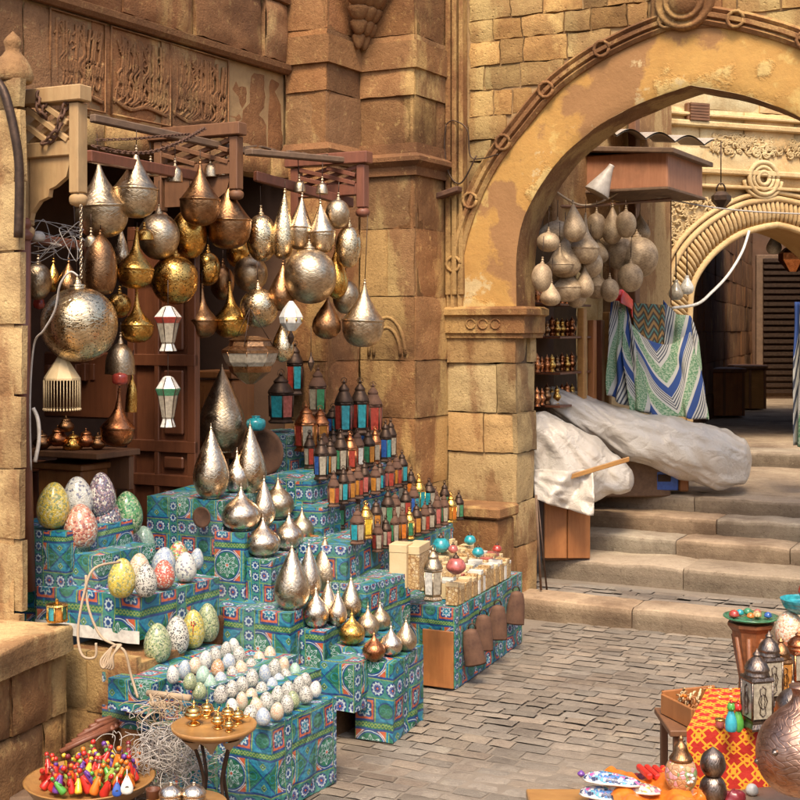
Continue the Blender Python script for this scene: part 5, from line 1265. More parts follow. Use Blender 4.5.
# ------------------------------------------------------------ coloured glass lanterns on their tiers
def make_lant(cols_, key):
    o = empty('glass_lantern', (0, 0, 0)); r = 1.
    # unit lantern : radius 1, height 1 scaled later through the mesh
    return o
LM = {}
def lant(px, yt, yb, r, d, gl, fm, lb, sides=6, kind=0, group='coloured glass lanterns on the stepped stand', pos=None):
    s = d/F; q = P(px, yb, d) if pos is None else pos; h = (yb-yt)*s; r = r*s
    o = empty('glass_lantern', q, lb, 'lantern', group, R(-.3, .3)+math.radians(30))
    zb, zt = .12*h, .52*h
    mb = MB(); mb.lathe([(r*.95, 0), (r*1.0, .03*h), (r*.8, .07*h), (r*.86, zb)], sides, smooth=False)
    mb.lathe([(r*.92, zt), (r*1.0, zt+.03*h), (r*.96, zt+.05*h)], sides, smooth=False)
    for k in range(sides):
        a = 2*math.pi*k/sides; c_, s_ = math.cos(a), math.sin(a)
        mb.tube([(c_*r*.88, s_*r*.88, zb), (c_*r*.94, s_*r*.94, zt)], max(.0025, r*.07), 4)
    mb.build('frame', M[fm], o, local=True)
    for k in range(sides):
        a, b = 2*math.pi*k/sides, 2*math.pi*(k+1)/sides; g = gl[k % len(gl)]
        ky = math.cos((a+b)/2+o.rotation_euler[2]-0)*0+math.sin((a+b)/2+o.rotation_euler[2])
        if ky > .35: continue
        mb = MB(); pts = [(math.cos(w)*r*f_, math.sin(w)*r*f_, z) for w, f_, z in ((a, .86, zb), (b, .86, zb), (b, .92, zt), (a, .92, zt))]
        inn_ = [(x*.94, y*.94, z) for x, y, z in pts]; mb.add(pts+inn_, [(0, 1, 2, 3), (7, 6, 5, 4), (0, 4, 5, 1), (1, 5, 6, 2), (2, 6, 7, 3), (3, 7, 4, 0)])
        mb.build('glass_pane', M['g_'+g], o, local=True)
    mb = MB(); mb.lathe(spl([(r*.96, zt+.05*h), (r*.9, zt+.10*h), (r*.62, zt+.20*h), (r*.5, zt+.24*h), (r*.5, zt+.24*h), (r*.55, zt+.27*h), (r*.32, zt+.33*h), (r*.12, zt+.37*h)], 2), 12); dome_ = mb.build('dome', M[fm], o, local=True)
    mb = MB(); mb.lathe(spl([(r*.1, zt+.37*h), (r*.17, zt+.40*h), (r*.05, zt+.43*h), (0, h)], 2), 8)
    t = r*.3; mb.tube([(math.cos(w)*t, 0, zt+.42*h+math.sin(w)*t) for w in [2*math.pi*k/10 for k in range(11)]], .0018, 4); mb.build('finial', M[fm], dome_, local=True)
    return o
big = [(281, 370, 423, 14, 7.2, ['teal', 'pink', 'clear'], 'iron', 'large dark lantern with teal and pink panes at the top left of the stand'),
 (295, 340, 395, 9, 7.5, ['teal', 'red'], 'iron', 'tall lantern with long teal panes standing at the very back'),
 (318, 365, 415, 10, 7.5, ['green', 'clear'], 'rust', 'brown domed lantern against the stone wall, back row'),
 (306, 402, 451, 12, 6.95, ['red', 'clear', 'amber'], 'copper', 'shiny copper lantern with red and clear panes on the second tier'),
 (320, 406, 447, 10, 7.05, ['amber', 'clear'], 'copper', 'smaller copper lantern right behind the shiny one'),
 (333, 404, 434, 8, 7.25, ['teal', 'blue'], 'iron', 'little lantern with blue panes left of the two bright teal ones'),
 (344, 377, 436, 10, 7.2, ['teal', 'red'], 'iron', 'tall lantern with bright teal pane, left of the matching pair'),
 (360, 377, 434, 10, 7.3, ['teal', 'red'], 'iron', 'tall lantern with bright teal pane, right of the matching pair'),
 (373, 381, 436, 10, 7.4, ['red', 'pink'], 'rust', 'tall brown lantern with red panes at the end of the top row')]
for b in big: lant(*b)
rc = [['blue', 'clear', 'teal'], ['clear', 'amber'], ['clear', 'green'], ['red', 'clear'], ['white', 'red'], ['amber', 'green'], ['clear', 'amber'], ['teal', 'blue']]
fms = ['iron', 'iron', 'iron', 'copper', 'rust', 'iron', 'copper', 'iron']
gn = dict(blue='blue', clear='clear', teal='teal', red='red', amber='amber', green='green', white='white', pink='pink', orange='orange', yellow='yellow')
def lrow(z, a, b, n, r, hpx, cl, fm, what, off=0.):
    pa, pb = G(*a, z), G(*b, z)
    for k in range(n):
        q = pa.lerp(pb, k/(n-1)); q = q+D2*(off+R(-.01, .01)); q.z = z+.002; d = pa.y; g = cl[k % len(cl)]; f_ = fm[k % len(fm)]
        hh = hpx*R(.88, 1.14)
        lant(0, 0, hh, r*R(.92, 1.1), d, g, f_, 'small %s lantern with %s panes, %s from near end of %s' % ('copper' if f_ == 'copper' else 'brass' if f_ == 'gold' else 'dark', '/'.join(gn[x] for x in g[:2]), ordw[k], what), pos=q)
A3 = [['red', 'amber'], ['teal', 'clear'], ['amber', 'pink'], ['red', 'amber'], ['pink', 'red'], ['clear', 'amber'], ['teal', 'blue'], ['red', 'pink']]
A4 = [['clear', 'teal'], ['yellow', 'orange'], ['amber', 'clear'], ['green', 'clear'], ['clear', 'pink'], ['red', 'clear'], ['teal', 'blue'], ['teal', 'green']]
A5 = [['clear', 'red'], ['pink', 'clear'], ['clear', 'green'], ['orange', 'amber'], ['green', 'clear'], ['amber', 'red'], ['red', 'clear']]
lrow(.962, (321, 480), (392, 460), 9, 7.6, 44, rc, fms, 'second tier')
lrow(.962, (326, 470), (388, 455), 7, 6.5, 42, rc[3:]+rc[:3], ['iron', 'rust', 'iron'], 'second tier back lane', -.09)
lrow(.852, (333, 507), (402, 485), 10, 6.6, 36, A3, ['rust', 'iron', 'rust', 'rust', 'iron'], 'third tier')
lrow(.852, (336, 497), (400, 478), 8, 6, 36, A3[4:]+A3[:4], ['iron', 'rust'], 'third tier back lane', -.08)
lrow(.722, (357, 544), (428, 508), 9, 7.6, 40, A4, ['rust', 'gold', 'iron', 'iron', 'rust', 'iron'], 'fourth tier')
lrow(.722, (356, 530), (424, 502), 7, 6.5, 38, A4[3:]+A4[:3], ['iron', 'rust', 'iron'], 'fourth tier back lane', -.09)
lrow(.642, (377, 552), (458, 520), 12, 6.6, 36, A5, ['rust', 'iron', 'rust', 'rust', 'gold', 'iron'], 'lowest tier', .0)
lrow(.642, (380, 541), (456, 515), 9, 6, 34, A5[3:]+A5[:3], ['iron', 'rust', 'iron'], 'lowest tier back lane', -.08)
mb = MB(); q = P(256, 424, 6.75); mb.lathe(spl([(.015, -.035), (.04, -.03), (.052, 0), (.045, .022), (.02, .034), (.024, .042), (.0, .044)], 3), 18, q); tag(mb.build('turquoise_pot', M['g_teal'], origin=q), 'small round turquoise pot behind the tall teardrop lamps', 'pot')
# ------------------------------------------------------------ inlaid boxes and trinkets on the table
def ibox(q, w, dp, h, lb, m='inlay', lid='ivory', rz=0.):
    o = empty('inlaid_box', q, lb, 'box', 'inlaid boxes on the long table', rz); mb = MB(); mb.box((0, 0, h*.4), (w, 0, 0), (0, dp, 0), (0, 0, h*.8), .002)
    mb.build('body', M[m], o, local=True); mb = MB(); mb.box((0, 0, h*.9), (w*1.03, 0, 0), (0, dp*1.03, 0), (0, 0, h*.19), .002); mb.build('lid', M[lid], o, local=True)
ang = math.atan2(tdir.y, tdir.x)-math.pi/2
tl_ = Vector((-tdir.y, tdir.x, 0))
def tp(a, b, z=.384): q = Vector((tC.x, tC.y, 0))+tdir*a+(-D2)*b; q.z = z; return q
cm_ = ['inlay', 'ivory', 'inlay', 'inlay', 'c_white', 'inlay']
rn = ['front edge row', 'second row', 'third row', 'fourth row', 'back row']
for r_ in range(5):
    a = .04+(.0 if r_ == 0 else .085*r_)
    k = 0
    while a < .98-r_*.02 and k < 20:
        w = R(.026, .055); h = [.105, .115, .135, .15, .165][r_]*R(.8, 1.1)
        if r_ == 1 and k == 0: a += .03
        ibox(tp(a+w/2, .04+.082*r_), R(.055, .07), w-.004, h, 'upright %s box with %s, %s along the %s' % (random.choice(['narrow', 'slim', 'small', 'flat']), random.choice(['floral inlay', 'carved bone pattern', 'gilded edges', 'pale marquetry']), ordw[k], rn[r_]), random.choice(cm_), random.choice(['ivory', 'inlay', 'ivory', 'c_white', 'g_pink' if r_ == 1 else 'ivory']), ang)
        a += w+R(0, .01)*(r_ > 0); k += 1
ibox(P(401, 586, 6.15)+Vector((0, 0, .0)), .085, .10, .205, 'tall plain pale wooden box, left of the two at the table end', 'ivory', 'ivory', ang+.1)
ibox(P(417, 586, 6.2)+Vector((0, 0, .0)), .075, .18, .205, 'tall pale wooden box with carved side, right of the two at the table end', 'inlay', 'ivory', ang+.1)
lant(433, 545, 600, 10.5, 5.98, ['clear', 'white'], 'silver_dull', 'grey tin lantern with ribbed dome at the near corner of the long table', group='lanterns on the long table')
for px, py, r, m, lb in ((441, 545, 9, 'g_teal', 'round blue glass teapot behind the tin lantern'), (456, 566, 10, 'g_pink', 'pink sequinned round pot on the boxes'), (470, 540, 6, 'g_teal', 'small turquoise jar on the back rows of boxes'), (478, 552, 6, 'g_teal', 'small turquoise jar on the middle rows of boxes'), (453, 549, 5, 'g_pink', 'tiny pink jar beside the blue teapot'), (448, 529, 6, 'g_teal', 'small teal jar at the very back of the boxes'), (497, 549, 5, 'g_red', 'tiny red jar toward the far end of the table')):
    q = G(px, py+r*.8, .54); s = q.y/F; q.z += r*.8*s; o = empty('small_pot', q, lb, 'pot', 'little glass pots among the inlaid boxes'); mb = MB(); mb.lathe(spl([(r*.4*s, -r*.8*s), (r*.9*s, -r*.4*s), (r*s, 0), (r*.7*s, r*.6*s), (r*.3*s, r*.8*s)], 3), 16); mb.build('body', M[m], o, local=True)
    mb = MB(); mb.lathe(spl([(r*.34*s, r*.8*s), (r*.3*s, r*.95*s), (r*.1*s, r*1.15*s), (r*.12*s, r*1.3*s), (0, r*1.4*s)], 2), 10); mb.build('lid', M['iron'], o, local=True)
# cow bells hanging on the side of the table
for k, (a, zz, lb) in enumerate(((.10, .20, 'rusty cowbell nearest the plywood corner of the table'), (.26, .235, 'second cowbell, pinkish brown, on the table side'), (.48, .24, 'third cowbell, dark and long, on the table side'), (.78, .255, 'fourth cowbell at the far end of the table side'))):
    q = tp(a, -.045, zz); o = empty('cowbell', q, lb, 'bell', 'cowbells hanging on the side of the long table'); Mx = Matrix.Rotation(R(-.2, .2), 3, 'Y') @ Matrix.Diagonal((1, .55, 1))
    mb = MB(); mb.lathe(spl([(.050, -.10), (.052, -.095), (.045, 0), (.032, .06), (.032, .06), (.012, .07)], 3), 18, M=Mx); mb.build('bell', M['rust'], o, local=True)
    mb = MB(); mb.tube([(math.cos(w)*.018, 0, .07+math.sin(w)*.025) for w in [math.pi*t/8 for t in range(9)]], .004, 5); mb.build('loop', M['iron'], o, local=True)
mb = MB(); mb.tube([P(541, 590, 7.85), P(536, 495, 7.8)], .008, 6); tag(mb.build('thin_pole', M['wood_old'], origin=P(541, 590, 7.85)), 'thin pole leaning against the gate pier, left one', 'pole')
mb = MB(); mb.tube([P(547, 592, 7.9), P(538, 500, 8.0)], .006, 6); tag(mb.build('thin_pole', M['iron'], origin=P(547, 592, 7.9)), 'thin dark rod leaning just right of the pale pole at the pier', 'pole')
# ============================================================ foreground left : rope, tray table, basket, sticks
mb = MB(); rp = [P(117, 565, 4.95), P(91, 570, 4.85), P(84, 595, 4.8), P(79, 640, 4.75), P(84, 655, 4.72), P(94, 652, 4.72), P(96, 635, 4.72)]
mb.tube(smooth_path([P(120, 562, 4.95), P(95, 568, 4.82), P(85, 590, 4.8), P(78, 630, 4.78), P(82, 655, 4.76), P(95, 657, 4.76), P(96, 643, 4.76)]), .005, 6)
mb.tube(smooth_path([P(86, 575, 4.82), P(88, 606, 4.8), P(100, 635, 4.78), P(115, 645, 4.76), P(125, 652, 4.74), P(131, 675, 4.74), P(138, 698, 4.72)]), .005, 6)
for k in range(4): mb.tube(smooth_path([P(112, 647, 4.76), P(101+k*2, 660+k*2, 4.74), P(104+k*3, 668, 4.73), P(113, 655, 4.73), P(118+k, 645, 4.75), P(112, 647, 4.76)]), .0045, 5)
tag(mb.build('knotted_rope', M['rope'], origin=P(84, 655, 4.75)), 'pale knotted rope draped over the white hem of the egg box', 'rope')
# white twine tangle
def curls(name, n, cx, cy, rx, ry, d, m, lb, cat, r, seed, dz=.12):
    rs = random.Random(seed); mb = MB()
    for _ in range(n):
        c = P(cx+rs.gauss(0, .42)*rx, cy+rs.gauss(0, .42)*ry, d+rs.uniform(-dz, dz)); a = rs.uniform(0, 6.28); rad = rs.uniform(.012, .05); p = []
        tl = Vector((rs.uniform(-1, 1), rs.uniform(-1, 1), rs.uniform(-.4, .4))); ex = Vector((rs.uniform(-1, 1), rs.uniform(-.6, .6), rs.uniform(-.5, .5))).normalized(); ey = ex.cross(Vector((rs.uniform(-.5, .5), 1, rs.uniform(-.4, .8)))).normalized()
        for k in range(rs.randint(7, 13)): a += rs.uniform(.4, .9); p.append(c+ex*math.cos(a)*rad*rs.uniform(.7, 1.5)+ey*math.sin(a)*rad*rs.uniform(.7, 1.4)+tl*(.007*k))
        mb.tube(smooth_path(p, 4), r, 4, cap=False)
    tag(mb.build(name, M[m], origin=P(cx, cy, d), fix=False), lb, cat)
curls('twine_tangle', 230, 170, 756, 44, 40, 4.5, 'wire', 'large tangle of grey white twine heaped under the brass tray table', 'twine', .0016, 11)
curls('twine_loops', 26, 172, 712, 40, 22, 4.5, 'rope', 'loose loops of pale twine hanging from the handle above the tangle', 'twine', .0018, 12, .05)
mb = MB(); mb.tube([P(148, 693, 4.6), P(190, 698, 4.5)], .012, 8)
for k in range(6): mb.tube(smooth_path([P(150+k*6, 694+k, 4.58), P(154+k*6, 706+k, 4.56), P(149+k*6, 702, 4.56)], 4), .005, 6)
tag(mb.build('twine_stick', M['rope'], origin=P(148, 693, 4.6)), 'pale wooden stick with twine wound round it above the tangle', 'stick')
# round tray table
tq = P(214, 728, 4.25); tr_ = .137
tt = empty('tray_table', (tq.x, tq.y, 0), 'round brass tray table holding little brass incense pots', 'table')
mb = MB(); mb.lathe([(0, -.012), (tr_*.9, -.012), (tr_, 0), (tr_*1.02, .012), (tr_*.98, .012), (tr_*.92, .0), (0, .0)], 40, tq); mb.build('tray', M['wood_table'], tt)
for k in range(4):
    a = math.pi/4+math.pi/2*k; c_, s_ = math.cos(a), math.sin(a); mb = MB()
    mb.tube(smooth_path([tq+Vector((c_*.09, s_*.09, -.012)), tq+Vector((c_*.05, s_*.05, -.12)), tq+Vector((c_*.045, s_*.045, -.2)), Vector((tq.x+c_*.10, tq.y+s_*.10, 0))]), .006, 6); mb.build('leg', M['iron'], tt)
mb = MB()
def skirt(i, j):
    a = 2*math.pi*i; r = tr_*(.86+.08*math.sin(a*5))*(1-.45*j); return tq+Vector((math.cos(a)*r, math.sin(a)*r, -.014-j*(.035+.02*math.sin(a*7))))
mb.grid(skirt, 60, 5); tag(mb.build('cloth_wrap', M['rope'], origin=tq), 'crumpled beige wrapping bunched under the brass tray', 'wrapping')
ip = [(194, 724, 1.3, 'tall brass incense pot with finial at the left of the tray'), (207, 714, 1.0, 'slim brass incense pot at the back of the tray'), (218, 729, .95, 'round little brass pot in the front middle of the tray'), (228, 719, .95, 'little brass teapot behind the middle of the tray'), (238, 722, .9, 'little brass cup at the right of the tray'), (229, 733, .75, 'smallest brass bowl at the front right of the tray')]
for px, py, sc, lb in ip:
    q = P(px, py, 4.25-(728-py)*-.0+ (728-py)*.008); q.z = tq.z+.001; k = .022*sc
    o = empty('brass_incense_pot', q, lb, 'pot', 'brass incense pots on the tray'); mb = MB(); mb.lathe(spl([(k*.7, 0), (k*.7, k*.15), (k*.3, k*.4), (k*.3, k*.5), (k*1.0, k*.9), (k*1.1, k*1.3), (k*.9, k*1.55)], 3), 16); mb.build('bowl', M['plainbrass'], o, local=True)
    mb = MB(); mb.lathe(spl([(k*.95, k*1.56), (k*.8, k*1.95), (k*.3, k*2.2), (k*.12, k*2.4), (k*.25, k*2.55), (k*.08, k*2.7), (0, k*3.0)], 3), 16); mb.build('lid', M['plainbrass'], o, local=True)
    mb = MB(); mb.tube(smooth_path([Vector((k*1.05, 0, k*1.0)), Vector((k*1.7, 0, k*1.1)), Vector((k*1.9, 0, k*1.7))], 4), k*.14, 6); mb.build('spout', M['plainbrass'], o, local=True)
# two silver lidded pots and wooden cup at the bottom
mb = MB(); q0 = P(185, 806, 4.05); mb.lathe([(0, -.01), (.13, -.01), (.135, .0), (.13, .008), (0, .004)], 32, q0); mb.lathe([(.09, -.4), (.09, -.01)], 12, q0); tag(mb.build('low_round_stand', M['wood_table'], origin=(q0.x, q0.y, q0.z-.4)), 'low round wooden stand below the tray, at the bottom edge', 'stand')
for px, lb in ((171, 'left of two round silver lidded pots at the bottom edge'), (194, 'right of two round silver lidded pots at the bottom edge')):
    q = P(px, 806, 4.05); o = empty('silver_pot', q, lb, 'pot', 'silver lidded pots at the bottom edge'); mb = MB(); mb.lathe(spl([(.022, 0), (.034, .012), (.036, .03), (.030, .036)], 3), 20); mb.build('bowl', M['silver_dull'], o, local=True)
    mb = MB(); mb.lathe(spl([(.038, .036), (.038, .041), (.038, .041), (.030, .055), (.012, .066), (.004, .068), (.006, .074), (0, .077)], 3), 20); mb.build('lid', M['silver_floor'], o, local=True)
mb = MB(); q = P(153, 806, 4.1); mb.lathe([(.02, 0), (.022, .05), (.024, .055), (.018, .055), (.016, .02), (0, .02)], 18, q); tag(mb.build('wooden_cup', M['wood_door'], origin=q), 'small dark wooden cup left of the silver pots', 'cup')
# basket of trinkets
bq2 = P(90, 782, 4.35); br = .213
mb = MB(); mb.lathe([(0, -.02), (br*.9, -.02), (br, .012), (br*1.02, .016), (br*.97, .016), (br*.88, -.008), (0, -.008)], 44, bq2); mb.lathe([(br*.5, -.16), (br*.45, -.02)], 20, bq2); mb.build
tag(mb.build('round_tray', M['wood_table'], origin=bq2-UP*.16), 'round shallow wooden tray heaped with bright toy dolls at the lower left', 'tray')
dc_ = ['c_red', 'c_red', 'c_orange', 'c_red', 'c_yellow', 'c_maroon', 'c_orange', 'c_lime', 'c_red', 'c_purple', 'c_green']
dm = {}
for i, mname in enumerate(sorted(set(dc_))): pass
doll = []
def dollproto(mc):
    mb = MB(); mb.lathe(spl([(.0, -.002), (.011, 0), (.013, .01), (.009, .035), (.006, .048), (.004, .052)], 3), 10)
    mb.tube([(-.014, 0, .028), (-.004, 0, .044), (.004, 0, .044), (.014, 0, .028)], .0032, 5); mb.lathe(spl([(.0055, .05), (.007, .056), (.005, .064), (0, .067)], 2), 8, mi=1)
    mb.lathe([(.0075, .059), (.006, .068), (0, .071)], 8, mi=0); return mb
cnm = dict(c_red='red', c_orange='orange', c_yellow='yellow', c_maroon='maroon', c_lime='lime green', c_purple='purple', c_green='green')
pos_ = []
for k in range(400):
    a, rr = R(0, 2*math.pi), br*.74*math.sqrt(R(0, 1)); p = (math.cos(a)*rr, math.sin(a)*rr)
    if all((p[0]-x)**2+(p[1]-y)**2 > .024**2 for x, y in pos_): pos_.append(p)
pos_.sort(key=lambda p: -p[1])
protos = {}
placew = ['at the back', 'behind the middle', 'in the middle', 'before the middle', 'at the front']
for k, (x, y) in enumerate(pos_):
    m = random.choice(dc_)
    if m not in protos:
        o = dollproto(m).build('toy_doll', [M[m], M['c_brown']], origin=(0, 0, 0)); protos[m] = o.data; 
    else: o = bpy.data.objects.new('toy_doll', protos[m]); C.objects.link(o)
    o.location = bq2+Vector((x, y, -.006+.03*(1-((x*x+y*y)/br**2))*R(.3, 1.2))); o.rotation_euler = (R(-.7, .7), R(-.7, .7), R(0, 6)); sc = R(.9, 1.35); o.scale = (sc, sc, sc)
    side = 'left' if x < -.05 else 'right' if x > .05 else 'centre'
    tag(o, 'tiny %s cloth doll %s of the round tray heap, %s side' % (cnm[m], placew[min(4, int(k*5/len(pos_)))], side), 'doll', 'tiny dolls heaped on the round tray')
for px, py, lb, dd_ in ((127, 786, 'white miniature lute lying on the dolls, larger one', .9), (117, 790, 'blue edged miniature lute half hidden behind the white one', .7)):
    q = P(px, py, 4.16); o = empty('miniature_lute', q, lb, 'lute', 'miniature lutes on the doll tray', .2); k = .030*dd_; Mx = Matrix.Rotation(-.25, 3, 'X') @ Matrix.Diagonal((1, .35, 1))
    mb = MB(); mb.lathe(spl([(0, -k), (k*.6, -k*.8), (k*.75, -k*.2), (k*.45, k*.6), (k*.12, k*1.2)], 3), 16, M=Mx); mb.build('body', M['c_white' if dd_ > .8 else 'c_blue'], o, local=True)
    mb = MB(); mb.tube([(0, 0, k*1.1), (0, .01, k*1.9)], k*.08, 5); mb.build('neck', M['c_white'], o, local=True)
    mb = MB(); mb.lathe([(0, -.001), (k*.28, 0), (0, .001)], 12, (0, -k*.27, -k*.2), M=Matrix.Rotation(math.pi/2, 3, 'X')); mb.build('sound_hole', M['iron'], o, local=True)
# dark carved sticks behind the dolls
for k in range(7):
    a = P(60+k*6, 752-k*5, 4.75+.02*k); b = P(112+k*4, 727-k*3+R(-2, 3), 4.85+.03*k); mb = MB(); mb.tube([a, a.lerp(b, .5)+UP*R(-.01, .01), b], .010, 7); mb.lathe(spl([(.0, -.014), (.014, 0), (.0, .014)], 3), 8, b)
    tag(mb.build('carved_stick', M['wood_red'], origin=a), 'dark reddish carved stick, %s from the front of the pile behind the dolls' % ordw[k], 'stick', 'carved sticks piled behind the doll tray')
mb = MB(); c = P(110, 775, 4.72); mb.box(c-Vector((.25, 0, .05)), (.75, .12, 0), (-.05, .3, 0), UP*.05, .01); tag(mb.build('wooden_plank', M['wood_old'], origin=c), 'old plank lying along the foot of the stone ledge behind the dolls', 'plank')
# small copper lantern with coloured glass on the ledge
q = P(57, 621, 4.85); o = empty('tealight_holder', q, 'small octagonal brass tealight holder with coloured panes on the stone ledge', 'candle holder')
mb = MB(); mb.lathe([(.040, 0), (.042, .006), (.038, .008)], 8, smooth=False); mb.lathe([(.038, .055), (.043, .058), (.040, .064), (.02, .068), (.006, .072), (.006, .08), (0, .084)], 8, smooth=False)
for k in range(8): a = math.pi/4*k; mb.tube([(math.cos(a)*.037, math.sin(a)*.037, .006), (math.cos(a)*.037, math.sin(a)*.037, .057)], .003, 4)
mb.build('frame', M['gold'], o, local=True)
for k, g in enumerate(['blue', 'orange', 'teal', 'clear', 'yellow', 'teal', 'amber', 'green']):
    a, b = math.pi/4*k, math.pi/4*(k+1); mb = MB(); p_ = [(math.cos(w)*.035, math.sin(w)*.035, z) for w, z in ((a, .008), (b, .008), (b, .055), (a, .055))]; mb.add(p_+[(x*.95, y*.95, z) for x, y, z in p_], [(0, 1, 2, 3), (7, 6, 5, 4), (0, 4, 5, 1), (1, 5, 6, 2), (2, 6, 7, 3), (3, 7, 4, 0)]); mb.build('glass_pane', M['g_'+g], o, local=True)
# ============================================================ foreground right
CB(0, 0, .41, .0, .26, .5, 'box covered in red and yellow lattice cloth at the lower right', C0=P(768, 732, 4.2), m='orangecloth', dl=Vector((-1, .05, 0)).normalized(), dr_=Vector((.35, .93, 0)).normalized(), uo=(0, 0))
CB(0, 0, .45, .0, .22, .4, 'higher box covered in red and yellow lattice cloth behind the metal lanterns', C0=G(822, 690, .45), m='orangecloth', dl=Vector((-1, .05, 0)).normalized(), dr_=Vector((.35, .93, 0)).normalized(), uo=(0, 0))
for o in C.objects:
    if o.get('label', '').find('lattice cloth') > 0: o['group'] = 'boxes draped in red and yellow lattice cloth'
# octagonal carved stool with painted plate
sq = P(751, 622, 5.0); st_ = empty('carved_stool', (sq.x, sq.y, 0), 'carved reddish octagonal wooden stool narrowing downward, under the painted plate', 'stool')
mb = MB(); mb.lathe([(0, -.03), (.075, -.03), (.09, -.012), (.09, -.0), (0, 0)], 8, sq, smooth=False); mb.build('top', M['wood_carved'], st_)
mb = MB(); mb.lathe([(.04, -.42), (.038, -.2), (.05, -.14), (.066, -.08), (.074, -.03)], 8, sq, smooth=False)
for k in range(8): a = math.pi/4*(k+.5); mb.tube([sq+Vector((math.cos(a)*.066, math.sin(a)*.066, -.05)), sq+Vector((math.cos(a)*.036, math.sin(a)*.036, -.22)), sq+Vector((math.cos(a)*.05, math.sin(a)*.05, -.45))], .010, 6)
mb.build('body', M['wood_carved'], st_)
mb = MB(); mb.lathe([(.05, -sq.z), (.06, -.44), (.035, -.42)], 8, sq, smooth=False); mb.build('foot', M['wood_carved'], st_)
q = sq+UP*.002; mb = MB(); mb.lathe([(.05, .0), (.085, .008), (.105, .018), (.105, .022), (.08, .014), (0, .008)], 32, q); tag(mb.build('painted_plate', M['g_green'], origin=q), 'green and turquoise painted plate on the carved stool', 'plate')
for k, (x, y, m, lb) in enumerate(((-.065, 0, 'g_red', 'red glass ball on the left of the painted plate'), (-.035, .03, 'g_teal', 'turquoise glass ball at the back of the plate'), (0, .045, 'g_green', 'green glass ball at the back centre of the plate'), (.02, -.01, 'inlay', 'cream shell in the middle of the plate'), (.06, -.02, 'g_blue', 'blue glass ball on the right of the plate'), (.035, .035, 'g_pink', 'pink pebble at the right back of the plate'), (-.01, -.03, 'g_orange', 'orange pebble at the front of the plate'))):
    c = q+Vector((x, y, .028)); mb = MB(); r = R(.014, .02); mb.lathe(spl([(0, -r*.8), (r*.9, -r*.4), (r, 0), (r*.7, r*.6), (0, r*.9)], 3), 14, c); tag(mb.build('glass_ball', M[m], origin=c), lb, 'ball', 'balls on the painted plate')
# turquoise bowl, striped white pots at the right edge
q = P(803, 605, 4.9); mb = MB(); mb.lathe(spl([(.04, -.03), (.07, -.01), (.082, .018), (.084, .022), (.07, .0), (0, -.01)], 3), 28, q); tag(mb.build('turquoise_bowl', M['g_teal'], origin=q), 'turquoise painted bowl at the right edge above the white pots', 'bowl')
mb = MB(); q2 = P(806, 592, 4.9); mb.lathe(spl([(.02, -.02), (.03, 0), (.02, .03), (.008, .04), (.012, .05), (0, .06)], 3), 14, q2); tag(mb.build('red_figurine', M['g_red'], origin=q2), 'small red glass figure standing in the turquoise bowl', 'figurine')
for px, py, r, lb, m in ((790, 630, 15, 'white pot with blue and green painted leaves, left of two', 'cream'), (806, 640, 17, 'cream painted pot cut by the right edge', 'olive')):
    egg(px, py-r*1.3, py+r*1.2, r, m, 0, lb, d=4.9, name='painted_pot', group='painted pots at the right edge')
mb = MB(); mb.box(P(802, 655, 5.0), (.16, 0, 0), (0, .2, 0), UP*.05, .01); mb.box(P(802, 700, 5.0)+UP*.0, (.14, 0, 0), (0, .18, 0), UP*.33, .006); tag(mb.build('wooden_stand', M['wood_carved'], origin=P(802, 720, 5.0)), 'carved wooden stand under the painted pots at the right edge', 'stand')
# metal lanterns with mashrabiya glass
def tall(px, yt, yb, r, d, m, gm, lb):
    s = d/F; h = (yb-yt)*s; r = r*s; o = empty('metal_lantern', P(px, yb, d), lb, 'lantern', 'tall dark metal lanterns at the lower right', .25)
    rr = r*1.18
    mb = MB(); mb.lathe([(rr, 0), (rr*1.05, .03*h), (rr*.85, .08*h), (rr*.9, .12*h), (rr*1.02, .14*h)], 4, sq=math.pi/4, smooth=False); mb.build('base', M[m], o, local=True)
    mb = MB()
    for k in range(4):
        a = math.pi/4+math.pi/2*k; mb.tube([(math.cos(a)*rr*.95, math.sin(a)*rr*.95, .14*h), (math.cos(a)*rr*.95, math.sin(a)*rr*.95, .60*h)], r*.09, 5)
    mb.lathe([(rr*1.0, .60*h), (rr*1.08, .62*h), (rr*.98, .66*h)], 4, sq=math.pi/4, smooth=False); mb.build('frame', M[m], o, local=True)
    for k in range(4):
        a = math.pi/2*k; n = Vector((math.cos(a), math.sin(a), 0)); t = Vector((-n.y, n.x, 0)); c = n*rr*.64+UP*.37*h; mb = MB()
        mb.box(c, t*rr*1.2, n*.004, UP*.44*h); mb.build('glass_pane', M[gm], o, local=True); mb = MB()
        e = [(.0, .19), (.2, .15), (.15, .08), (.3, 0), (.15, -.08), (.2, -.15), (0, -.19), (-.2, -.15), (-.15, -.08), (-.3, 0), (-.15, .08), (-.2, .15), (0, .19)]
        mb.tube([c+n*.004+t*(x*rr)+UP*(z*h) for x, z in e], .0018, 4); mb.tube([c+n*.004+t*(x*rr*.5)+UP*(z*h*.5) for x, z in e], .0015, 4)
        mb.build('tracery', M[m], o, local=True)
    mb = MB(); mb.lathe(spl([(rr*.8, .66*h), (rr*.72, .72*h), (rr*.78, .74*h), (rr*.6, .82*h), (rr*.3, .88*h), (rr*.2, .9*h), (rr*.28, .92*h), (rr*.1, .96*h), (0, h)], 3), 8); mb.build('dome', M[m], o, local=True); return o
M['pewter'] = metal('pewter', (.30, .24, .20), (.15, .11, .09), .32, 90)
tall(757, 648, 728, 14, 4.207, 'pewter', 'g_clear', 'tall square pewter lantern with traced glass pane, nearest on the lattice cloth')
tall(769, 630, 705, 12, 4.47, 'pewter', 'g_clear', 'dark pewter lantern just behind the nearest square one')
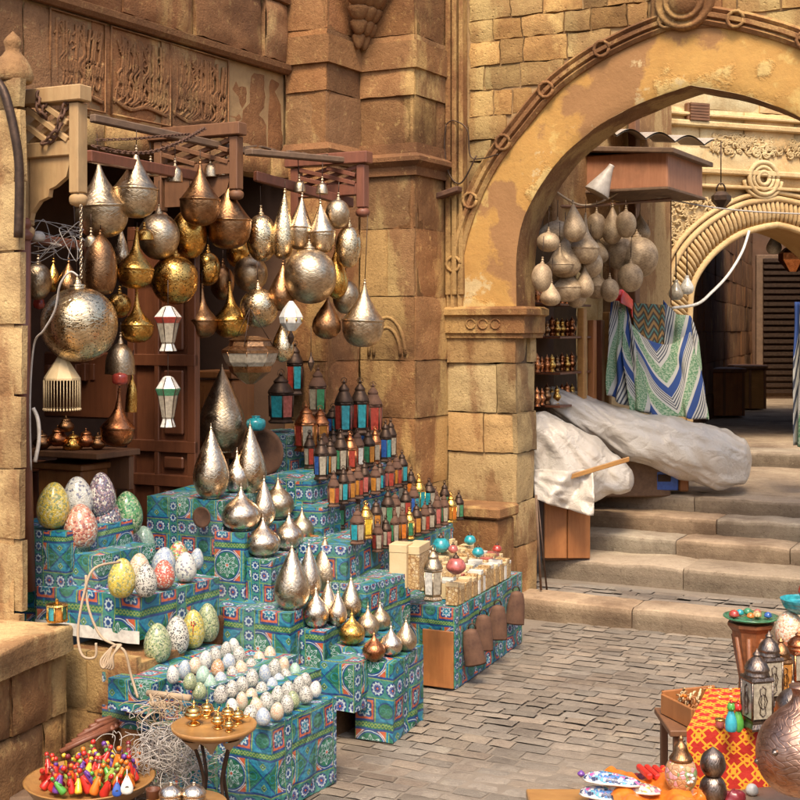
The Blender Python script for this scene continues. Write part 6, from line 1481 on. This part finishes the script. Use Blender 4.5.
tall(781, 636, 702, 10, 4.50, 'bronze', 'g_amber', 'darker bronze lantern between the pewter one and the right edge')
tall(799, 630, 686, 13, 4.565, 'copper', 'g_clear', 'copper framed lantern at the right edge below the painted pots')
L(793, 682, 716, 18, 'dome', 'pewter', 0, 'dark domed metal lid lamp above the big copper vase', floor=True, d=4.34, name='domed_lamp', group='metal ware at the lower right')
mb = MB(); q = P(783, 722, 4.25); mb.lathe(spl([(.02, -.02), (.04, 0), (.042, .015), (.03, .022), (0, .02)], 3), 16, q); tag(mb.build('mosaic_bowl', EGG['blue'], origin=q), 'small turquoise mosaic bowl tucked behind the big copper vase', 'bowl')
# big chased copper vase
q = P(803, 792, 3.85); o = empty('copper_vase', q, 'big round chased copper brown vase at the lower right corner', 'vase'); s = 3.85/F
mb = MB(); mb.lathe(spl([(14*s, 0), (30*s, 4*s), (43*s, 20*s), (46*s, 42*s), (40*s, 62*s), (26*s, 78*s), (14*s, 88*s), (10*s, 98*s), (14*s, 106*s)], 5), 48, (0, 0, 0))
M['vase'] = metal('chased_copper', (.50, .32, .24), (.30, .17, .12), .42, 34, .007); mb.build('body', M['vase'], o, local=True)
for k in range(9): mb = MB(); a = 2*math.pi*k/9+.3; mb.lathe([(0, -.003), (4*s, 0), (2*s, 3*s), (0, 4*s)], 10, (math.cos(a)*44.5*s, math.sin(a)*44.5*s, (30+18*(k % 2))*s), M=Matrix.Rotation(a, 3, 'Z') @ Matrix.Rotation(math.pi/2, 3, 'Y')); mb.build('stud', M['pewter'], o, local=True)
mb = MB(); c = P(790, 812, 3.95); mb.lathe([(0, -.02), (.18, -.02), (.19, .01), (.0, .012)], 30, c); mb.lathe([(.10, -c.z), (.12, -.02)], 16, c); tag(mb.build('round_cushion', M['rope'], origin=c), 'beige cloth covered round pad under the big copper vase', 'pad')
mb = MB(); q = G(752, 790, .262); mb.lathe(spl([(0, -.02), (.016, -.012), (.02, 0), (.012, .016), (0, .02)], 3), 14, q); tag(mb.build('white_cup', M['c_white'], origin=q), 'small white glazed cup at the edge of the lattice cloth', 'cup')
# stacked owl-like pewter jar : two rounded jars
for py, r, lb in ((762, 12.5, 'upper part pewter jar with pointed lid, stacked on another before the lattice cloth'), (788, 13.5, 'lower wide pewter jar beneath the pointed one')):
    q = P(713, py+r, 4.0); s = 4/F; mb = MB(); mb.lathe(spl([(r*.7*s, 0), (r*.98*s, r*.5*s), (r*s, r*s), (r*.8*s, r*1.6*s), (r*.35*s, r*2.0*s), (0, r*2.25*s if r < 13 else r*1.95*s)], 4), 22, q); tag(mb.build('pewter_jar', M['pewter'], origin=q), lb, 'jar', 'pewter jars at the lower right')
# painted urn with brass cover
q = P(681, 806, 3.95); s = 3.95/F; o = empty('painted_urn', q, 'round painted wooden urn with pink flower and stepped brass cover', 'urn')
mb = MB(); mb.lathe(spl([(10*s, 0), (12*s, 2*s), (5*s, 10*s), (5*s, 14*s)], 3), 20); mb.build('foot', M['bronze'], o, local=True)
mb = MB(); mb.lathe(spl([(5*s, 14*s), (13*s, 20*s), (16*s, 32*s), (14*s, 42*s), (10*s, 46*s)], 4), 28); mb.build('bowl', EGG['urn'], o, local=True)
mb = MB(); mb.lathe(spl([(11.5*s, 46*s), (12*s, 48*s), (12*s, 48*s), (8*s, 54*s), (6*s, 60*s), (6*s, 60*s), (3.5*s, 63*s), (2*s, 66*s), (2.5*s, 68*s), (0, 71*s)], 3), 24); mb.build('cover', M['bronze'], o, local=True)
mb = MB()
for k in range(7): a = 2*math.pi*k/7; mb.lathe([(0, -.001), (.0075, 0), (0, .002)], 8, (.3*16*s+math.cos(a)*.012, -15.2*s, 32*s+math.sin(a)*.012), M=Matrix.Rotation(math.pi/2, 3, 'X'))
mb.build('painted_flower', M['c_white'], o, local=True)
# wooden figures box, orange
q = P(704, 708, 4.62); o = empty('wooden_crate', q, 'small open orange wooden crate of carved figures behind the lattice cloth box', 'crate', rz=.35); mb = MB()
for a, b, w, h in ((-.11, 0, .012, .2), (.11, 0, .012, .2)): mb.box((a, b, 0), (w, 0, 0), (0, h, 0), (0, 0, .07), .002)
mb.box((0, -.1, 0), (.22, 0, 0), (0, .012, 0), (0, 0, .07), .002); mb.box((0, .1, 0), (.22, 0, 0), (0, .012, 0), (0, 0, .09), .002); mb.box((0, 0, -.03), (.22, 0, 0), (0, .2, 0), (0, 0, .01)); mb.build('crate_body', M['wood_orange'], o, local=True)
mb = MB(); cz = q.z-.037; mb.box((q.x, q.y, cz-.012), (.30, 0, 0), (0, .28, 0), UP*.022, .003)
for sx in (-.12, .12):
    for sy in (-.11, .11): mb.box((q.x+sx, q.y+sy, (cz-.023)/2), (.025, 0, 0), (0, .025, 0), UP*(cz-.023), .002)
tag(mb.build('low_side_table', M['wood_brown'], origin=(q.x, q.y, 0)), 'low brown wooden side table carrying the crate of carved camels', 'table')
for k in range(26):
    c = q+Vector((R(-.08, .09), R(-.07, .08), R(.0, .02))); m = random.choice(['ivory', 'wood_orange', 'inlay', 'c_orange', 'ivory']); mb = MB()
    mb.tube([(-.012, 0, 0), (-.010, 0, .022), (.010, 0, .022), (.012, 0, 0)], .0045, 6); mb.tube([(.008, 0, .022), (.016, 0, .042), (.026, 0, .040)], .004, 6); mb.tube([(-.010, 0, .022), (-.018, 0, .014)], .002, 4); mb.lathe([(0, .018), (.007, .024), (.004, .034), (0, .036)], 8)
    oo = mb.build('carved_camel', M[m], origin=(0, 0, 0)); oo.location = c; oo.rotation_euler = (R(-.4, .4), R(-.4, .4), R(0, 6))
    tag(oo, 'tiny %s camel figure %s in the orange crate' % ({'ivory': 'cream', 'inlay': 'spotted', 'wood_orange': 'brown wooden', 'c_orange': 'bright orange'}[m], 'near the front' if c.y < q.y else 'near the back'), 'figurine', 'carved figures in the orange crate')
# blue and green glass birds/bottles
for px, m, m2, lb in ((731, 'c_cyan', 'c_green', 'blue glass bird bottle with green head on the edge of the lattice cloth'), (738, 'c_green', 'c_red', 'green glass bird bottle with red crest just right of the blue one')):
    q = P(px, 731, 4.15+(px-731)*.01); o = empty('glass_bird', q, lb, 'ornament', 'glass birds on the lattice cloth'); mb = MB(); mb.lathe(spl([(.016, 0), (.019, .01), (.018, .035), (.009, .06), (.008, .065)], 3), 14); mb.build('body', M[m], o, local=True)
    mb = MB(); mb.lathe(spl([(.008, .064), (.013, .074), (.009, .088), (0, .092)], 3), 12); mb.tube([(0, -.01, .078), (0, -.022, .074)], .003, 5); mb.build('head', M[m2], o, local=True)
    mb = MB(); mb.tube([(0, .006, .086), (0, 0, .098), (0, -.008, .092)], .004, 5); mb.build('crest', M['c_red'], o, local=True)
# embroidered slippers and bright cloths at the bottom
for k, (px, py, m, lb, rz) in enumerate(((612, 782, 'embro_a', 'blue and white embroidered slipper with purple pompom, furthest left', .35), (632, 790, 'embro_b', 'cream flowered slipper overlapping the blue one', .3), (608, 797, 'embro_a', 'multicoloured slipper at the bottom edge', .4))):
    q = P(px, py, 3.95); o = empty('embroidered_slipper', q, lb, 'slipper', 'embroidered slippers in the foreground', -rz); mb = MB()
    for_ = [(-.085, .012, .012), (-.07, .024, .022), (-.03, .033, .03), (.02, .028, .026), (.06, .026, .02), (.085, .012, .012)]
    vs = []; n = 14
    def sl_(i, j): 
        t = i*(len(for_)-1); a = int(min(t, len(for_)-2)); f = t-a; x, w, h = [for_[a][z]*(1-f)+for_[a+1][z]*f for z in range(3)]; g = j*math.pi; return Vector((x, math.cos(g)*w, math.sin(g)*h))
    mb.grid(sl_, 20, 12); mb.grid(lambda i, j: Vector((sl_(i, 0).x, sl_(i, 0).y*(1-2*j), 0)), 20, 4); mb.build('upper', EGG[m], o, local=True)
    mb = MB(); mb.tube([(x, -w*1.0, .002) for x, w, h in for_], .004, 5); mb.tube([(x, w*1.0, .002) for x, w, h in for_], .004, 5); mb.build('sole_piping', M['c_white'], o, local=True)
    if k == 0: mb = MB(); mb.lathe(spl([(0, -.012), (.012, 0), (0, .012)], 4), 12, (-.095, 0, .014)); mb.build('pompom', M['c_purple'], o, local=True)
mb = MB(); c = P(654, 775, 4.1)
for k in range(5): mb.box(c+Vector((-.03+k*.024, .0-k*.004, .01)), Vector((.018, .006, 0)), Vector((-.02, .10, 0)), UP*.02, .005)
tag(mb.build('red_glass_case', M['c_red'], origin=c), 'bright red pleated purse lying between the slippers and the urn', 'purse')
mb = MB(); c = P(652, 800, 3.9)
mb.grid(lambda i, j: c+Vector(((i-.5)*.24, (j-.3)*.3, .01+.02*math.sin(i*9)+.018*MN.noise(Vector((i*6, j*6, 2))))), 30, 24); tag(mb.build('orange_scarf', M['c_orange'], origin=c), 'crumpled orange scarf at the bottom edge beside the urn', 'scarf')
mb = MB(); c = P(640, 812, 3.9); mb.box(c+Vector((.05, 0, -.026)), (.74, 0, 0), (0, .46, 0), UP*.03, .004); 
for sx in (-.28, .28): mb.box(c+Vector((sx, 0, -.14)), (.04, 0, 0), (0, .3, 0), UP*.21, .004)
tag(mb.build('low_display_board', M['wood_table'], origin=(c.x, c.y, 0)), 'low board carrying slippers, scarf and urn at the bottom edge', 'board')

# ============================================================ shop beyond the gate on the left
g0 = P(536, 330, 8.35); g0.z = 0; gE = meet(668, g0, D1)
gs = empty('gate_shop', (g0.x, g0.y, .5), 'open timber fronted souvenir shop on the left beyond the gate', 'shop')
mb = MB(); gl = (gE-g0).length; gm = (g0+gE)/2
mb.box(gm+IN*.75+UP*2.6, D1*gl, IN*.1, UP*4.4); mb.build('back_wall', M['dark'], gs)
mb = MB(); mb.box(g0+D1*(gl*.80)+UP*2.9-N1*.06, D1*gl*.5, N1*.1, UP*2.6, .01); mb.box(g0+D1*(gl*.36)+UP*3.1-N1*.04, D1*gl*.5, N1*.08, UP*1.6, .01)
mb.build('upper_wall', M['stone_light'], gs)
for px, m, y0 in ((582, 'wood_table', 308), (607, 'wood_table', 312), (592, 'wood_orange', 320), (600, 'wood_door', 320)):
    q = meet(px, g0+N1*.02, D1); z1 = H-(y0-HY)*q.y/F; mb = MB(); mb.box(Vector((q.x, q.y, (.55+z1)/2)), D1*.06, N1*.05, UP*(z1-.55), .006); mb.build('door_post', M[m], gs)
q = meet(634, g0+N1*.05, D1); mb = MB(); mb.box(Vector((q.x, q.y, 2.6)), D1*.1, N1*.06, UP*2.2, .006); mb.build('red_timber', M['wood_brown'], gs)
q = meet(572, g0-N1*.0, D1); mb = MB()
for z in (1.98, 1.76, 1.52, 1.30): mb.box(Vector((q.x, q.y, z-.11))-N1*.12, D1*.55, N1*.3, UP*.015, .002)
mb.build('shelf', M['wood_door'], gs)
mb = MB(); mb.box(Vector((q.x, q.y, 1.4))-N1*.3, D1*.7, N1*.03, UP*1.5); mb.build('shelf_back', M['interior'], gs)
# brass trinkets on those shelves
for r_, z in enumerate((1.88, 1.66, 1.42, 1.20)):
    for k in range(8):
        c = meet(537+k*5, g0-N1*R(.04, .12), D1); c = Vector((c.x, c.y, z)); mb = MB(); a = R(.024, .034)
        mb.lathe(spl([(a*.8, 0), (a*.5, a*.6), (a, a*1.6), (a*.5, a*2.6), (a*.6, a*3.2), (a*.2, a*3.8), (0, a*4.3)], 3), 10, c)
        tag(mb.build('brass_figurine', M[random.choice(['copper', 'gold', 'copper', 'bronze'])], origin=c), 'little brass figure on the %s shelf beyond the gate pier, %s from the left' % (['top', 'second', 'third', 'lowest'][r_], ordw[k]), 'figurine', 'brass figures on the shelves beyond the gate')
# wooden canopy
cq = P(640, 198, 9.5); cn_ = empty('wooden_canopy', cq, 'reddish wooden shop canopy box jutting out under the arch', 'canopy')
c0 = P(590, 195, 9.2); c1 = P(673, 196, 9.2)
W_c = (c1-c0).length
mb = MB(); MXc = D2; cz = c0.z
mb.box(c0+MXc*(W_c*.5)+D1*.3+UP*.14, MXc*W_c, D1*.8, UP*.25, .01); mb.build('canopy_box', M['wood_canopy'], cn_)
mb = MB(); mb.box(c0+MXc*(W_c*.52)+D1*.3+UP*.285+D2*.02, MXc*(W_c*1.10)-UP*.05, D1*.92, UP*.035, .004); mb.box(c0+MXc*W_c*.5+D1*.3+UP*.01, MXc*(W_c*1.05), D1*.86, UP*.02, .004); mb.build('canopy_roof', M['wood_old'], cn_)
mb = MB(); c2 = P(648, 136, 9.6)
def corr(i, j): return c2+Vector(((i-.5)*.95, j*.8-.2, .055*abs(math.sin(i*math.pi*4.5))+.12*j-.10*i))
mb.grid(corr, 72, 2); mb.grid(lambda i, j: corr(i, 1-j)-UP*.012, 72, 2); tag(mb.build('corrugated_sheet', M['wire'], origin=c2, fix=False), 'wavy corrugated roofing sheet lying above the wooden canopy', 'roofing')
mb = MB(); mb.tube([P(548, 206, 8.6), P(580, 207, 8.9), P(671, 199, 9.3)], .012, 6); mb.tube([P(671, 199, 9.3), P(671, 305, 9.3)], .004, 5); tag(mb.build('pipe_rail', M['wood_brown'], origin=P(548, 206, 8.6)), 'thin rail and drop wire under the wooden canopy', 'rail')
mb = MB(); mb.tube(smooth_path([P(556, 192, 8.6), P(580, 205, 8.8), P(605, 200, 9.0), P(630, 184, 9.2)]), .008, 6); tag(mb.build('slack_cord', M['rope'], origin=P(556, 192, 8.6)), 'slack cord sagging below the wooden canopy', 'cord')
mb = MB(); q = P(605, 178, 8.9); mb.lathe(spl([(.09, -.12), (.085, -.1), (.03, .05), (.02, .1)], 3), 16, q, M=Matrix.Rotation(.5, 3, 'Y')); tag(mb.build('metal_horn', M['wire'], origin=q), 'grey metal horn shade tilted beside the canopy', 'lampshade')
# tan lamps hanging beyond the gate
TL = [(557, 222, 248, 16, 'dish', 'flat wide dish lamp, upper left of the dusty tan group'), (565, 238, 276, 14, 'tear', 'dusty tan teardrop lamp below the upper dish lamp'), (584, 218, 262, 13, 'bottle', 'dusty tan bottle lamp third from the left in the upper row'), (597, 240, 262, 10, 'tear', 'small dusty tan lamp tucked behind the third bottle lamp'), (612, 208, 242, 9, 'tear', 'small teardrop lamp in the top row of the tan group'), (626, 210, 236, 9, 'globe', 'small round lamp at the top right of the tan group'),
 (608, 228, 262, 12, 'globe', 'middle round tan lamp of the tan group'), (622, 232, 268, 15, 'globe', 'big round tan lamp left of the largest'), (638, 234, 276, 18, 'globe', 'largest round tan lamp at the right of the group'), (556, 262, 279, 13, 'dish', 'lower flat dish lamp of the tan group'), (568, 262, 300, 14, 'bottle', 'lower left dusty tan bottle lamp'), (585, 268, 296, 8, 'tear', 'slim grey teardrop lamp in the lower row'), (598, 265, 297, 11, 'bottle', 'lower right dusty tan bottle lamp'), (610, 278, 300, 8, 'globe', 'small tan globe lamp at the lower right end'), (541, 262, 290, 9, 'globe', 'small brown globe lamp right beside the gate pier'), (648, 246, 262, 7, 'globe', 'little tan globe lamp behind the largest one'), (548, 232, 250, 10, 'globe', 'tan globe lamp behind the upper dish lamp'),
 (575, 205, 240, 10, 'tear', 'tan teardrop lamp high at the left under the slack cord'), (596, 212, 238, 9, 'globe', 'small tan globe high in the middle of the dusty group'), (560, 248, 272, 12, 'bottle', 'tan lamp between the two flat dish lamps'), (630, 262, 290, 11, 'globe', 'round tan lamp under the largest one'), (576, 284, 306, 9, 'globe', 'little tan globe at the bottom of the dusty group'), (550, 284, 304, 9, 'tear', 'little brown teardrop right of the pier top'), (590, 250, 276, 11, 'globe', 'tan globe lamp in the heart of the dusty group'), (640, 216, 240, 9, 'tear', 'slim tan lamp at the upper right corner of the dusty group')]
PR['dish'] = [(0, 0), (.5, .05), (.9, .3), (1, .5), (.9, .7), (.5, .9), (.1, .98), (.05, 1)]
for k, (px, yt, yb, r, kd, lb) in enumerate(TL):
    q = meet(px, g0+N1*(.16+.10*(k % 3)), D1); L(px, yt-2, yb+2, r*1.15, kd, 'tan_metal', 0, lb, max(yt-26, 200), d=q.y, group='dusty lamps hanging beyond the gate', seg=20)
# draped scarves
def drape(name, top, bot, n, m, lb, d0, fold=.03, fr=9., uvs=(1, 1)):
    """sheet hung from polyline top to polyline bottom (pixel lists with distances)"""
    mb = MB(); mb.uv = []; T_ = smooth_path([P(*t) for t in top], 8); B_ = smooth_path([P(*t) for t in bot], 8); nu, nv = 48, 36
    def at(l, i): t = i*(len(l)-1); a = min(int(t), len(l)-2); return l[a].lerp(l[a+1], t-a)
    def fn(i, j):
        p = at(T_, i).lerp(at(B_, i), j); w = math.sin(i*fr*2+j*2.5)*fold*(.3+j)+MN.noise(Vector((i*5, j*3, d0)))*fold
        return p-D1*w+N2*0-UP*(math.sin(j*math.pi)*0)
    mb.grid(fn, nu, nv)
    for j in range(nv+1):
        for i in range(nu+1): mb.uv.append((uvs[0]*i/nu, uvs[1]*j/nv))
    o = mb.build(name, M[m], origin=P(*top[0])); sm_ = o.modifiers.new('thick', 'SOLIDIFY'); sm_.thickness = .006; tag(o, lb, 'scarf', 'scarves draped beyond the gate'); return o
drape('striped_scarf', [(611, 296, 9.3), (620, 300, 9.35), (627, 302, 9.4)], [(608, 395, 9.1), (625, 405, 9.15), (650, 413, 9.2)], 0, 'scarf2', 'narrow blue and white striped scarf hanging at the left of the drapes', 1, .04, 7, (.8, 1.6))
drape('striped_scarf', [(619, 306, 9.32), (640, 335, 9.5), (668, 345, 9.7), (690, 332, 9.8)], [(632, 412, 9.15), (660, 416, 9.25), (690, 418, 9.35), (708, 420, 9.5)], 0, 'scarf', 'large green blue and white striped scarf in the middle of the drapes', 2, .05, 8, (1., 1.))
drape('striped_scarf', [(664, 300, 9.9), (676, 314, 9.9), (692, 318, 9.95), (698, 345, 9.9)], [(668, 400, 9.6), (682, 410, 9.6), (697, 416, 9.6), (709, 420, 9.6)], 0, 'scarf2', 'blue edged striped scarf at the right of the drapes', 3, .04, 9, (1.2, 1.3))
drape('zigzag_bag', [(634, 303, 9.7), (650, 304, 9.75), (665, 305, 9.8)], [(634, 340, 9.68), (650, 352, 9.73), (664, 346, 9.78)], 0, 'chevron', 'zigzag woven bag cloth in brown and green above the scarves', 4, .02, 7, (1, .6))
drape('pink_cloth', [(614, 292, 9.25), (622, 290, 9.3), (632, 300, 9.4)], [(612, 300, 9.2), (624, 304, 9.25), (634, 318, 9.35)], 0, 'c_red', 'crumpled pink red cloth on top of the striped scarves', 5, .03, 6)
drape('white_curtain', [(795, 302, 9.3), (802, 302, 9.3), (815, 302, 9.3)], [(794, 445, 9.1), (803, 447, 9.1), (815, 446, 9.1)], 0, 'scarf2', 'pale blue and white cloth hanging at the right edge of the picture', 6, .03, 7, (.3, .9))
# timber box below the plastic, crates
wq = P(567, 562, 8.35); wq.z = .225; wb = empty('wooden_cabinet', wq, 'orange brown wooden cabinet below the plastic sheeting beside the steps', 'cabinet')
s = 8.35/F
for k, w_ in ((-1, 'a'), (1, 'b')): mb = MB(); mb.box(wq+Vector((k*11.6*s, 0, .28)), (22.5*s, 0, 0), (0, .03, 0), UP*.54, .004); mb.build('door_panel', M['wood_orange'], wb)
mb = MB(); mb.box(wq+Vector((0, .25, .27)), (47*s, 0, 0), (0, .44, 0), UP*.56, .004); mb.build('carcass', M['wood_brown'], wb)
q = P(661, 479, 9.25); cr = empty('blue_crate', P(661, 489, 9.25), 'blue plastic crate tucked under the plastic covered bundle', 'crate'); mb = MB(); s = 9.25/F
mb.box(q, (28*s, 0, 0), (0, .22, 0), UP*19*s, .006); mb.build('shell', M['c_blue'], cr); mb = MB(); mb.box(q+Vector((0, -.115, .02)), (13*s, 0, 0), (0, .01, 0), UP*7*s, .003); mb.build('handle_hole', M['dark'], cr)
mb = MB(); mb.box(P(636, 478, 9.3), (.16, 0, 0), (0, .2, 0), UP*.16, .01); tag(mb.build('maroon_box', M['c_maroon'], origin=P(636, 490, 9.3)), 'maroon box left of the blue crate under the bundle', 'box')
mb = MB(); mb.box(P(681, 481, 9.3), (.07, 0, 0), (0, .2, 0), UP*.13, .01); tag(mb.build('orange_block', M['wood_orange'], origin=P(681, 490, 9.3)), 'small orange block right of the blue crate', 'block')
# merchandise under plastic
def bundle(name, cl, lb, extra=0., sd=0, seg=72, n=130):
    """cl : (px, py, half height px, d, half depth m, dropdown)"""
    mb = MB(); pts = smooth_path([P(a, b, d) for a, b, h, d, w in cl], 10); hs = [c[2]*c[3]/F for c in cl]; ws = [c[4] for c in cl]
    def val(arr, t): x = t*(len(arr)-1); i = min(int(x), len(arr)-2); f = x-i; f = f*f*(3-2*f); return arr[i]*(1-f)+arr[i+1]*f
    def fn(i, j):
        x = i*(len(pts)-1); a = min(int(x), len(pts)-2); c = pts[a].lerp(pts[a+1], x-a); h, w = val(hs, i), val(ws, i)
        th = 2*math.pi*j; cx, cz = math.cos(th), math.sin(th)
        sg = lambda v, p: math.copysign(abs(v)**p, v)
        endf = min(1, (i/.05)**.5 if i < .05 else 1, ((1-i)/.05)**.5 if i > .95 else 1)
        cc_ = Vector((sg(cx, .75)*w*.25, sg(cx, .75)*w, sg(cz, .7)*h))*max(endf, .02)
        nn = 1+.15*MN.noise(Vector((c.x*4, c.y*3+cx, c.z*4+cz*1.5+sd)))+.16*abs(MN.noise(Vector((c.x*5+cz*1.2, cx*1.6+sd, c.x*2+cz*2.2))))+.07*abs(MN.noise(Vector((c.x*11+cz*3, cx*3, cz*3+sd))))
        return c+cc_*nn
    mb.grid(fn, n, seg); o = mb.build(name, M['plastic'], origin=pts[0]); tag(o, lb, 'plastic sheeting', 'goods covered with plastic sheets'); return o
bundle('plastic_cover', [(546, 398, 10, 9.0, .12), (562, 404, 15, 9.0, .2), (600, 422, 19, 9.05, .25), (640, 438, 23, 9.1, .28), (680, 447, 27, 9.15, .28), (715, 457, 30, 9.2, .26), (742, 462, 22, 9.25, .2), (752, 460, 8, 9.3, .1)], 'long milky plastic covered bundle of goods on top of the steps', sd=3)
bundle('plastic_cover', [(528, 446, 32, 8.5, .15), (545, 452, 38, 8.5, .22), (568, 462, 36, 8.5, .26), (592, 470, 30, 8.55, .25), (615, 476, 18, 8.6, .2), (634, 481, 8, 8.65, .12)], 'grey plastic sheet heaped over goods on the cabinet by the pier', sd=8)
mb = MB(); mb.grid(lambda i, j: P(535+58*i, 470+(28+26*i*(1-.35*i))*j, 8.22-.05*j)+Vector((0, .05*math.sin(i*9+j*3)-.03*MN.noise(Vector((i*6, j*6, 1))), 0)), 40, 16)
o = mb.build('plastic_flap', M['plastic'], origin=P(560, 500, 8.22)); o.modifiers.new('t', 'SOLIDIFY').thickness = .004; tag(o, 'loose flap of clear plastic hanging in front of the wooden cabinet', 'plastic sheeting')
mb = MB(); a, b = P(566, 478, 8.2), P(629, 459, 8.3); mb.box((a+b)/2, b-a, (0, .03, 0), UP*.03, .003); tag(mb.build('wooden_batten', M['wood_table'], origin=a), 'wooden batten lying on the nearer plastic sheet', 'batten')
mb = MB(); mb.box((P(545, 430, 8.9)+P(700, 480, 9.2))/2+Vector((-.15, .2, -.15)), (1.0, .1, 0), (0, .3, 0), UP*.3, .01); tag(mb.build('market_table', M['wood_old'], origin=P(600, 480, 9.2)), 'hidden timber table carrying the long plastic covered bundle', 'table')

# extra small goods among the lower right display
XG = [(664, 790, 'c_yellow', 'yellow tasselled pouch left of the urn foot'), (642, 772, 'c_maroon', 'maroon pouch behind the slippers'), (628, 776, 'c_cyan', 'turquoise pouch behind the slippers'), (697, 792, 'c_orange', 'orange pouch between the urn and the pewter jars'), (735, 792, 'c_maroon', 'maroon pouch right of the pewter jars'), (596, 792, 'c_purple', 'purple pouch left of the lower slippers')]
for px, py, m, lb in XG:
    q = G(px, min(py+12, 808), .245); mb = MB(); a = R(.018, .026); sd = R(0, 9)
    mb.grid(lambda i, j: Vector((math.cos(i*6.2832)*math.sin(j*3.1416)*a*1.5, math.sin(i*6.2832)*math.sin(j*3.1416)*a, a*.8-math.cos(j*3.1416)*a*.8))*(1+.35*MN.noise(Vector((math.cos(i*6.2832)*1.5+sd, math.sin(i*6.2832)*1.5, j*3)))), 22, 12)
    o = mb.build('cloth_pouch', M[m], origin=(0, 0, 0)); o.location = q; o.rotation_euler = (0, 0, R(0, 3)); tag(o, lb, 'pouch', 'small cloth pouches at the lower right')
for k, (px, py, m, lb) in enumerate(((720, 728, 'g_pink', 'pink glass cup on the left edge of the lattice cloth'), (733, 712, 'g_amber', 'amber glass cup behind the pink one on the lattice cloth'))):
    q = G(px, py, .412); o = empty('glass_cup', q, lb, 'cup', 'glass cups on the lattice cloth'); mb = MB(); mb.lathe(spl([(.010, 0), (.014, .008), (.016, .026), (.014, .03), (.012, .026), (0, .01)], 3), 14); mb.build('cup_bowl', M[m], o, local=True); mb = MB(); mb.lathe([(.016, .024), (.0175, .027), (.016, .03)], 14); mb.build('rim', M['gold'], o, local=True)
# ============================================================ surroundings behind the camera, camera, light
ob = empty('opposite_building', (0, -7, 0), 'sandstone building on the near side of the street, behind the viewpoint', 'building')
mb = MB(); mb.box((0, -7.5, 1.6), (16, 0, 0), (0, .6, 0), (0, 0, 3.4)); mb.build('wall', M['stone_light'], ob)
mb = MB()
for x in (-4, -1, 2, 5): mb.box((x, -7.17, 1.2), (1.2, 0, 0), (0, .1, 0), (0, 0, 2.4), .02)
mb.build('door', M['wood_door'], ob)
rb = empty('side_building', (4.6, 2, 0), 'sandstone building along the right side of the street, out of frame', 'building')
mb = MB(); mb.box((6.0, 1.5, 1.5), (.6, 0, 0), (0, 8, 0), (0, 0, 3.0)); mb.build('wall', M['stone_light'], rb)
cam = bpy.data.cameras.new('camera'); co_ = bpy.data.objects.new('camera', cam); C.objects.link(co_)
cam.sensor_width = 36; cam.lens = 36*F/800; cam.shift_y = -(400-HY)/800; cam.clip_end = 200; cam.clip_start = .1
co_.location = (0, 0, H); co_.rotation_euler = (math.pi/2, 0, 0); bpy.context.scene.camera = co_
w = bpy.data.worlds.new('World'); bpy.context.scene.world = w; w.use_nodes = True; E.nt = w.node_tree
sky = nd('ShaderNodeTexSky'); sky.sky_type = 'NISHITA'; sky.sun_disc = False
SV = Vector((-.05, -1, 0)).normalized(); EL = math.radians(56)
sky.sun_elevation = EL; sky.sun_rotation = math.atan2(SV.x, SV.y); sky.dust_density = 4; sky.air_density = 1; sky.altitude = 0
bg = w.node_tree.nodes['Background']; lk(sky.outputs[0], bg.inputs[0]); bg.inputs[1].default_value = .15
sun = bpy.data.lights.new('sun', 'SUN'); so = bpy.data.objects.new('sun', sun); C.objects.link(so)
sun.energy = 2.3; sun.angle = math.radians(18); sun.color = (1, .84, .62)
dv = -(SV*math.cos(EL)+UP*math.sin(EL)); so.rotation_euler = dv.to_track_quat('-Z', 'Y').to_euler()
vs = bpy.context.scene.view_settings; vs.view_transform = 'Standard'; vs.look = 'None'; vs.gamma = 1; vs.use_curve_mapping = False; vs.exposure = .86
bpy.context.scene.display_settings.display_device = 'sRGB'
bpy.context.scene.cycles.max_bounces = 5
bpy.context.scene.cycles.caustics_reflective = False; bpy.context.scene.cycles.caustics_refractive = False
